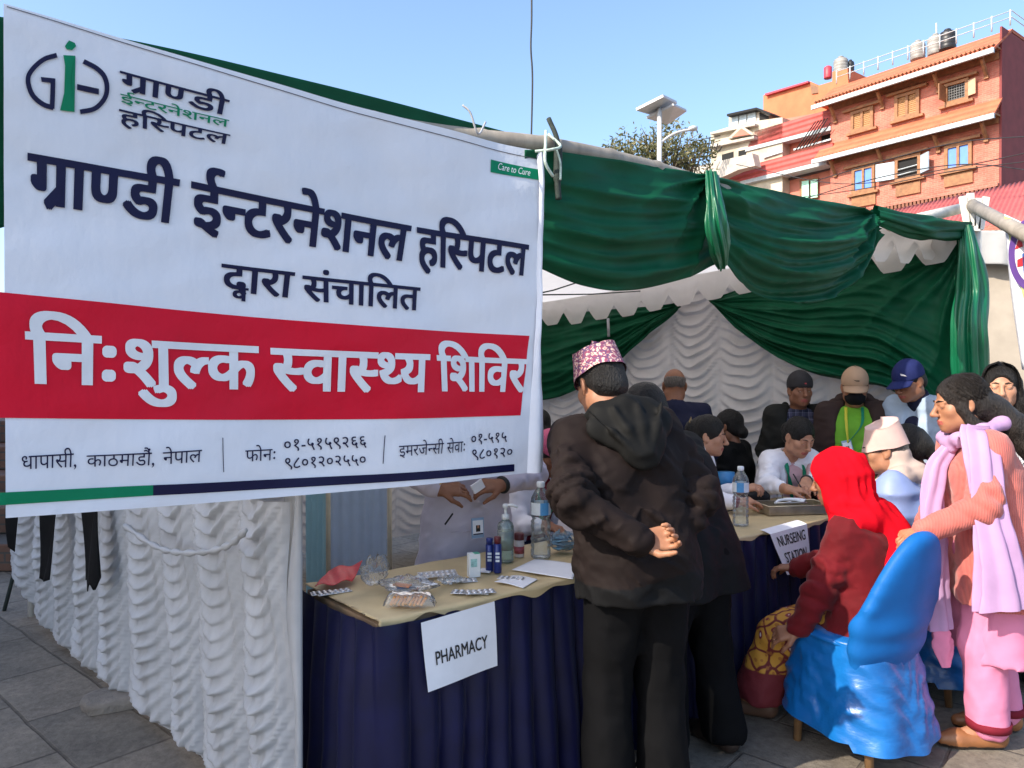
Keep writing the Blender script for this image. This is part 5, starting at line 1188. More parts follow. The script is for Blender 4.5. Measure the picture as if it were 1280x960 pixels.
def badge(par, c, n, up, w_=.055, h_=.085, lan=None):
    n = nrm(n); up = nrm(np.array(up, float) - n * (np.array(up) @ n)); sx = np.cross(up, n); c = np.array(c, float); M = np.stack((sx, n, up), 1)
    o = MB().box(c, (w_ / 2, .002, h_ / 2), M).build('id_badge', M_BADGE, par)
    MB().box(c + n * .0032 + up * h_ * .02, (w_ * .42, .0008, h_ * .36), M).build('card', M_PAPER, o)
    MB().box(c + n * .0046 - up * h_ * .02, (w_ * .17, .0006, h_ * .16), M).build('portrait', M_INK, o); MB().box(c + n * .0046 + up * h_ * .06, (w_ * .08, .0009, h_ * .07), M).build('portrait', SK['m'], o)
    MB().box(c + n * .0046 - up * h_ * .30, (w_ * .40, .0006, h_ * .03), M).build('stripe', M_VNAVY, o)
    return o
M_BADGE = mat('badge_blue', (.25, .36, .52), .4, 0)
# ---- cloth and pattern materials for the people
def m_dhaka():
    k = NT('dhaka_pattern'); v = k.co('Object', (1, 1, 1)); n = k.noise(v, 10, 2)
    vo = k.n('TexVoronoi', distance='MANHATTAN'); k.set(vo.inputs['Vector'], k.co('Object', (1, 1, 1.3), (0, 0, .6))); vo.inputs['Scale'].default_value = 46; vo.inputs['Randomness'].default_value = .35
    c = k.ramp(vo.outputs['Distance'], [(.12, (.68, .42, .34)), (.3, (.30, .05, .07)), (.42, (.60, .30, .25)), (.62, (.70, .52, .44)), (.8, (.22, .05, .10))])
    vo2 = k.n('TexVoronoi', feature='DISTANCE_TO_EDGE'); k.set(vo2.inputs['Vector'], v); vo2.inputs['Scale'].default_value = 38
    c = k.mix(k.ramp(vo2.outputs['Distance'], [(.03, (1, 1, 1)), (.09, (0, 0, 0))]), c, (.10, .045, .12)); k.base(c, .85, k.bump(k.noise(v, 400), .2, .001)); return k.m
M_DHAKA = m_dhaka()
M_BROWN = cloth('brown_shell', (.0095, .0052, .0046), .8, .18, 700, .5, spec=.2); M_BLK = cloth('black_shell', (.0035, .0035, .004), .75, .2, 700, .4, spec=.2); M_BLKT = cloth('black_trouser', (.003, .003, .0036), .85, .2, 700, .3, spec=.12); M_HOOD = cloth('hood_dark_olive', (.005, .0049, .0045), .75, .2, 600, .5)
M_SHOE = mat('dark_shoe', (.03, .018, .013), .5, .2); M_NAVYJ = cloth('navy_jacket', (.010, .012, .034), .8, .15); M_COAT = cloth('white_coat', (.80, .79, .84), .8, .04, 700, .35, sheen=.1); M_LAV = cloth('lavender_coat', (.58, .53, .62), .8, .05, 700, .4, sheen=.1); M_MAROON = cloth('maroon_top', (.16, .010, .022), .8, .15)
M_GLAN = cloth('green_lanyard', (.01, .20, .11), .6, .05); M_BEANIE = cloth('charcoal_knit', (.035, .033, .035), .95, .2, 250, .6); M_OLIVE = cloth('dark_olive_jacket', (.014, .014, .012), .75, .2); M_TANCAP = cloth('tan_cap', (.42, .27, .17), .8, .08); M_MASK = cloth('black_mask', (.008, .008, .010), .85, .1); M_LIME = cloth('lime_tee', (.15, .38, .035), .85, .1); M_BRNJ = cloth('brown_jacket', (.040, .025, .022), .85, .15); M_BCAP = cloth('navy_cap', (.012, .018, .085), .8, .1); M_LBLUE = cloth('pale_blue_jacket', (.33, .42, .54), .75, .08)
M_REDV = cloth('red_velvet', (.105, .003, .006), .8, .2, 500, .45, sheen=.15); M_REDS = cloth('red_shawl', (.50, .004, .012), .95, .12, 500, .5, spec=.05); M_PUFF = cloth('blue_puffer', (.20, .27, .50), .5, .1, 700, .3, spec=.4); M_BEIGE = cloth('beige_fleece', (.45, .35, .30), .95, .1, 160, .7); M_PTOPI = cloth('pale_pink_topi', (.55, .38, .34), .9, .1, 500, .4); M_PINKC = cloth('pink_cloth', (.55, .12, .22), .85, .1); M_SALM = cloth('salmon_top', (.56, .14, .15), .85, .1)
M_LILAC = cloth('lilac_scarf', (.50, .31, .52), .8, .08, 500, .4, trans=.15); M_PINKT = cloth('pink_trouser', (.66, .22, .36), .85, .07, 600, .4); M_TAN = mat('tan_shoe', (.24, .095, .035), .45, .2, 12, .2); M_WTOP = cloth('white_top', (.75, .73, .74), .85, .04); M_GOLD = mat('gold', (.75, .45, .12), .3, 0, metal=1.0); M_ORG = mat('orange_tie', (.75, .28, .02), .6, .1)
def m_rib():
    k = NT('ribbed_coral'); v = k.co('Object'); s = k.n('SeparateXYZ'); k.set(s.inputs[0], v)
    a = k.math('ARCTAN2', s.outputs[0], s.outputs[1]); wv = k.math('SINE', k.math('MULTIPLY', a, 60.0)); n = k.noise(v, 10, 4)
    nz = k.n('TexWave', bands_direction='Y'); k.set(nz.inputs['Vector'], v); nz.inputs['Scale'].default_value = 34; nz.inputs['Distortion'].default_value = .6; nz.inputs['Detail'].default_value = 1
    c = k.ramp(n, [(.3, (.46, .105, .09)), (.7, (.56, .15, .12))]); c = k.mix(.30, c, k.ramp(nz.outputs[0], [(.1, (.6,) * 3), (.6, (1,) * 3)]), 'MULTIPLY'); k.base(c, .9, k.bump(k.noise(v, 300), .3, .002, k.bump(nz.outputs[0], .35, .004))); k.b.inputs['Sheen Weight'].default_value = .2; return k.m
M_RIB = m_rib()
def m_plaid():
    k = NT('plaid_shirt'); v = k.co('Object'); s = k.n('SeparateXYZ'); k.set(s.inputs[0], v)
    f = lambda o, n, p: k.math('PINGPONG', k.math('ADD', k.math('MULTIPLY', s.outputs[o], n), p), 1)
    a = k.ramp(f(0, 45, 0), [(.45, (.012, .014, .035)), (.55, (.055, .055, .10))]); b = k.ramp(f(2, 45, .3), [(.45, (.012, .014, .035)), (.55, (.055, .055, .10))]); l1 = k.ramp(f(2, 45, .8), [(.04, (.35, .35, .45)), (.1, (0, 0, 0))]); l2 = k.ramp(f(0, 45, .6), [(.04, (.35, .35, .45)), (.1, (0, 0, 0))])
    c = k.mix(.5, k.mix(1, a, b, 'ADD'), (.0, .0, .0)); c = k.mix(.28, c, k.mix(1, l1, l2, 'ADD'), 'ADD'); k.base(c, .9); return k.m
M_PLAID = m_plaid()
def m_saree():
    k = NT('printed_wrap'); v = k.co('Object'); d = k.n('VectorMath', operation='ADD'); nz = k.n('TexNoise'); k.set(nz.inputs['Vector'], v); nz.inputs['Scale'].default_value = 9; sc = k.n('VectorMath', operation='SCALE'); k.set(sc.inputs[0], nz.outputs['Color']); sc.inputs['Scale'].default_value = .05; k.set(d.inputs[0], v); k.set(d.inputs[1], sc.outputs[0])
    e = k.n('TexVoronoi', feature='DISTANCE_TO_EDGE'); k.set(e.inputs['Vector'], d.outputs[0]); e.inputs['Scale'].default_value = 14; p = k.n('TexVoronoi'); k.set(p.inputs['Vector'], d.outputs[0]); p.inputs['Scale'].default_value = 14
    p2 = k.n('TexVoronoi'); k.set(p2.inputs['Vector'], d.outputs[0]); p2.inputs['Scale'].default_value = 33
    c = k.ramp(e.outputs['Distance'], [(.05, (.13, .012, .012)), (.09, (.50, .24, .03))]); c = k.mix(k.ramp(p2.outputs['Distance'], [(.25, (.8,) * 3), (.32, (0,) * 3)]), c, (.30, .10, .02))
    c = k.mix(k.ramp(p.outputs['Distance'], [(.20, (1,) * 3), (.24, (0,) * 3)]), c, (.20, .02, .03)); c = k.mix(k.ramp(p.outputs['Distance'], [(.10, (1,) * 3), (.13, (0,) * 3)]), c, (.66, .60, .58)); c = k.mix(k.ramp(p.outputs['Distance'], [(.04, (1,) * 3), (.055, (0,) * 3)]), c, (.2, .02, .03))
    s = k.n('SeparateXYZ'); k.set(s.inputs[0], v); c = k.mix(k.ramp(s.outputs[2], [(.235, (1,) * 3), (.24, (0,) * 3)]), c, (.14, .012, .018)); k.base(c, .75, k.bump(k.noise(v, 14, 5), .4, .02)); return k.m
M_SAREE = m_saree()

# 1 man in the topi, hands clasped behind his back
r = rig((.43, 2.52), (-.30, .95), 1.66, lean=.13, side=-.10, hunch=.22, hp=.42, hy=.12, girth=1.0, sw=.97,
        hands=(dict(at=W(798, 676, 2.30), dir=(.95, .12, .05), palm=(-.05, -.9, .5), curl=.8), dict(at=W(835, 690, 2.50), dir=(-.9, .1, -.15), palm=(0, -.9, .2), curl=.5)), elb=((-1, -.45, -.25), (1, -.25, -.2)), feet=((-.10, .03), (.10, .0)))
body(r, 'man in patterned topi and dark hooded jacket with hands clasped behind his back', 'm')
jk = jacket(r, M_BROWN, g=.034, hem=.775, fold=.0065, collar=.035, h=.0060, mats=[M_BLK], mfn=lambda C: ((C[:, 2] < .855 + .02 * np.sin(C[:, 0] * 9)) & (np.abs(C[:, 0]) < .30)).astype(int), armg=.028, nf=46)
trousers(r, M_BLKT, .022, .98, .03); shoes(r, M_SHOE); topi(r, M_DHAKA, tall=.115)
hairdo(r, 'short', hat=True)
F = Field(.03); n_ = r.neck; B = r.Ru      # hood lying on the upper back
F.chain([n_ + B @ np.array(p) for p in ((-.135, .01, -.015), (-.09, -.085, .010), (0, -.115, .02), (.09, -.085, .010), (.135, .01, -.015))], [.020, .026, .028, .026, .020])
F.ell(n_ + B @ np.array((0, -.115, -.055)), (.165, .036, .080), B, .04); F.ell(n_ + B @ np.array((.01, -.140, -.135)), (.085, .028, .085), B, .05)
for q_ in (-.6, -.25, .1, .45): F.chain([n_ + B @ np.array((q_ * .26 + .0, -.155, .0)), n_ + B @ np.array((q_ * .16, -.168, -.08)), n_ + B @ np.array((q_ * .05, -.168, -.17))], [.007, .009, .007], .02)
F.disp = wr_noise(.003, 16, 4); F.mesh('hood', M_HOOD, r.o, .008, smooth=4)
# 2 person in long black coat beside him
r = rig((.72, 2.98), (-.62, .78), 1.55, lean=.30, hunch=.25, hp=.35, girth=1.02, hands=(dict(local=(-.16, .40, .92), dir=(0, 1, 0), palm=(0, 0, -1), curl=.4), dict(local=(.10, .42, .90), dir=(-.2, 1, 0), palm=(0, 0, -1), curl=.4)), feet=((-.1, .04), (.13, -.06)))
body(r, 'person in long black coat with pale striped edge standing behind the topi man', 'm')
jacket(r, M_BLK, 'coat', g=.03, hem=.66, flare=.035, collar=.03); trousers(r, M_BLKT, .022, .98, .03); shoes(r, M_SHOE); hairdo(r, 'w')
for k_ in range(2): MB().tube(spline([r.sh[1] + np.array((.055 + .006 * k_, -.03 - .016 * k_, .03)), r.sh[1] + np.array((.075, -.035 - .018 * k_, -.02)), r.sh[1] + np.array((.075, -.04 - .018 * k_, -.09))]), .003, 6).build('piping', M_WTOP, r.o, True)
# 3 balding man in navy, back turned
r = rig((1.11, 5.05), (.1, 1), 1.60, lean=.04, hp=.15, girth=1.15); body(r, 'balding man in navy jacket seen from behind at the back of the stall', 'd')
jacket(r, M_NAVYJ, g=.03, hem=.75, collar=.02); trousers(r, M_BLKT); shoes(r, M_SHOE); hairdo(r, 'sides', M_HAIRG)
# 4 nurse in profile
def bun(r_, c=(0, -.115, .0), rad=.05): return lambda F_: HE(F_, r_, c, (rad, rad * .8, rad), .02)
r = rig((1.06, 4.50), (.93, -.36), 1.56, lean=.12, hunch=.15, hp=.12, sit=.47, sw=.88, hands=(dict(at=W(925, 612, 4.25), dir=(.8, -.3, .2), palm=(0, .3, -1), curl=.6), dict(at=W(922, 628, 4.1), dir=(.9, .1, .1), palm=(0, .2, -1), curl=.5)), feet=((-.1, .38), (.1, .38)))
body(r, 'nurse in white coat over maroon shown in profile at the nursing table', 'l', headargs=dict(fem=True))
jacket(r, M_MAROON, 'shirt', g=.006, hem=.40, arms=.97, armg=.004); jacket(r, M_COAT, 'coat', g=.022, hem=.36, vcut=(.085, .075, .0), arms=.80, collar=.0); trousers(r, M_NAVYJ); shoes(r, M_SHOE)
hairdo(r, 'w', extra=bun(r, (0, -.115, .035), .045)); F = Field(.01)
for q in range(5): HC(F, r, (-.02 + .01 * q, -.115, .06), (-.035 + .018 * q, -.125, .10 - .006 * q), .006, .004)
F.mesh('hair_clip', mat('clip_gold', (.35, .24, .1), .4, .2), r.o, .005)
# 5 woman in black, facing away
r = rig((1.62, 5.42), (-.72, .65), 1.52, hp=.1, sit=.47, sw=.88, feet=((-.1, .38), (.1, .38))); body(r, 'woman in black with a low bun sitting turned away by the back curtain', 'd', headargs=dict(fem=True)); jacket(r, M_BLK, g=.02, hem=.4); trousers(r, M_BLKT); hairdo(r, 'w', extra=bun(r, (0, -.11, -.055), .05)); shoes(r, M_SHOE)
# 6 nurse writing
r = rig((1.80, 5.05), (.22, -.97), 1.56, lean=.30, hunch=.15, hp=.42, hy=.10, sit=.47, sw=.92, hk=1.04, hands=(dict(at=W(1008, 602, 4.55), dir=(-.4, -.8, -.2), palm=(0, .1, -1), curl=.55), dict(at=W(985, 612, 4.45), dir=(.9, -.3, 0), palm=(0, .2, -1), curl=.55)), elb=((-.7, .2, -.7), (.7, .2, -.7)), feet=((-.1, .38), (.1, .38)))
body(r, 'nurse in white coat with green lanyard bending over papers at the table', 'l', headargs=dict(fem=True))
jacket(r, cloth('pale_pink_top', (.58, .36, .38), .85, .08), 'shirt', g=.006, hem=.40, arms=.5); jacket(r, M_COAT, 'coat', g=.022, hem=.36, vcut=(.07, .06, .0), arms=.62); trousers(r, M_NAVYJ); shoes(r, M_SHOE); hairdo(r, 'w', extra=bun(r))
for s in (-1, 1): tube_cloth('lanyard', [r.neck + r.Ru @ np.array(p) for p in ((s * .058, -.02, .01), (s * .064, .085, -.045), (s * .05, .140, -.13), (s * .014, .162, -.24))], [.012, .014, .014, .010], M_GLAN, r.o, .35)
MB().tube([r.wr[1] + r.hd[1][0] * .10 + np.array((0, .0, -.03)), r.wr[1] + r.hd[1][0] * .08 + np.array((.02, -.06, .09))], .004, 8).build('pen', M_INK, r.o, True)
MB().lathe(r.wr[0] - r.hd[0][0] * .02, [(.034, -.012), (.037, 0), (.034, .012)], 16, M=np.stack((r.hd[0][1], np.cross(r.hd[0][0], r.hd[0][1]), r.hd[0][0]), 1)).build('watch', M_INK, r.o, True)
# 7 man in beanie
r = rig((2.03, 5.28), (-.12, -1), 1.56, hy=.12, hp=.06, girth=1.0); body(r, 'man in charcoal beanie and plaid shirt standing against the ruched curtain', 'd')
jacket(r, M_PLAID, 'shirt', g=.012, hem=.75, arms=.9, collar=.015); jacket(r, M_OLIVE, g=.032, hem=.70, vcut=(.105, .10, -.1), collar=.0, flare=.02); trousers(r, M_BLKT); shoes(r, M_SHOE); hairdo(r, 'short')
F = Field(.02); n_ = r.neck
for s in (-1, 1): F.cone(n_ + r.Ru @ np.array((s * .085, .04, -.06)), n_ + r.Ru @ np.array((s * .075, -.06, .02)), .022, .026)
F.mesh('collar', M_OLIVE, r.o, .008)
F = Field(.012); HE(F, r, (0, -.012, .045), (.088, .110, .102)); HE(F, r, (0, .06, -.06), (.2, .2, .085), .006, 's'); HE(F, r, (0, -.12, -.10), (.2, .12, .07), .006, 's'); F.disp = lambda x, y, z: .002 * noise(x, y, z, 40); F.mesh('beanie', M_BEANIE, r.o, .006)
MB().box(T(r, (0, .0985, .055)), np.array((.006, .002, .004)) * 1, r.Rh).build('tika', M_ERED, r.o)
# 8 man in tan cap and black mask
r = rig((2.30, 5.00), (-.42, -.9), 1.60, lean=.06, hp=.30, hy=.08, girth=1.12); body(r, 'man in tan cap and black face mask with lime green shirt and badge', 'm')
jacket(r, M_LIME, 'shirt', g=.014, hem=.72, arms=.4, collar=.012); jacket(r, M_BRNJ, g=.034, hem=.70, vcut=(.10, .13, -.1), flare=.02); trousers(r, M_BLKT); shoes(r, M_SHOE); hairdo(r, 'short')
F = Field(.03); n_ = r.neck; B = r.Ru; F.chain([n_ + B @ np.array(p) for p in ((-.12, .06, -.06), (-.125, -.02, .0), (-.07, -.09, .03), (0, -.11, .035), (.07, -.09, .03), (.125, -.02, .0), (.12, .06, -.06))], [.028, .036, .042, .045, .042, .036, .028]); F.disp = wr_noise(.005, 20); F.mesh('hood', M_BRNJ, r.o, .009)
F = Field(.02); HE(F, r, (0, .045, -.056), (.066, .064, .058)); HE(F, r, (0, .092, -.034), (.030, .036, .034), .03); HE(F, r, (0, -.03, -.05), (.12, .065, .10), .006, 's'); F.mesh('face_mask', M_MASK, r.o, .006)
c_ = cap(r, M_TANCAP, None); F = Field(.01); HE(F, r, (-.058, .055, .085), (.026, .03, .026)); 
mkobj('logo', [T(r, (.0 + a, .0965 - .1 * abs(a), .075 + b)) for a, b in ((-.02, -.006), (0, -.004), (.018, .006), (.0, .002), (-.02, .002))], [(0, 1, 2, 3, 4)], M_INK, c_, False)
fr = r.M.T @ np.array((-.4, -.9, 0)); badge(r.o, r.chest + r.Ru @ np.array((.035, .165, -.05)), (0.1, 1, .12), (.25, 0, 1), .06, .11)
for s in (-1, 1): tube_cloth('lanyard', [r.neck + r.Ru @ np.array(p) for p in ((s * .05, .055, .0), (s * .045, .135, -.10), (.035, .172, -.215))], [.008, .008, .006], mat('yellow_lanyard', (.55, .5, .03), .6) if s > 0 else bpy.data.materials['yellow_lanyard'] if 'yellow_lanyard' in bpy.data.materials else M_GLAN, r.o, .35)
# 9 man in blue cap leaning in
r = rig((2.68, 4.72), (-.93, -.37), 1.68, lean=.22, hunch=.2, hp=.38, girth=1.1); body(r, 'man in navy cap and pale blue jacket leaning in to look down', 'd')
jacket(r, M_NAVYJ, 'shirt', g=.014, hem=.75, arms=.3, collar=.045); jacket(r, M_LBLUE, g=.034, hem=.72, vcut=(.07, .03, .15)); trousers(r, M_BLKT); shoes(r, M_SHOE); hairdo(r, 'short'); c_ = cap(r, M_BCAP, None)
mkobj('logo', [T(r, (-.052 + a, .084 + .6 * a, .075 + b)) for a, b in ((-.014, -.012), (.012, -.002), (.014, .012), (-.002, .004))], [(0, 1, 2, 3)], M_WTOP, c_, False)
# chairs with blue satin covers
def m_satin():
    k = NT('blue_satin'); v = k.co('Object'); n = k.noise(v, 7, 5, .6); st = k.noise(k.co('Object', (1, 1, 2.6)), 13, 5, .6); c = k.ramp(n, [(.3, (.003, .085, .30)), (.7, (.006, .13, .41))]); k.base(c, .33, k.bump(st, .22, .02)); k.b.inputs['Specular IOR Level'].default_value = .6; return k.m
M_SATIN = m_satin(); M_SATB = cloth('blue_stretch', (.006, .11, .37), .55, .1, 600, .15); M_CLEG = mat('chair_leg_wood', (.20, .11, .05), .45, .25, 12)
def chair(loc, dr, label, mcov=M_SATIN, mback=M_SATB, group='cloth covered chairs', cat='chair', bh=.90):
    c = empty('covered_chair', (loc[0], loc[1], 0), heading(dr), label, cat, group)
    for sx in (-1, 1):
        for sy in (-1, 1): MB().tube([(sx * .15, sy * .15 - .02, .30), (sx * .165, sy * .165 - .03, 0)], [.020, .016], 8).build('leg', M_CLEG, c, True)
    def sk(U, V):
        a = U * 2 * math.pi; ex = 4.5; co, si = np.cos(a), np.sin(a); q = (np.abs(co) ** ex + np.abs(si) ** ex) ** (-1 / ex)
        z = .475 - V * .355 ; fl = .185 + .045 * V ** .8
        rr = fl * q * (1 + .02 * noise(co * 2, si * 2, V * 5, 3, 5) + .03 * V * np.sin(a * 9 + 2 * V) + .022 * (1 - 2 * np.abs(np.sin(11 * V + 5 * np.abs(np.sin(2 * a)) + 2.5 * noise(co * 2, si * 2, V, 2, 8))) ** .6) * np.clip(V * 6, 0, 1) * np.clip((1 - V) * 6, 0, 1)); zz = z - .012 * np.sin(a * 4 + 1) * V - .03 * V * (si < -.5)
        return np.stack((rr * co, rr * si * 1.02 - .01 - .05 * V * (si < 0) * np.abs(si), zz), -1)
    grid('skirt', sk, 121, 26, mcov, c)
    mb = MB().lathe((0, -.01, .46), [(.02, .026), (.14, .026), (.18, .018), (.202, .004)], 36); mb.build('seat', mcov, c, True)
    F = Field(.03); n = 21
    for j in range(n):
        u = -1 + 2 * j / (n - 1); x = u * .205; hh = bh - .26 * abs(u) ** 2.4; F.chain([(x * .80, -.125 - .04 * (1 - u * u), .36), (x * .93, -.15 - .045 * (1 - u * u), .47), (x, -.165 - .06 * (1 - u * u), .56), (x * 1.02, -.215 - .085 * (1 - u * u), hh)], [.017, .017, .016, .014], .05)
    F.disp = lambda x, y, z: .002 * noise(x, y, z, 9); F.mesh('backrest', mback, c, .009, smooth=9)
    return c
CH1 = (1.40, 3.06); chair(CH1, (-.50, .87), 'blue satin covered chair under the woman in the red shawl')
chair((1.98, 3.66), (-.72, .7), 'blue satin covered chair under the man in the pale blue puffer jacket'); chair((2.30, 4.15), (-.75, .65), 'blue satin covered chair behind the puffer man, under the dark haired sitter'); chair((2.70, 3.62), (-.8, .6), 'empty blue satin covered chair at the right edge beside the pink trousers')
# 10 woman in red shawl
r = rig((1.50, 3.12), (-.76, .65), 1.44, lean=.12, hunch=.16, hp=.22, sit=.42, sw=.80, dsh=.045, hk=1.03, hands=(dict(at=W(985, 815, 3.05), dir=(-.8, .3, -.3), palm=(.2, .5, -.8), curl=.5), dict(local=(.17, .36, .62), dir=(-.2, 1, -.1), palm=(0, 0, -1), curl=.5)), elb=((-.8, -.5, -.4), (.8, -.6, -.4)), feet=((-.11, .42), (.09, .46)))
body(r, 'woman in red hooded shawl and printed wrap seated on blue chair at the nursing station', 'd', headargs=dict(fem=True))
jacket(r, M_REDV, g=.026, hem=.45, flare=.03, fold=.006, arms=.96)
F = Field(.05)
for i in (0, 1): F.cone(r.hip[i] + ZZ * .02, r.kn[i], .11, .098); F.cone(r.kn[i], r.an[i] + ZZ * .06, .098, .108)
F.cone((r.kn[0] + r.kn[1]) / 2, (r.an[0] + r.an[1]) / 2 + ZZ * .05, .09, .11); F.cone((r.hip[0] + r.hip[1]) / 2, (r.kn[0] + r.kn[1]) / 2, .10, .085); F.disp = wr_noise(.008, 11, 6, (1, 1, .35)); F.cut((0, 0, .085), (0, 0, -1)); F.mesh('wrap_skirt', M_SAREE, r.o, .009)
shoes(r, mat('sandal_brown', (.10, .05, .03), .6, .2), .02, 'sandal')
F = Field(.03); HE(F, r, (0, -.018, .025), (.098, .125, .118)); HE(F, r, (0, -.03, -.09), (.105, .115, .10), .05); HE(F, r, (0, .135, -.05), (.082, .085, .115), .02, 's')
n_ = r.neck; B = r.Ru; F.ell(n_ + B @ np.array((0, -.02, -.055)), (.165, .120, .075), B, .05)
F.chain([n_ + B @ np.array(p) for p in ((.13, .06, -.06), (.12, -.05, -.06), (.04, -.11, -.13), (-.03, -.115, -.26), (-.06, -.11, -.38))], [.06, .075, .075, .07, .05], .05); F.ell(n_ + B @ np.array((.10, -.07, -.19)), (.10, .065, .16), B, .06)
for q_ in (0, 1, 2): F.chain([T(r, (math.cos(a) * (.115 + .006 * q_), -.03 + math.sin(a) * .125, -.115 - .028 * q_ + .02 * math.cos(2 * a + q_))) for a in np.linspace(-3.6, .5, 9)], [.004, .011, .013, .012, .014, .012, .013, .011, .004], .02)
for q_ in range(9): a = -2.9 + .33 * q_; F.chain([T(r, (math.cos(a) * .085, -.02 + math.sin(a) * .11, .09)), T(r, (math.cos(a + .1) * .105, -.02 + math.sin(a + .1) * .13, .01)), T(r, (math.cos(a) * .108, -.03 + math.sin(a) * .125, -.09))], [.003, .007, .004], .02)
F.disp = wr_noise(.006, 15, 9); F.mesh('shawl', M_REDS, r.o, .008, smooth=3)
F = Field(.02); F.chain([n_ + B @ np.array(p) for p in ((.10, -.125, -.06), (.135, -.145, -.16), (.165, -.13, -.27))], [.02, .028, .012]); F.disp = wr_noise(.004, 40, 3, (1, 1, .3)); F.mesh('hair', M_HAIR, r.o, .007)
# 11 man in pale topi and puffer
r = rig((1.96, 3.70), (-.86, .5), 1.58, lean=.06, hunch=.15, hp=.15, hy=.15, sit=.44, girth=1.1, feet=((-.11, .40), (.11, .42))); body(r, 'man in pale pink topi, beige scarf and blue puffer jacket seated from behind', 'm')
def puff(x, y, z): return .012 * np.abs(np.sin(z * 30 + .6 * np.sin(x * 9))) - .004 + .003 * noise(x, y, z, 30)
F = Field(.03); f_torso(F, r, .035)
for i in (0, 1): f_arm(F, r, i, .03)
F.disp = puff; F.cut((0, 0, .42), (0, 0, -1)); F.mesh('puffer_jacket', M_PUFF, r.o, .008); trousers(r, M_BLKT); shoes(r, M_SHOE); hairdo(r, 'short', M_HAIRG, hat=True)
topi(r, M_PTOPI, tall=.125, skew=-.3, base=.012)
F = Field(.03); n_ = r.neck; B = r.Ru; HE(F, r, (0, -.045, -.05), (.080, .080, .085)); HE(F, r, (0, .08, .0), (.10, .10, .2), .02, 's'); F.chain([n_ + B @ np.array(p) for p in ((-.10, .07, -.02), (-.105, -.03, .01), (0, -.10, .01), (.105, -.03, .01), (.10, .07, -.02))], [.035, .04, .045, .04, .035], .04); F.disp = lambda x, y, z: .006 * (1 - 2 * np.abs(noise(x, y, z, 14, 3, 8, (.5, .5, 1.6))) ** .7) + .002 * noise(x, y, z, 60); F.mesh('scarf', M_BEIGE, r.o, .008)
# 12 dark haired sitter
r = rig((2.28, 4.18), (-.8, .6), 1.52, hp=.3, sit=.44, sw=.88, feet=((-.1, .38), (.1, .38))); body(r, 'dark haired sitter in pink seen from behind next to the puffer jacket', 'd', headargs=dict(fem=True)); jacket(r, M_PINKC, g=.02, hem=.45); trousers(r, M_NAVYJ); shoes(r, M_SHOE); hairdo(r, 'w', extra=lambda F_: (HE(F_, r, (0, -.03, .0), (.094, .115, .105)), HC(F_, r, (0, -.11, -.03), (.02, -.13, -.13), .045, .03)))
# 13 woman in coral sweater
r = rig((1.985, 3.10), (-.97, .16), 1.535, lean=.10, hunch=.12, hp=.14, sw=.95, girth=1.04, hands=(dict(at=W(1157, 664, 2.98), dir=(-.9, .1, -.25), palm=(0, .25, -1), curl=.55), dict(local=(.18, .22, .72), dir=(0, .6, -.8), palm=(-1, 0, 0), curl=.4)), elb=((-.75, -.65, -.4), (.6, -.8, -.2)), feet=((-.08, .03, (-.05, 1)), (.09, -.10, (.05, 1))))
body(r, 'woman in coral ribbed sweater, lilac scarf and pink trousers, hand on the chair', 'm', headargs=dict(fem=True))
jacket(r, M_RIB, 'sweater', g=.026, hem=.60, flare=.03, fold=.0035, h=.0075, nf=9); 
F = Field(.05)
for s in (-1, 1): F.cone(r.pel + np.array((s * .07, 0, -.05)), np.array((s * .085, .0, .30)), .125, .120)
F.disp = wr_noise(.007, 9, 3, (1, 1, .2)); F.cut((0, 0, .36), (0, 0, -1)); F.mesh('tunic', M_PINKT, r.o, .009)
trousers(r, M_PINKT, .026, .93, .012)
for i in (0, 1):
    a = r.an[i]; MB().lathe(a + ZZ * .02, [(.072, -.012), (.081, -.012), (.083, .02), (.074, .02)], 28).build('cuff_trim', m_saree() if i == 0 and 'cuff' in '' else M_MAROON, r.o, True)
shoes(r, M_TAN, .06, sole=M_SHOE)
def eh(F_):
    HE(F_, r, (0, -.10, -.03), (.06, .05, .06)); n_ = r.neck
    F_.chain([T(r, (0, -.09, -.02)), T(r, (.0, -.135, -.05)), n_ + r.Ru @ np.array((-.02, -.15, .0)), n_ + r.Ru @ np.array((-.05, -.185, -.09)), n_ + r.Ru @ np.array((-.07, -.175, -.19))], [.06, .055, .055, .045, .012], .04)
    F_.chain([T(r, (-.07, .02, -.02)), T(r, (-.085, -.01, -.08)), n_ + r.Ru @ np.array((-.10, -.05, .03))], [.02, .022, .012], .02)
hairdo(r, 'w', m_hair('hair_dark_brown', (.014, .010, .008)), extra=eh)
def lady_path(q, r=r):
    a = q.uniform(-2.6, 2.6); ph = q.uniform(.15, 1.25); c = lambda a_, p_, s_=1.0: (.086 * s_ * math.sin(a_) * math.sin(p_), -.016 - .110 * s_ * math.cos(a_) * math.sin(p_) , .034 + .101 * s_ * math.cos(p_)); j = lambda s_: q.normal(size=3) * s_
    n0 = r.neck; tail = [n0 + r.Ru @ np.array(p_) for p_ in ((-.02, -.16, .0), (-.05, -.20, -.09), (-.07, -.19, -.19), (-.075, -.18, -.24))]; e = q.uniform(.4, 1)
    P = [T(r, c(a, ph)), T(r, c(a * .7, min(ph + .6, 1.7), 1.01)), T(r, np.array((0, -.125, -.035)) + j(.018)), tail[0] + j(.022), tail[1] + j(.03), tail[2] + j(.032)]
    return P if e > .6 else P[:5]
strands(r, 420, lady_path, bpy.data.materials['hair_dark_brown'], 5)
MB().lathe(T(r, (.0, -.125, .0)), [(.034, -.008), (.042, 0), (.034, .008)], 20, M=r.Rh @ rotm('x', .9)).build('hair_tie', M_ORG, r.o, True)
n_ = r.neck; B = r.Ru
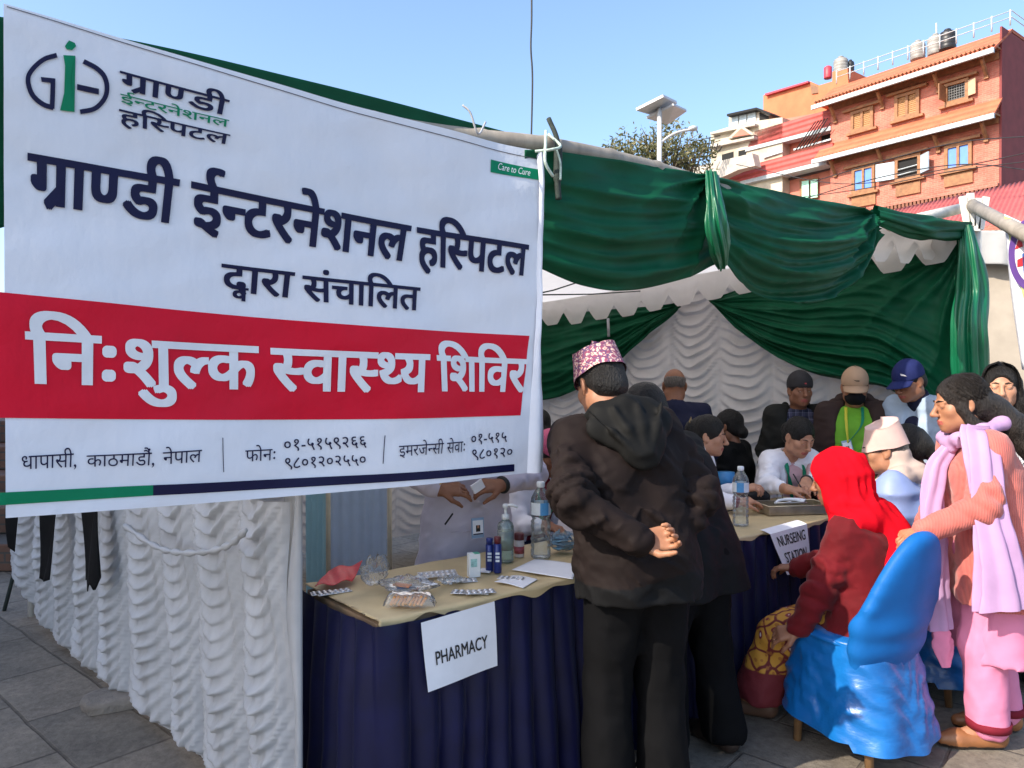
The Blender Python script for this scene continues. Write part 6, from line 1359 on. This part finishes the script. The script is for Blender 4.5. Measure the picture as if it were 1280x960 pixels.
F = Field(.03); F.chain([n_ + B @ np.array(p) for p in ((.02, .105, -.015), (-.075, .085, .005), (-.115, .0, .025), (-.05, -.10, .035), (.05, -.10, .03), (.115, -.01, .015), (.08, .085, .0), (-.03, .10, -.03))], [.024, .028, .030, .026, .026, .028, .028, .024]); F.disp = lambda x, y, z: .006 * (1 - 2 * np.abs(noise(x, y, z, 18, 3, 8, (.5, .5, 1.6))) ** .7); F.mesh('scarf', M_LILAC, r.o, .007)
sl0 = r.sh[0]
tube_cloth('scarf', [n_ + B @ np.array((-.10, .055, -.025)), sl0 + np.array((-.015, .055, .07)), sl0 + np.array((-.085, .06, -.03)), sl0 + np.array((-.115, .05, -.20)), sl0 + np.array((-.13, .03, -.38)), sl0 + np.array((-.13, .0, -.60))], [.045, .055, .055, .06, .075, .10], M_LILAC, r.o, .28, 6, .24, 3, 90, (1, 0, 0))
tube_cloth('scarf', [n_ + B @ np.array((-.02, .11, -.04)), r.chest + np.array((-.04, .19, .04)), r.chest + np.array((-.06, .21, -.16)), r.pel + np.array((-.07, .225, .03)), r.pel + np.array((-.07, .23, -.18)), r.pel + np.array((-.07, .21, -.34))], [.03, .04, .04, .04, .05, .045], M_LILAC, r.o, .4, 5, .22, 6, 90, (1, 0, 0))
tube_cloth('scarf_end', [r.pel + np.array((-.07, .21, -.33)), r.pel + np.array((-.075, .20, -.40)), r.pel + np.array((-.08, .19, -.49))], [.035, .04, .015], M_PINKT, r.o, .3, 4, .12, 6, 20, (1, 0, 0))
# 14 young woman
r = rig((2.53, 3.86), (-.52, -.85), 1.60, hp=.05, hy=.05, sw=.9); body(r, 'young woman with long black hair and white top at the right edge', 'l', headargs=dict(fem=True)); jacket(r, M_WTOP, 'top', g=.02, hem=.7); trousers(r, cloth('teal_trouser', (.02, .28, .26), .8, .1)); shoes(r, M_SHOE)
hairdo(r, 'w', extra=lambda F_: [F_.chain([T(r, (s * .070, -.02, .02)), T(r, (s * .085, .0, -.07)), T(r, (s * .095, .02, -.17)), T(r, (s * .10, .04, -.26))], [.026, .028, .028, .018], .04) for s in (-1, 1)] and HE(F_, r, (0, -.07, -.10), (.085, .045, .13), .04))
def yw_path(q, r=r):
    s = q.choice((-1, 1)); f = q.uniform(-.06, .05); j = lambda k_: q.normal(size=3) * k_
    return [T(r, (s * .006, f + .02, .135)), T(r, (s * .060, f + .01, .105)) , T(r, np.array((s * .084, f * .6, .03)) + j(.003)), T(r, np.array((s * .090, f * .5 + .0, -.06)) + j(.008)), T(r, np.array((s * .11, f * .5 + .02, -.16)) + j(.012)), T(r, np.array((s * .112, .03, -.27)) + j(.016))]
strands(r, 260, yw_path, M_HAIR, 8)
# 15 pharmacy nurse, head behind the banner
r = rig((-.21, 3.42), (.50, -.87), 1.60, lean=.06, hp=.4, sw=.95, hands=(dict(at=W(628, 606, 3.24), dir=(-.8, -.35, .0), palm=(-.2, .5, -.7), curl=.55), dict(at=W(549, 612, 3.14), dir=(.9, .1, .0), palm=(.1, .5, -.7), curl=.45)), elb=((-1, .1, -.6), (1, .1, -.6)))
body(r, 'pharmacy nurse in lavender coat opening a packet behind the medicine table', 'd', headargs=dict(fem=True)); jacket(r, M_LAV, 'coat', g=.030, hem=.50, flare=.03, arms=.82, fold=.005); trousers(r, M_LAV); shoes(r, M_SHOE); hairdo(r, 'w', extra=bun(r))
def ring_(rr, i, off, m, nm, w_=.004, rad=.036):
    d = nrm(rr.wr[i] - rr.el[i]); a = nrm(np.cross(d, ZZ)); MB().lathe(rr.wr[i] - d * off, [(rad, -w_), (rad + .004, 0), (rad, w_)], 20, M=np.stack((a, np.cross(d, a), d), 1)).build(nm, m, rr.o, True)
ring_(r, 1, .005, M_GOLD, 'bangle'); ring_(r, 0, .0, M_INK, 'watch', .011, .036)
f0 = r.pel + np.array((0, .148, 0)); badge(r.o, r.L(W(597, 660, 3.16)), (0, 1, .05), (0, 0, 1), .058, .085)
MB().tube(spline([r.pel + np.array((.15, .150, .0)), r.pel + np.array((.10, .158, -.003)), r.pel + np.array((.04, .158, .0))]), .0025, 6).build('pocket_edge', M_LAV, r.o, True)
MB().tube([r.L(W(566, 642, 3.16)), r.L(W(556, 656, 3.15))], .004, 8).build('pen', M_INK, r.o, True)
MB().box((r.wr[0] + r.wr[1]) / 2 + np.array((0, .06, .01)), (.028, .005, .02), rotm('y', .5)).build('medicine_packet', M_PAPER, r.o)
# 16, 17 sitters far behind
r = rig((.22, 5.65), (-.4, .9), 1.5, sit=.47, sw=.88, feet=((-.1, .38), (.1, .38))); body(r, 'woman in salmon pink sitting far back between banner and topi man', 'd', headargs=dict(fem=True)); jacket(r, M_SALM, g=.02, hem=.4); trousers(r, M_NAVYJ); hairdo(r, 'w', extra=lambda F_: HC(F_, r, (0, -.10, -.04), (0, -.12, -.16), .04, .02)); shoes(r, M_SHOE)
r = rig((.06, 4.35), (.55, -.85), 1.52, lean=.42, hp=.5, sit=.47, sw=.9, hands=(dict(local=(-.2, .36, .72), dir=(0, 1, 0), palm=(0, 0, -1), curl=.4), dict(local=(.1, .4, .72), dir=(0, 1, 0), palm=(0, 0, -1), curl=.4)), feet=((-.1, .38), (.1, .38)))
body(r, 'seated nurse in white coat with green lanyard, partly hidden by the banner edge', 'd', headargs=dict(fem=True)); jacket(r, M_MAROON, 'shirt', g=.006, hem=.40, arms=.5); jacket(r, M_COAT, 'coat', g=.024, hem=.36, vcut=(.08, .07, .0), arms=.7); trousers(r, M_NAVYJ); hairdo(r, 'w'); shoes(r, M_SHOE)
for s in (-1, 1): tube_cloth('lanyard', [r.neck + r.Ru @ np.array(p) for p in ((s * .058, -.02, .01), (s * .064, .085, -.045), (s * .05, .140, -.13), (s * .014, .162, -.24))], [.012, .014, .014, .010], M_GLAN, r.o, .35)
F = Field(.012); HE(F, r, (0, -.012, .042), (.088, .11, .104)); HE(F, r, (0, -.01, -.055), (.2, .2, .09), .006, 's'); F.mesh('head_scarf', M_PINKC, r.o, .007)
chair((.34, 4.62), (.6, -.8), 'white cloth covered chair back between the water bottle and the topi man', cloth('white_cover', (.66, .60, .59), .85, .06), cloth('white_cover_back', (.66, .60, .59), .85, .06), bh=1.0)
# ------------------------------------------------------------------ things on and round the tables
def on_table(px, py, z=TZ + .014): return HITP(px, py, (0, 0, z), ZZ)
def m_clear(name, tint=(.9, .95, .97), rough=.03, fac=.22):
    k = NT(name); tr = k.n('BsdfTransparent'); tr.inputs[0].default_value = (*tint, 1); gl = k.n('BsdfGlossy'); gl.inputs['Roughness'].default_value = rough; fr = k.n('Fresnel'); fr.inputs[0].default_value = 1.45
    n = k.noise(k.co('Object'), 60, 3); b = k.bump(n, .12 if fac < .25 else .35, .003); k.set(gl.inputs['Normal'], b); k.set(fr.inputs['Normal'], b)
    df = k.n('BsdfDiffuse'); df.inputs[0].default_value = (.8, .82, .85, 1); m1 = k.n('MixShader'); m1.inputs[0].default_value = fac * .35; k.t.links.new(tr.outputs[0], m1.inputs[1]); k.t.links.new(df.outputs[0], m1.inputs[2])
    m2 = k.n('MixShader'); k.set(m2.inputs[0], k.math('ADD', k.math('MULTIPLY', fr.outputs[0], .85), fac * .08)); k.t.links.new(m1.outputs[0], m2.inputs[1]); k.t.links.new(gl.outputs[0], m2.inputs[2]); k.t.links.new(m2.outputs[0], k.o.inputs[0]); return k.m
M_CLEAR = m_clear('clear_plastic'); M_BAG = m_clear('clear_bag', (.95, .96, .97), .10, .28); M_GEL = m_clear('gel_plastic', (.62, .82, .80), .08, .5)
M_WATER = m_clear('water', (.86, .93, .95), .0, .05)
M_CAPW = mat('cap_white', (.7, .74, .78), .4, 0); M_LBL = mat('bottle_label_blue', (.08, .30, .60), .45, .2, 20); M_LBLW = mat('bottle_label_white', (.62, .68, .74), .45, .1, 30); M_FOIL = mat('foil_silver', (.62, .62, .64), .28, .2, 90, .3, 200, metal=.9)
M_CANB = mat('can_blue', (.012, .025, .16), .28, .05, metal=.2); M_CANC = mat('can_dark_cap', (.10, .012, .02), .4, 0)
def bottle(p, h, label, rz=0.3, waist=True):
    b = empty('water_bottle', tuple(p), rz, label, 'bottle'); s = h / .30; R_ = .040 * s
    pr = [(R_ * .86, 0), (R_ * .98, .006 * s), (R_, .02 * s)]
    for k in range(5): z = (.028 + .024 * k) * s; pr += [(R_, z), (R_ * .945, z + .008 * s), (R_ * .945, z + .013 * s), (R_, z + .02 * s)]
    pr += [(R_ * .86, .150 * s), (R_ * .86, .156 * s), (R_, .168 * s), (R_, .222 * s), (R_ * .93, .238 * s), (R_ * .62, .262 * s), (R_ * .36, .276 * s), (R_ * .34, .284 * s)]
    MB().lathe((0, 0, 0), pr, 28).build('body', M_CLEAR, b, True)
    MB().lathe((0, 0, 0), [(R_ * .36, .278 * s), (R_ * .40, .280 * s), (R_ * .40, .297 * s), (R_ * .34, .300 * s)], 20).build('bottle_cap', M_CAPW, b, True)
    V = []; n = 26
    for z in (.172, .220):
        for k in range(n): a = k / (n - 1) * 5.6 + 2.6; V.append((R_ * 1.015 * math.cos(a), R_ * 1.015 * math.sin(a), z * s))
    F_ = [(k, k + 1, n + k + 1, n + k) for k in range(n - 1)]
    o = mkobj('bottle_label', V, F_, M_LBLW, b, mats=[M_LBL], midx=[1 if k % 9 > 4 else 0 for k in range(n - 1)]); return b
bottle(on_table(676, 697), .315, 'clear water bottle with blue label beside the sanitizer on the pharmacy table', .9); bottle(on_table(926, 657), .30, 'clear water bottle standing alone on the nursing station table', .2)
# hand sanitizer with pump
p = on_table(632, 702); b = empty('sanitizer_bottle', tuple(p), 0, 'tall clear hand sanitizer bottle with white pump', 'bottle')
MB().lathe((0, 0, 0), [(.030, 0), (.033, .006), (.033, .145), (.028, .158), (.014, .168), (.013, .176)], 24).build('body', M_GEL, b, True)
MB().lathe((0, 0, .172), [(.016, 0), (.016, .018), (.006, .022), (.006, .045), (.012, .047), (.012, .058), (.008, .062)], 16).build('pump', M_CAPW, b, True); MB().tube([(0, 0, .228), (.03, -.01, .23), (.048, -.016, .222)], .006, 8).build('nozzle', M_CAPW, b, True)
MB().lathe((0, 0, .05), [(.0338, 0), (.0338, .075)], 24).build('bottle_label', m_clear('green_print', (.25, .6, .45), .2, .6), b, True)
def can(px, py, h, rr, label, capm):
    p = on_table(px, py); b = empty('spray_can', tuple(p), 0, label, 'can', 'blue spray cans'); MB().lathe((0, 0, 0), [(rr * .95, 0), (rr, .004), (rr, h * .78), (rr * .8, h * .82)], 22).build('body', M_CANB, b, True); MB().lathe((0, 0, h * .81), [(rr * .86, 0), (rr * .86, h * .17), (rr * .75, h * .19)], 20).build('can_cap', capm, b, True)
    for z in (.35, .45, .55): MB().box((0, -rr - .0006, h * z), (rr * .5, .0012, .004)).build('print', M_LBLW, b)
can(612, 714, .128, .0155, 'plain navy blue spray can, the left one with blue cap', M_CANB); can(622, 716, .138, .0155, 'navy blue spray can with dark red cap, the right one', M_CANC)
p = on_table(649, 696); b = empty('pill_jar', tuple(p), 0, 'small white jar with dark red lid beside the sanitizer', 'jar'); MB().lathe((0, 0, 0), [(.019, 0), (.021, .004), (.021, .066), (.017, .072)], 20).build('body', mat('jar_white', (.62, .55, .55), .4, .2, 30), b, True); MB().lathe((0, 0, .071), [(.020, 0), (.0205, .002), (.0205, .024), (.019, .027)], 20).build('lid', M_CANC, b, True); MB().lathe((0, 0, .015), [(.0216, 0), (.0216, .03)], 20).build('jar_label', mat('jar_print', (.32, .06, .08), .5, .4, 60), b, True)
p = on_table(592, 721); b = empty('medicine_box', tuple(p), .35, 'small upright white carton with green and blue side panel', 'box'); bevel(MB().box((0, 0, .044), (.021, .017, .0435)).build('carton', mat('carton_white', (.72, .74, .74), .5, .05), b), .001)
MB().box((.0212, 0, .04), (.0008, .0165, .032)).build('side_panel', mat('carton_blue', (.15, .30, .48), .5, .2, 30), b); MB().box((.0102, 0, .0876), (.0108, .0165, .0006)).build('top_panel', mat('carton_green', (.05, .33, .22), .5, .1), b); MB().box((-.004, -.0172, .055), (.012, .0008, .015)).build('print', mat('carton_print', (.30, .52, .50), .5, .4, 90), b)
def blister(px, py, rz, label, nx=5, ny=2, sc=1.0, tilt=0., z=0., group='blister packs on the pharmacy table'):
    p = on_table(px, py) + ZZ * z; b = empty('blister_pack', tuple(p), rz, label, 'blister pack', group); b.rotation_euler = (tilt, 0, rz); w_, h = .0105 * nx * sc, .0115 * ny * sc
    bevel(MB().box((0, 0, .0015), (w_, h, .0010)).build('foil', M_FOIL, b), .0008); mb = MB()
    for i in range(nx):
        for j in range(ny): mb.lathe(((i - (nx - 1) / 2) * .020 * sc, (j - (ny - 1) / 2) * .022 * sc, .0022), [(.0078 * sc, 0), (.0076 * sc, .0022), (.005 * sc, .0042), (.001, .0048)], 12)
    mb.build('blisters', M_FOIL, b, True); return b
blister(547, 722, .35, 'long silver blister pack leaning at the back behind the clear bag', 7, 2, 1.0, .25, .012); blister(575, 727, .2, 'silver blister pack half under the small clear pouch', 6, 2)
blister(588, 741, -.1, 'silver blister pack lying flat near the table front', 6, 2, 1.05); blister(600, 743, .25, 'silver blister pack overlapping another near the PHARMACY sign', 5, 2, 1.0, 0, .007); blister(639, 725, -.25, 'silver blister pack tucked in a paper sleeve by the blue cans', 5, 2, .95, 0, .004); blister(417, 741, .55, 'row of silver blister strips under the red packet', 6, 2, .95); blister(402, 742, .4, 'silver strip peeking from the left end under the red packet', 4, 2, .9)
# red packet folded open, biscuits, bags
def sheetobj(name, label, cat, P4, fn, m, nu=24, nv=18, thick=.0015, group=None):
    P4 = [np.array(q) for q in P4]; c = sum(P4) / 4
    def f(U, V):
        q = (P4[0] + (P4[1] - P4[0]) * U[..., None]) * (1 - V)[..., None] + (P4[3] + (P4[2] - P4[3]) * U[..., None]) * V[..., None]; q = q.copy() - c; q[..., 2] += fn(U, V); return q
    o = grid(name, f, nu, nv, m, thick=thick); o.location = c; return tag(o, label, cat, group)
M_REDP = mat('red_plastic', (.60, .012, .025), .3, .1, 20, .3, 60)
T0 = TZ + .016
sheetobj('red_packet', 'red plastic medicine packet folded open at the left end of the pharmacy table', 'packet', [on_table(393, 739, T0), on_table(437, 733, T0), on_table(453, 721, T0), on_table(410, 722, T0)], lambda U, V: .012 + .05 * np.abs(V - .15) * (U > -.1) * (.4 + .6 * U) + .006 * np.sin(U * 9 + V * 5), M_REDP)
p = on_table(512, 757, T0); b = empty('biscuit_packet', tuple(p), -.05, 'clear packet of golden biscuits near the front edge of the pharmacy table', 'biscuits'); M_BISC = mat('biscuit', (.50, .23, .06), .75, .25, 40, .5, 120)
for k in range(9): bevel(MB().box((-.052 + .0125 * k, 0, .019 + .002 * math.sin(k * 2)), (.0048, .021, .016), rotm('y', .5 + .12 * math.sin(k * 1.7))).build('biscuit', M_BISC, b), .002)
grid('wrapper', lambda U, V: np.stack(((U * 2 - 1) * .085, (.030 * np.cos(V * math.pi)) * (1 - .35 * (U * 2 - 1) ** 6), .003 + .040 * np.sin(V * math.pi) * (1 - (U * 2 - 1) ** 8) + .004 * noise(U * 9, V * 5, U * 0, 3, 2)), -1), 40, 20, M_BAG, b)
def bag(name, p, sx, sy, sz, rz, label, seed, m=M_BAG, cat='bag'):
    b = empty(name, tuple(p), rz, label, cat)
    def fn(U, V):
        a = U * 2 * math.pi; t = V; rr = np.sin(math.pi * np.clip(t, .02, .98)) ** .5; x = sx * rr * np.cos(a); y = sy * rr * np.sin(a); z = .003 + sz * (t ** 1.1)
        n1 = noise(np.cos(a) * 1.3, np.sin(a) * 1.3, t * 2.2, 2.2, seed); n2 = np.abs(noise(np.cos(a) * 2, np.sin(a) * 2, t * 3, 3.4, seed + 5))
        k = 1 + .28 * n1 - .30 * n2; return np.stack((x * k, y * k, np.maximum(z * (1 + .25 * n1 - .2 * n2), .002)), -1)
    grid('film', fn, 90, 40, m, b); return b
b = bag('plastic_bag', on_table(512, 741, T0), .10, .06, .055, .1, 'large crumpled clear bag of loose medicine strips on the pharmacy table', 4)
rr_ = np.random.RandomState(5)
for k in range(9): MB().box((rr_.uniform(-.07, .07), rr_.uniform(-.035, .035), .006 + .0045 * k), (.032, .012, .0016), rotm('z', rr_.uniform(-.8, .8)) @ rotm('x', rr_.uniform(-.15, .15))).build('medicine_strip', [M_FOIL, mat('strip_orange', (.62, .25, .12), .5, .2), M_PAPER, M_FOIL, mat('strip_blue', (.10, .2, .45), .5, .2)][k % 5] if k else M_FOIL, b)
bag('plastic_bag', on_table(468, 735, T0) + ZZ * .005, .055, .035, .10, .9, 'empty clear bag standing up behind the red packet', 9)
b = bag('plastic_bag', on_table(565, 731, T0), .05, .032, .03, .3, 'small clear pouch of white tablets by the medicine carton', 14)
for k in range(16): MB().lathe((rr_.uniform(-.032, .032), rr_.uniform(-.018, .018), .006 + .003 * (k % 3)), [(.006, 0), (.0065, .002), (.006, .004)], 10).build('tablet', M_CAPW, b, True)
b = bag('plastic_bag', on_table(704, 690, T0), .062, .045, .085, .2, 'clear bag of blue face masks right of the tall water bottle', 19)
for k in range(7): MB().box((rr_.uniform(-.02, .02), rr_.uniform(-.015, .015), .012 + .008 * k), (.035, .022, .003), rotm('z', rr_.uniform(-.5, .5)) @ rotm('x', rr_.uniform(-.3, .3))).build('face_mask', mat('mask_blue', (.22, .46, .66), .85, .1) if k == 0 else bpy.data.materials['mask_blue'], b)
sheetobj('paper_sheet', 'white paper sheet lying on the pharmacy table left of the topi man', 'paper', [on_table(640, 713, T0), on_table(716, 725, T0), on_table(722, 707, T0), on_table(668, 700, T0)], lambda U, V: .002 + .004 * np.sin(U * 3) * V, M_PAPER)
sheetobj('paper_sleeve', 'pale paper sleeve under a blister pack beside the blue cans', 'paper', [on_table(618, 728, T0), on_table(654, 735, T0), on_table(672, 724, T0), on_table(640, 720, T0)], lambda U, V: .001 + .003 * np.sin(U * 4), M_PAPER)
sheetobj('paper_slip', 'small white slip of paper beside the blue spray cans', 'paper', [on_table(598, 716, T0), on_table(612, 717, T0), on_table(616, 712, T0), on_table(602, 711, T0)], lambda U, V: .002 + 0 * U, M_PAPER)
# nursing table: tray with instruments, pouch, vial, pen
c0 = on_table(990, 640); b = empty('steel_tray', tuple(c0), math.atan2(UU[1], UU[0]) - .55, 'worn steel instrument tray holding white handled scissors', 'tray'); M_TRAY = mat('tray_metal', (.42, .37, .28), .32, .25, 10, metal=.85)
tw, td, th_ = .185, .095, .045
mb = MB().box((0, 0, .003), (tw, td, .002))
for s in (-1, 1): mb.box((0, s * td, th_ / 2 + .003), (tw, .002, th_ / 2)); mb.box((s * tw, 0, th_ / 2 + .003), (.002, td, th_ / 2))
mb.build('pan', M_TRAY, b); mb = MB(); ring4 = [(-tw, -td, th_ + .004), (tw, -td, th_ + .004), (tw, td, th_ + .004), (-tw, td, th_ + .004), (-tw, -td, th_ + .004)]; mb.tube(ring4, .004, 8); mb.build('rim', M_TRAY, b, True)
sc2 = empty('scissors', tuple(c0 + np.array((-.02, -.03, th_ + .008))), .2, 'white handled scissors lying across the steel tray', 'scissors')
MB().tube(spline([(-.09, 0, .004), (-.05, .028, .012), (0, .036, .015), (.05, .028, .012), (.085, -.002, .004)]), .008, 8).build('handle', M_CAPW, sc2, True); MB().tube([(-.09, 0, .004), (.09, -.02, .004)], .005, 6).build('blade', M_STEEL, sc2, True)
M_BLKP = cloth('black_pouch', (.008, .008, .010), .6, .2); F = Field(.02); q = on_table(946, 628); F.ell((0, 0, .04), (.075, .05, .045)); F.box((0, 0, .02), (.06, .04, .018)); F.disp = wr_noise(.004, 25); F.cut((0, 0, 0), (0, 0, -1))
o = F.mesh('pouch', M_BLKP, None, .006); o.location = q; tag(o, 'black soft pouch on the table behind the lone water bottle', 'pouch')
o = MB().tube([on_table(893, 642) + ZZ * .006, on_table(920, 639) + ZZ * .006], .005, 8).build('pen', M_INK, smooth=True); tag(o, 'dark pen lying on the cream cover left of the lone water bottle', 'pen')
q = on_table(975, 626); b = empty('vial', tuple(q), 0, 'small clear vial with white cap behind the steel tray', 'vial'); MB().lathe((0, 0, 0), [(.018, 0), (.019, .003), (.019, .04), (.013, .047)], 16).build('body', M_CLEAR, b, True); MB().lathe((0, 0, .046), [(.017, 0), (.017, .02), (.015, .022)], 16).build('lid', M_CAPW, b, True)
q = on_table(998, 630) + ZZ * .04; o = MB().lathe(q, [(.002, -.016), (.012, -.012), (.017, 0), (.012, .012), (.002, .016)], 16).build('red_ball', mat('red_rubber', (.5, .03, .06), .4, .1), smooth=True); tag(o, 'small red rubber ball in the steel tray', 'ball')
sheetobj('cotton_sheet', 'white paper lining folded in the steel tray', 'paper', [c0 + np.array((.0, .03, .05)), c0 + np.array((.12, .10, .052)), c0 + np.array((.07, .17, .052)), c0 + np.array((-.06, .10, .05))], lambda U, V: .004 * np.sin(U * 6 + V * 4), M_PAPER)
o = MB().box(on_table(905, 600, TZ + .30), (.035, .01, .06)).build('cup', M_LBL); bpy.data.objects.remove(o)
o = MB().lathe(W(907, 590, 4.95), [(.05, -.11), (.06, .0)], 20).build('blue_cup', mat('cup_blue', (.06, .28, .62), .4, .05), smooth=True); tag(o, 'bright blue plastic cup between the profile nurse and the woman in black', 'cup')
# folding medical screen
fs = empty('folding_screen', tuple(W(450, 720, 4.15) * np.array((1, 1, 0))), 0, 'pale blue folding medical screen on a cream frame behind the pharmacy table', 'screen'); fb_ = np.array(fs.location)
M_SCRF = mat('cream_enamel', (.62, .56, .42), .4, .15, 8); M_SCRB = cloth('screen_blue_grey', (.42, .52, .66), .8, .06, 500, .25, trans=.1); M_SCRT = cloth('screen_teal', (.36, .60, .68), .8, .06, 500, .3, trans=.1)
xs = [W(383, 700, 4.3), W(410, 700, 4.05), W(487, 700, 4.15), W(512, 700, 4.75)]; xs = [np.array((q[0], q[1], 0)) - fb_ for q in xs]
for i, q in enumerate(xs[1:3]):
    MB().tube([q + ZZ * .02, q + ZZ * 1.62], .013, 10).build('post', M_SCRF, fs, True); MB().lathe(q, [(.018, 0), (.018, .03), (.01, .035)], 10).build('caster', M_INK, fs, True)
for i, m in ((0, M_SCRT), (1, M_SCRB)):
    a, c_ = xs[i], xs[i + 1]; n_ = nrm(np.cross(c_ - a, ZZ)); a2 = a + (c_ - a) * .04; c2 = c_ - (c_ - a) * .05
    grid('panel', lambda U, V: (a2 + (c2 - a2) * U[..., None]) + ZZ * (1.58 - V * 1.40)[..., None] + n_ * ((.006 if i else .016) * np.sin(U * (34 if i else 22) + 1.2 * noise(U * 3, V, U * 0, 2, 3)))[..., None], 80, 12, m, fs)
    for z in (.16, 1.6): MB().tube([a + ZZ * z, c_ + ZZ * z], .011, 8).build('rail', M_SCRF, fs, True)
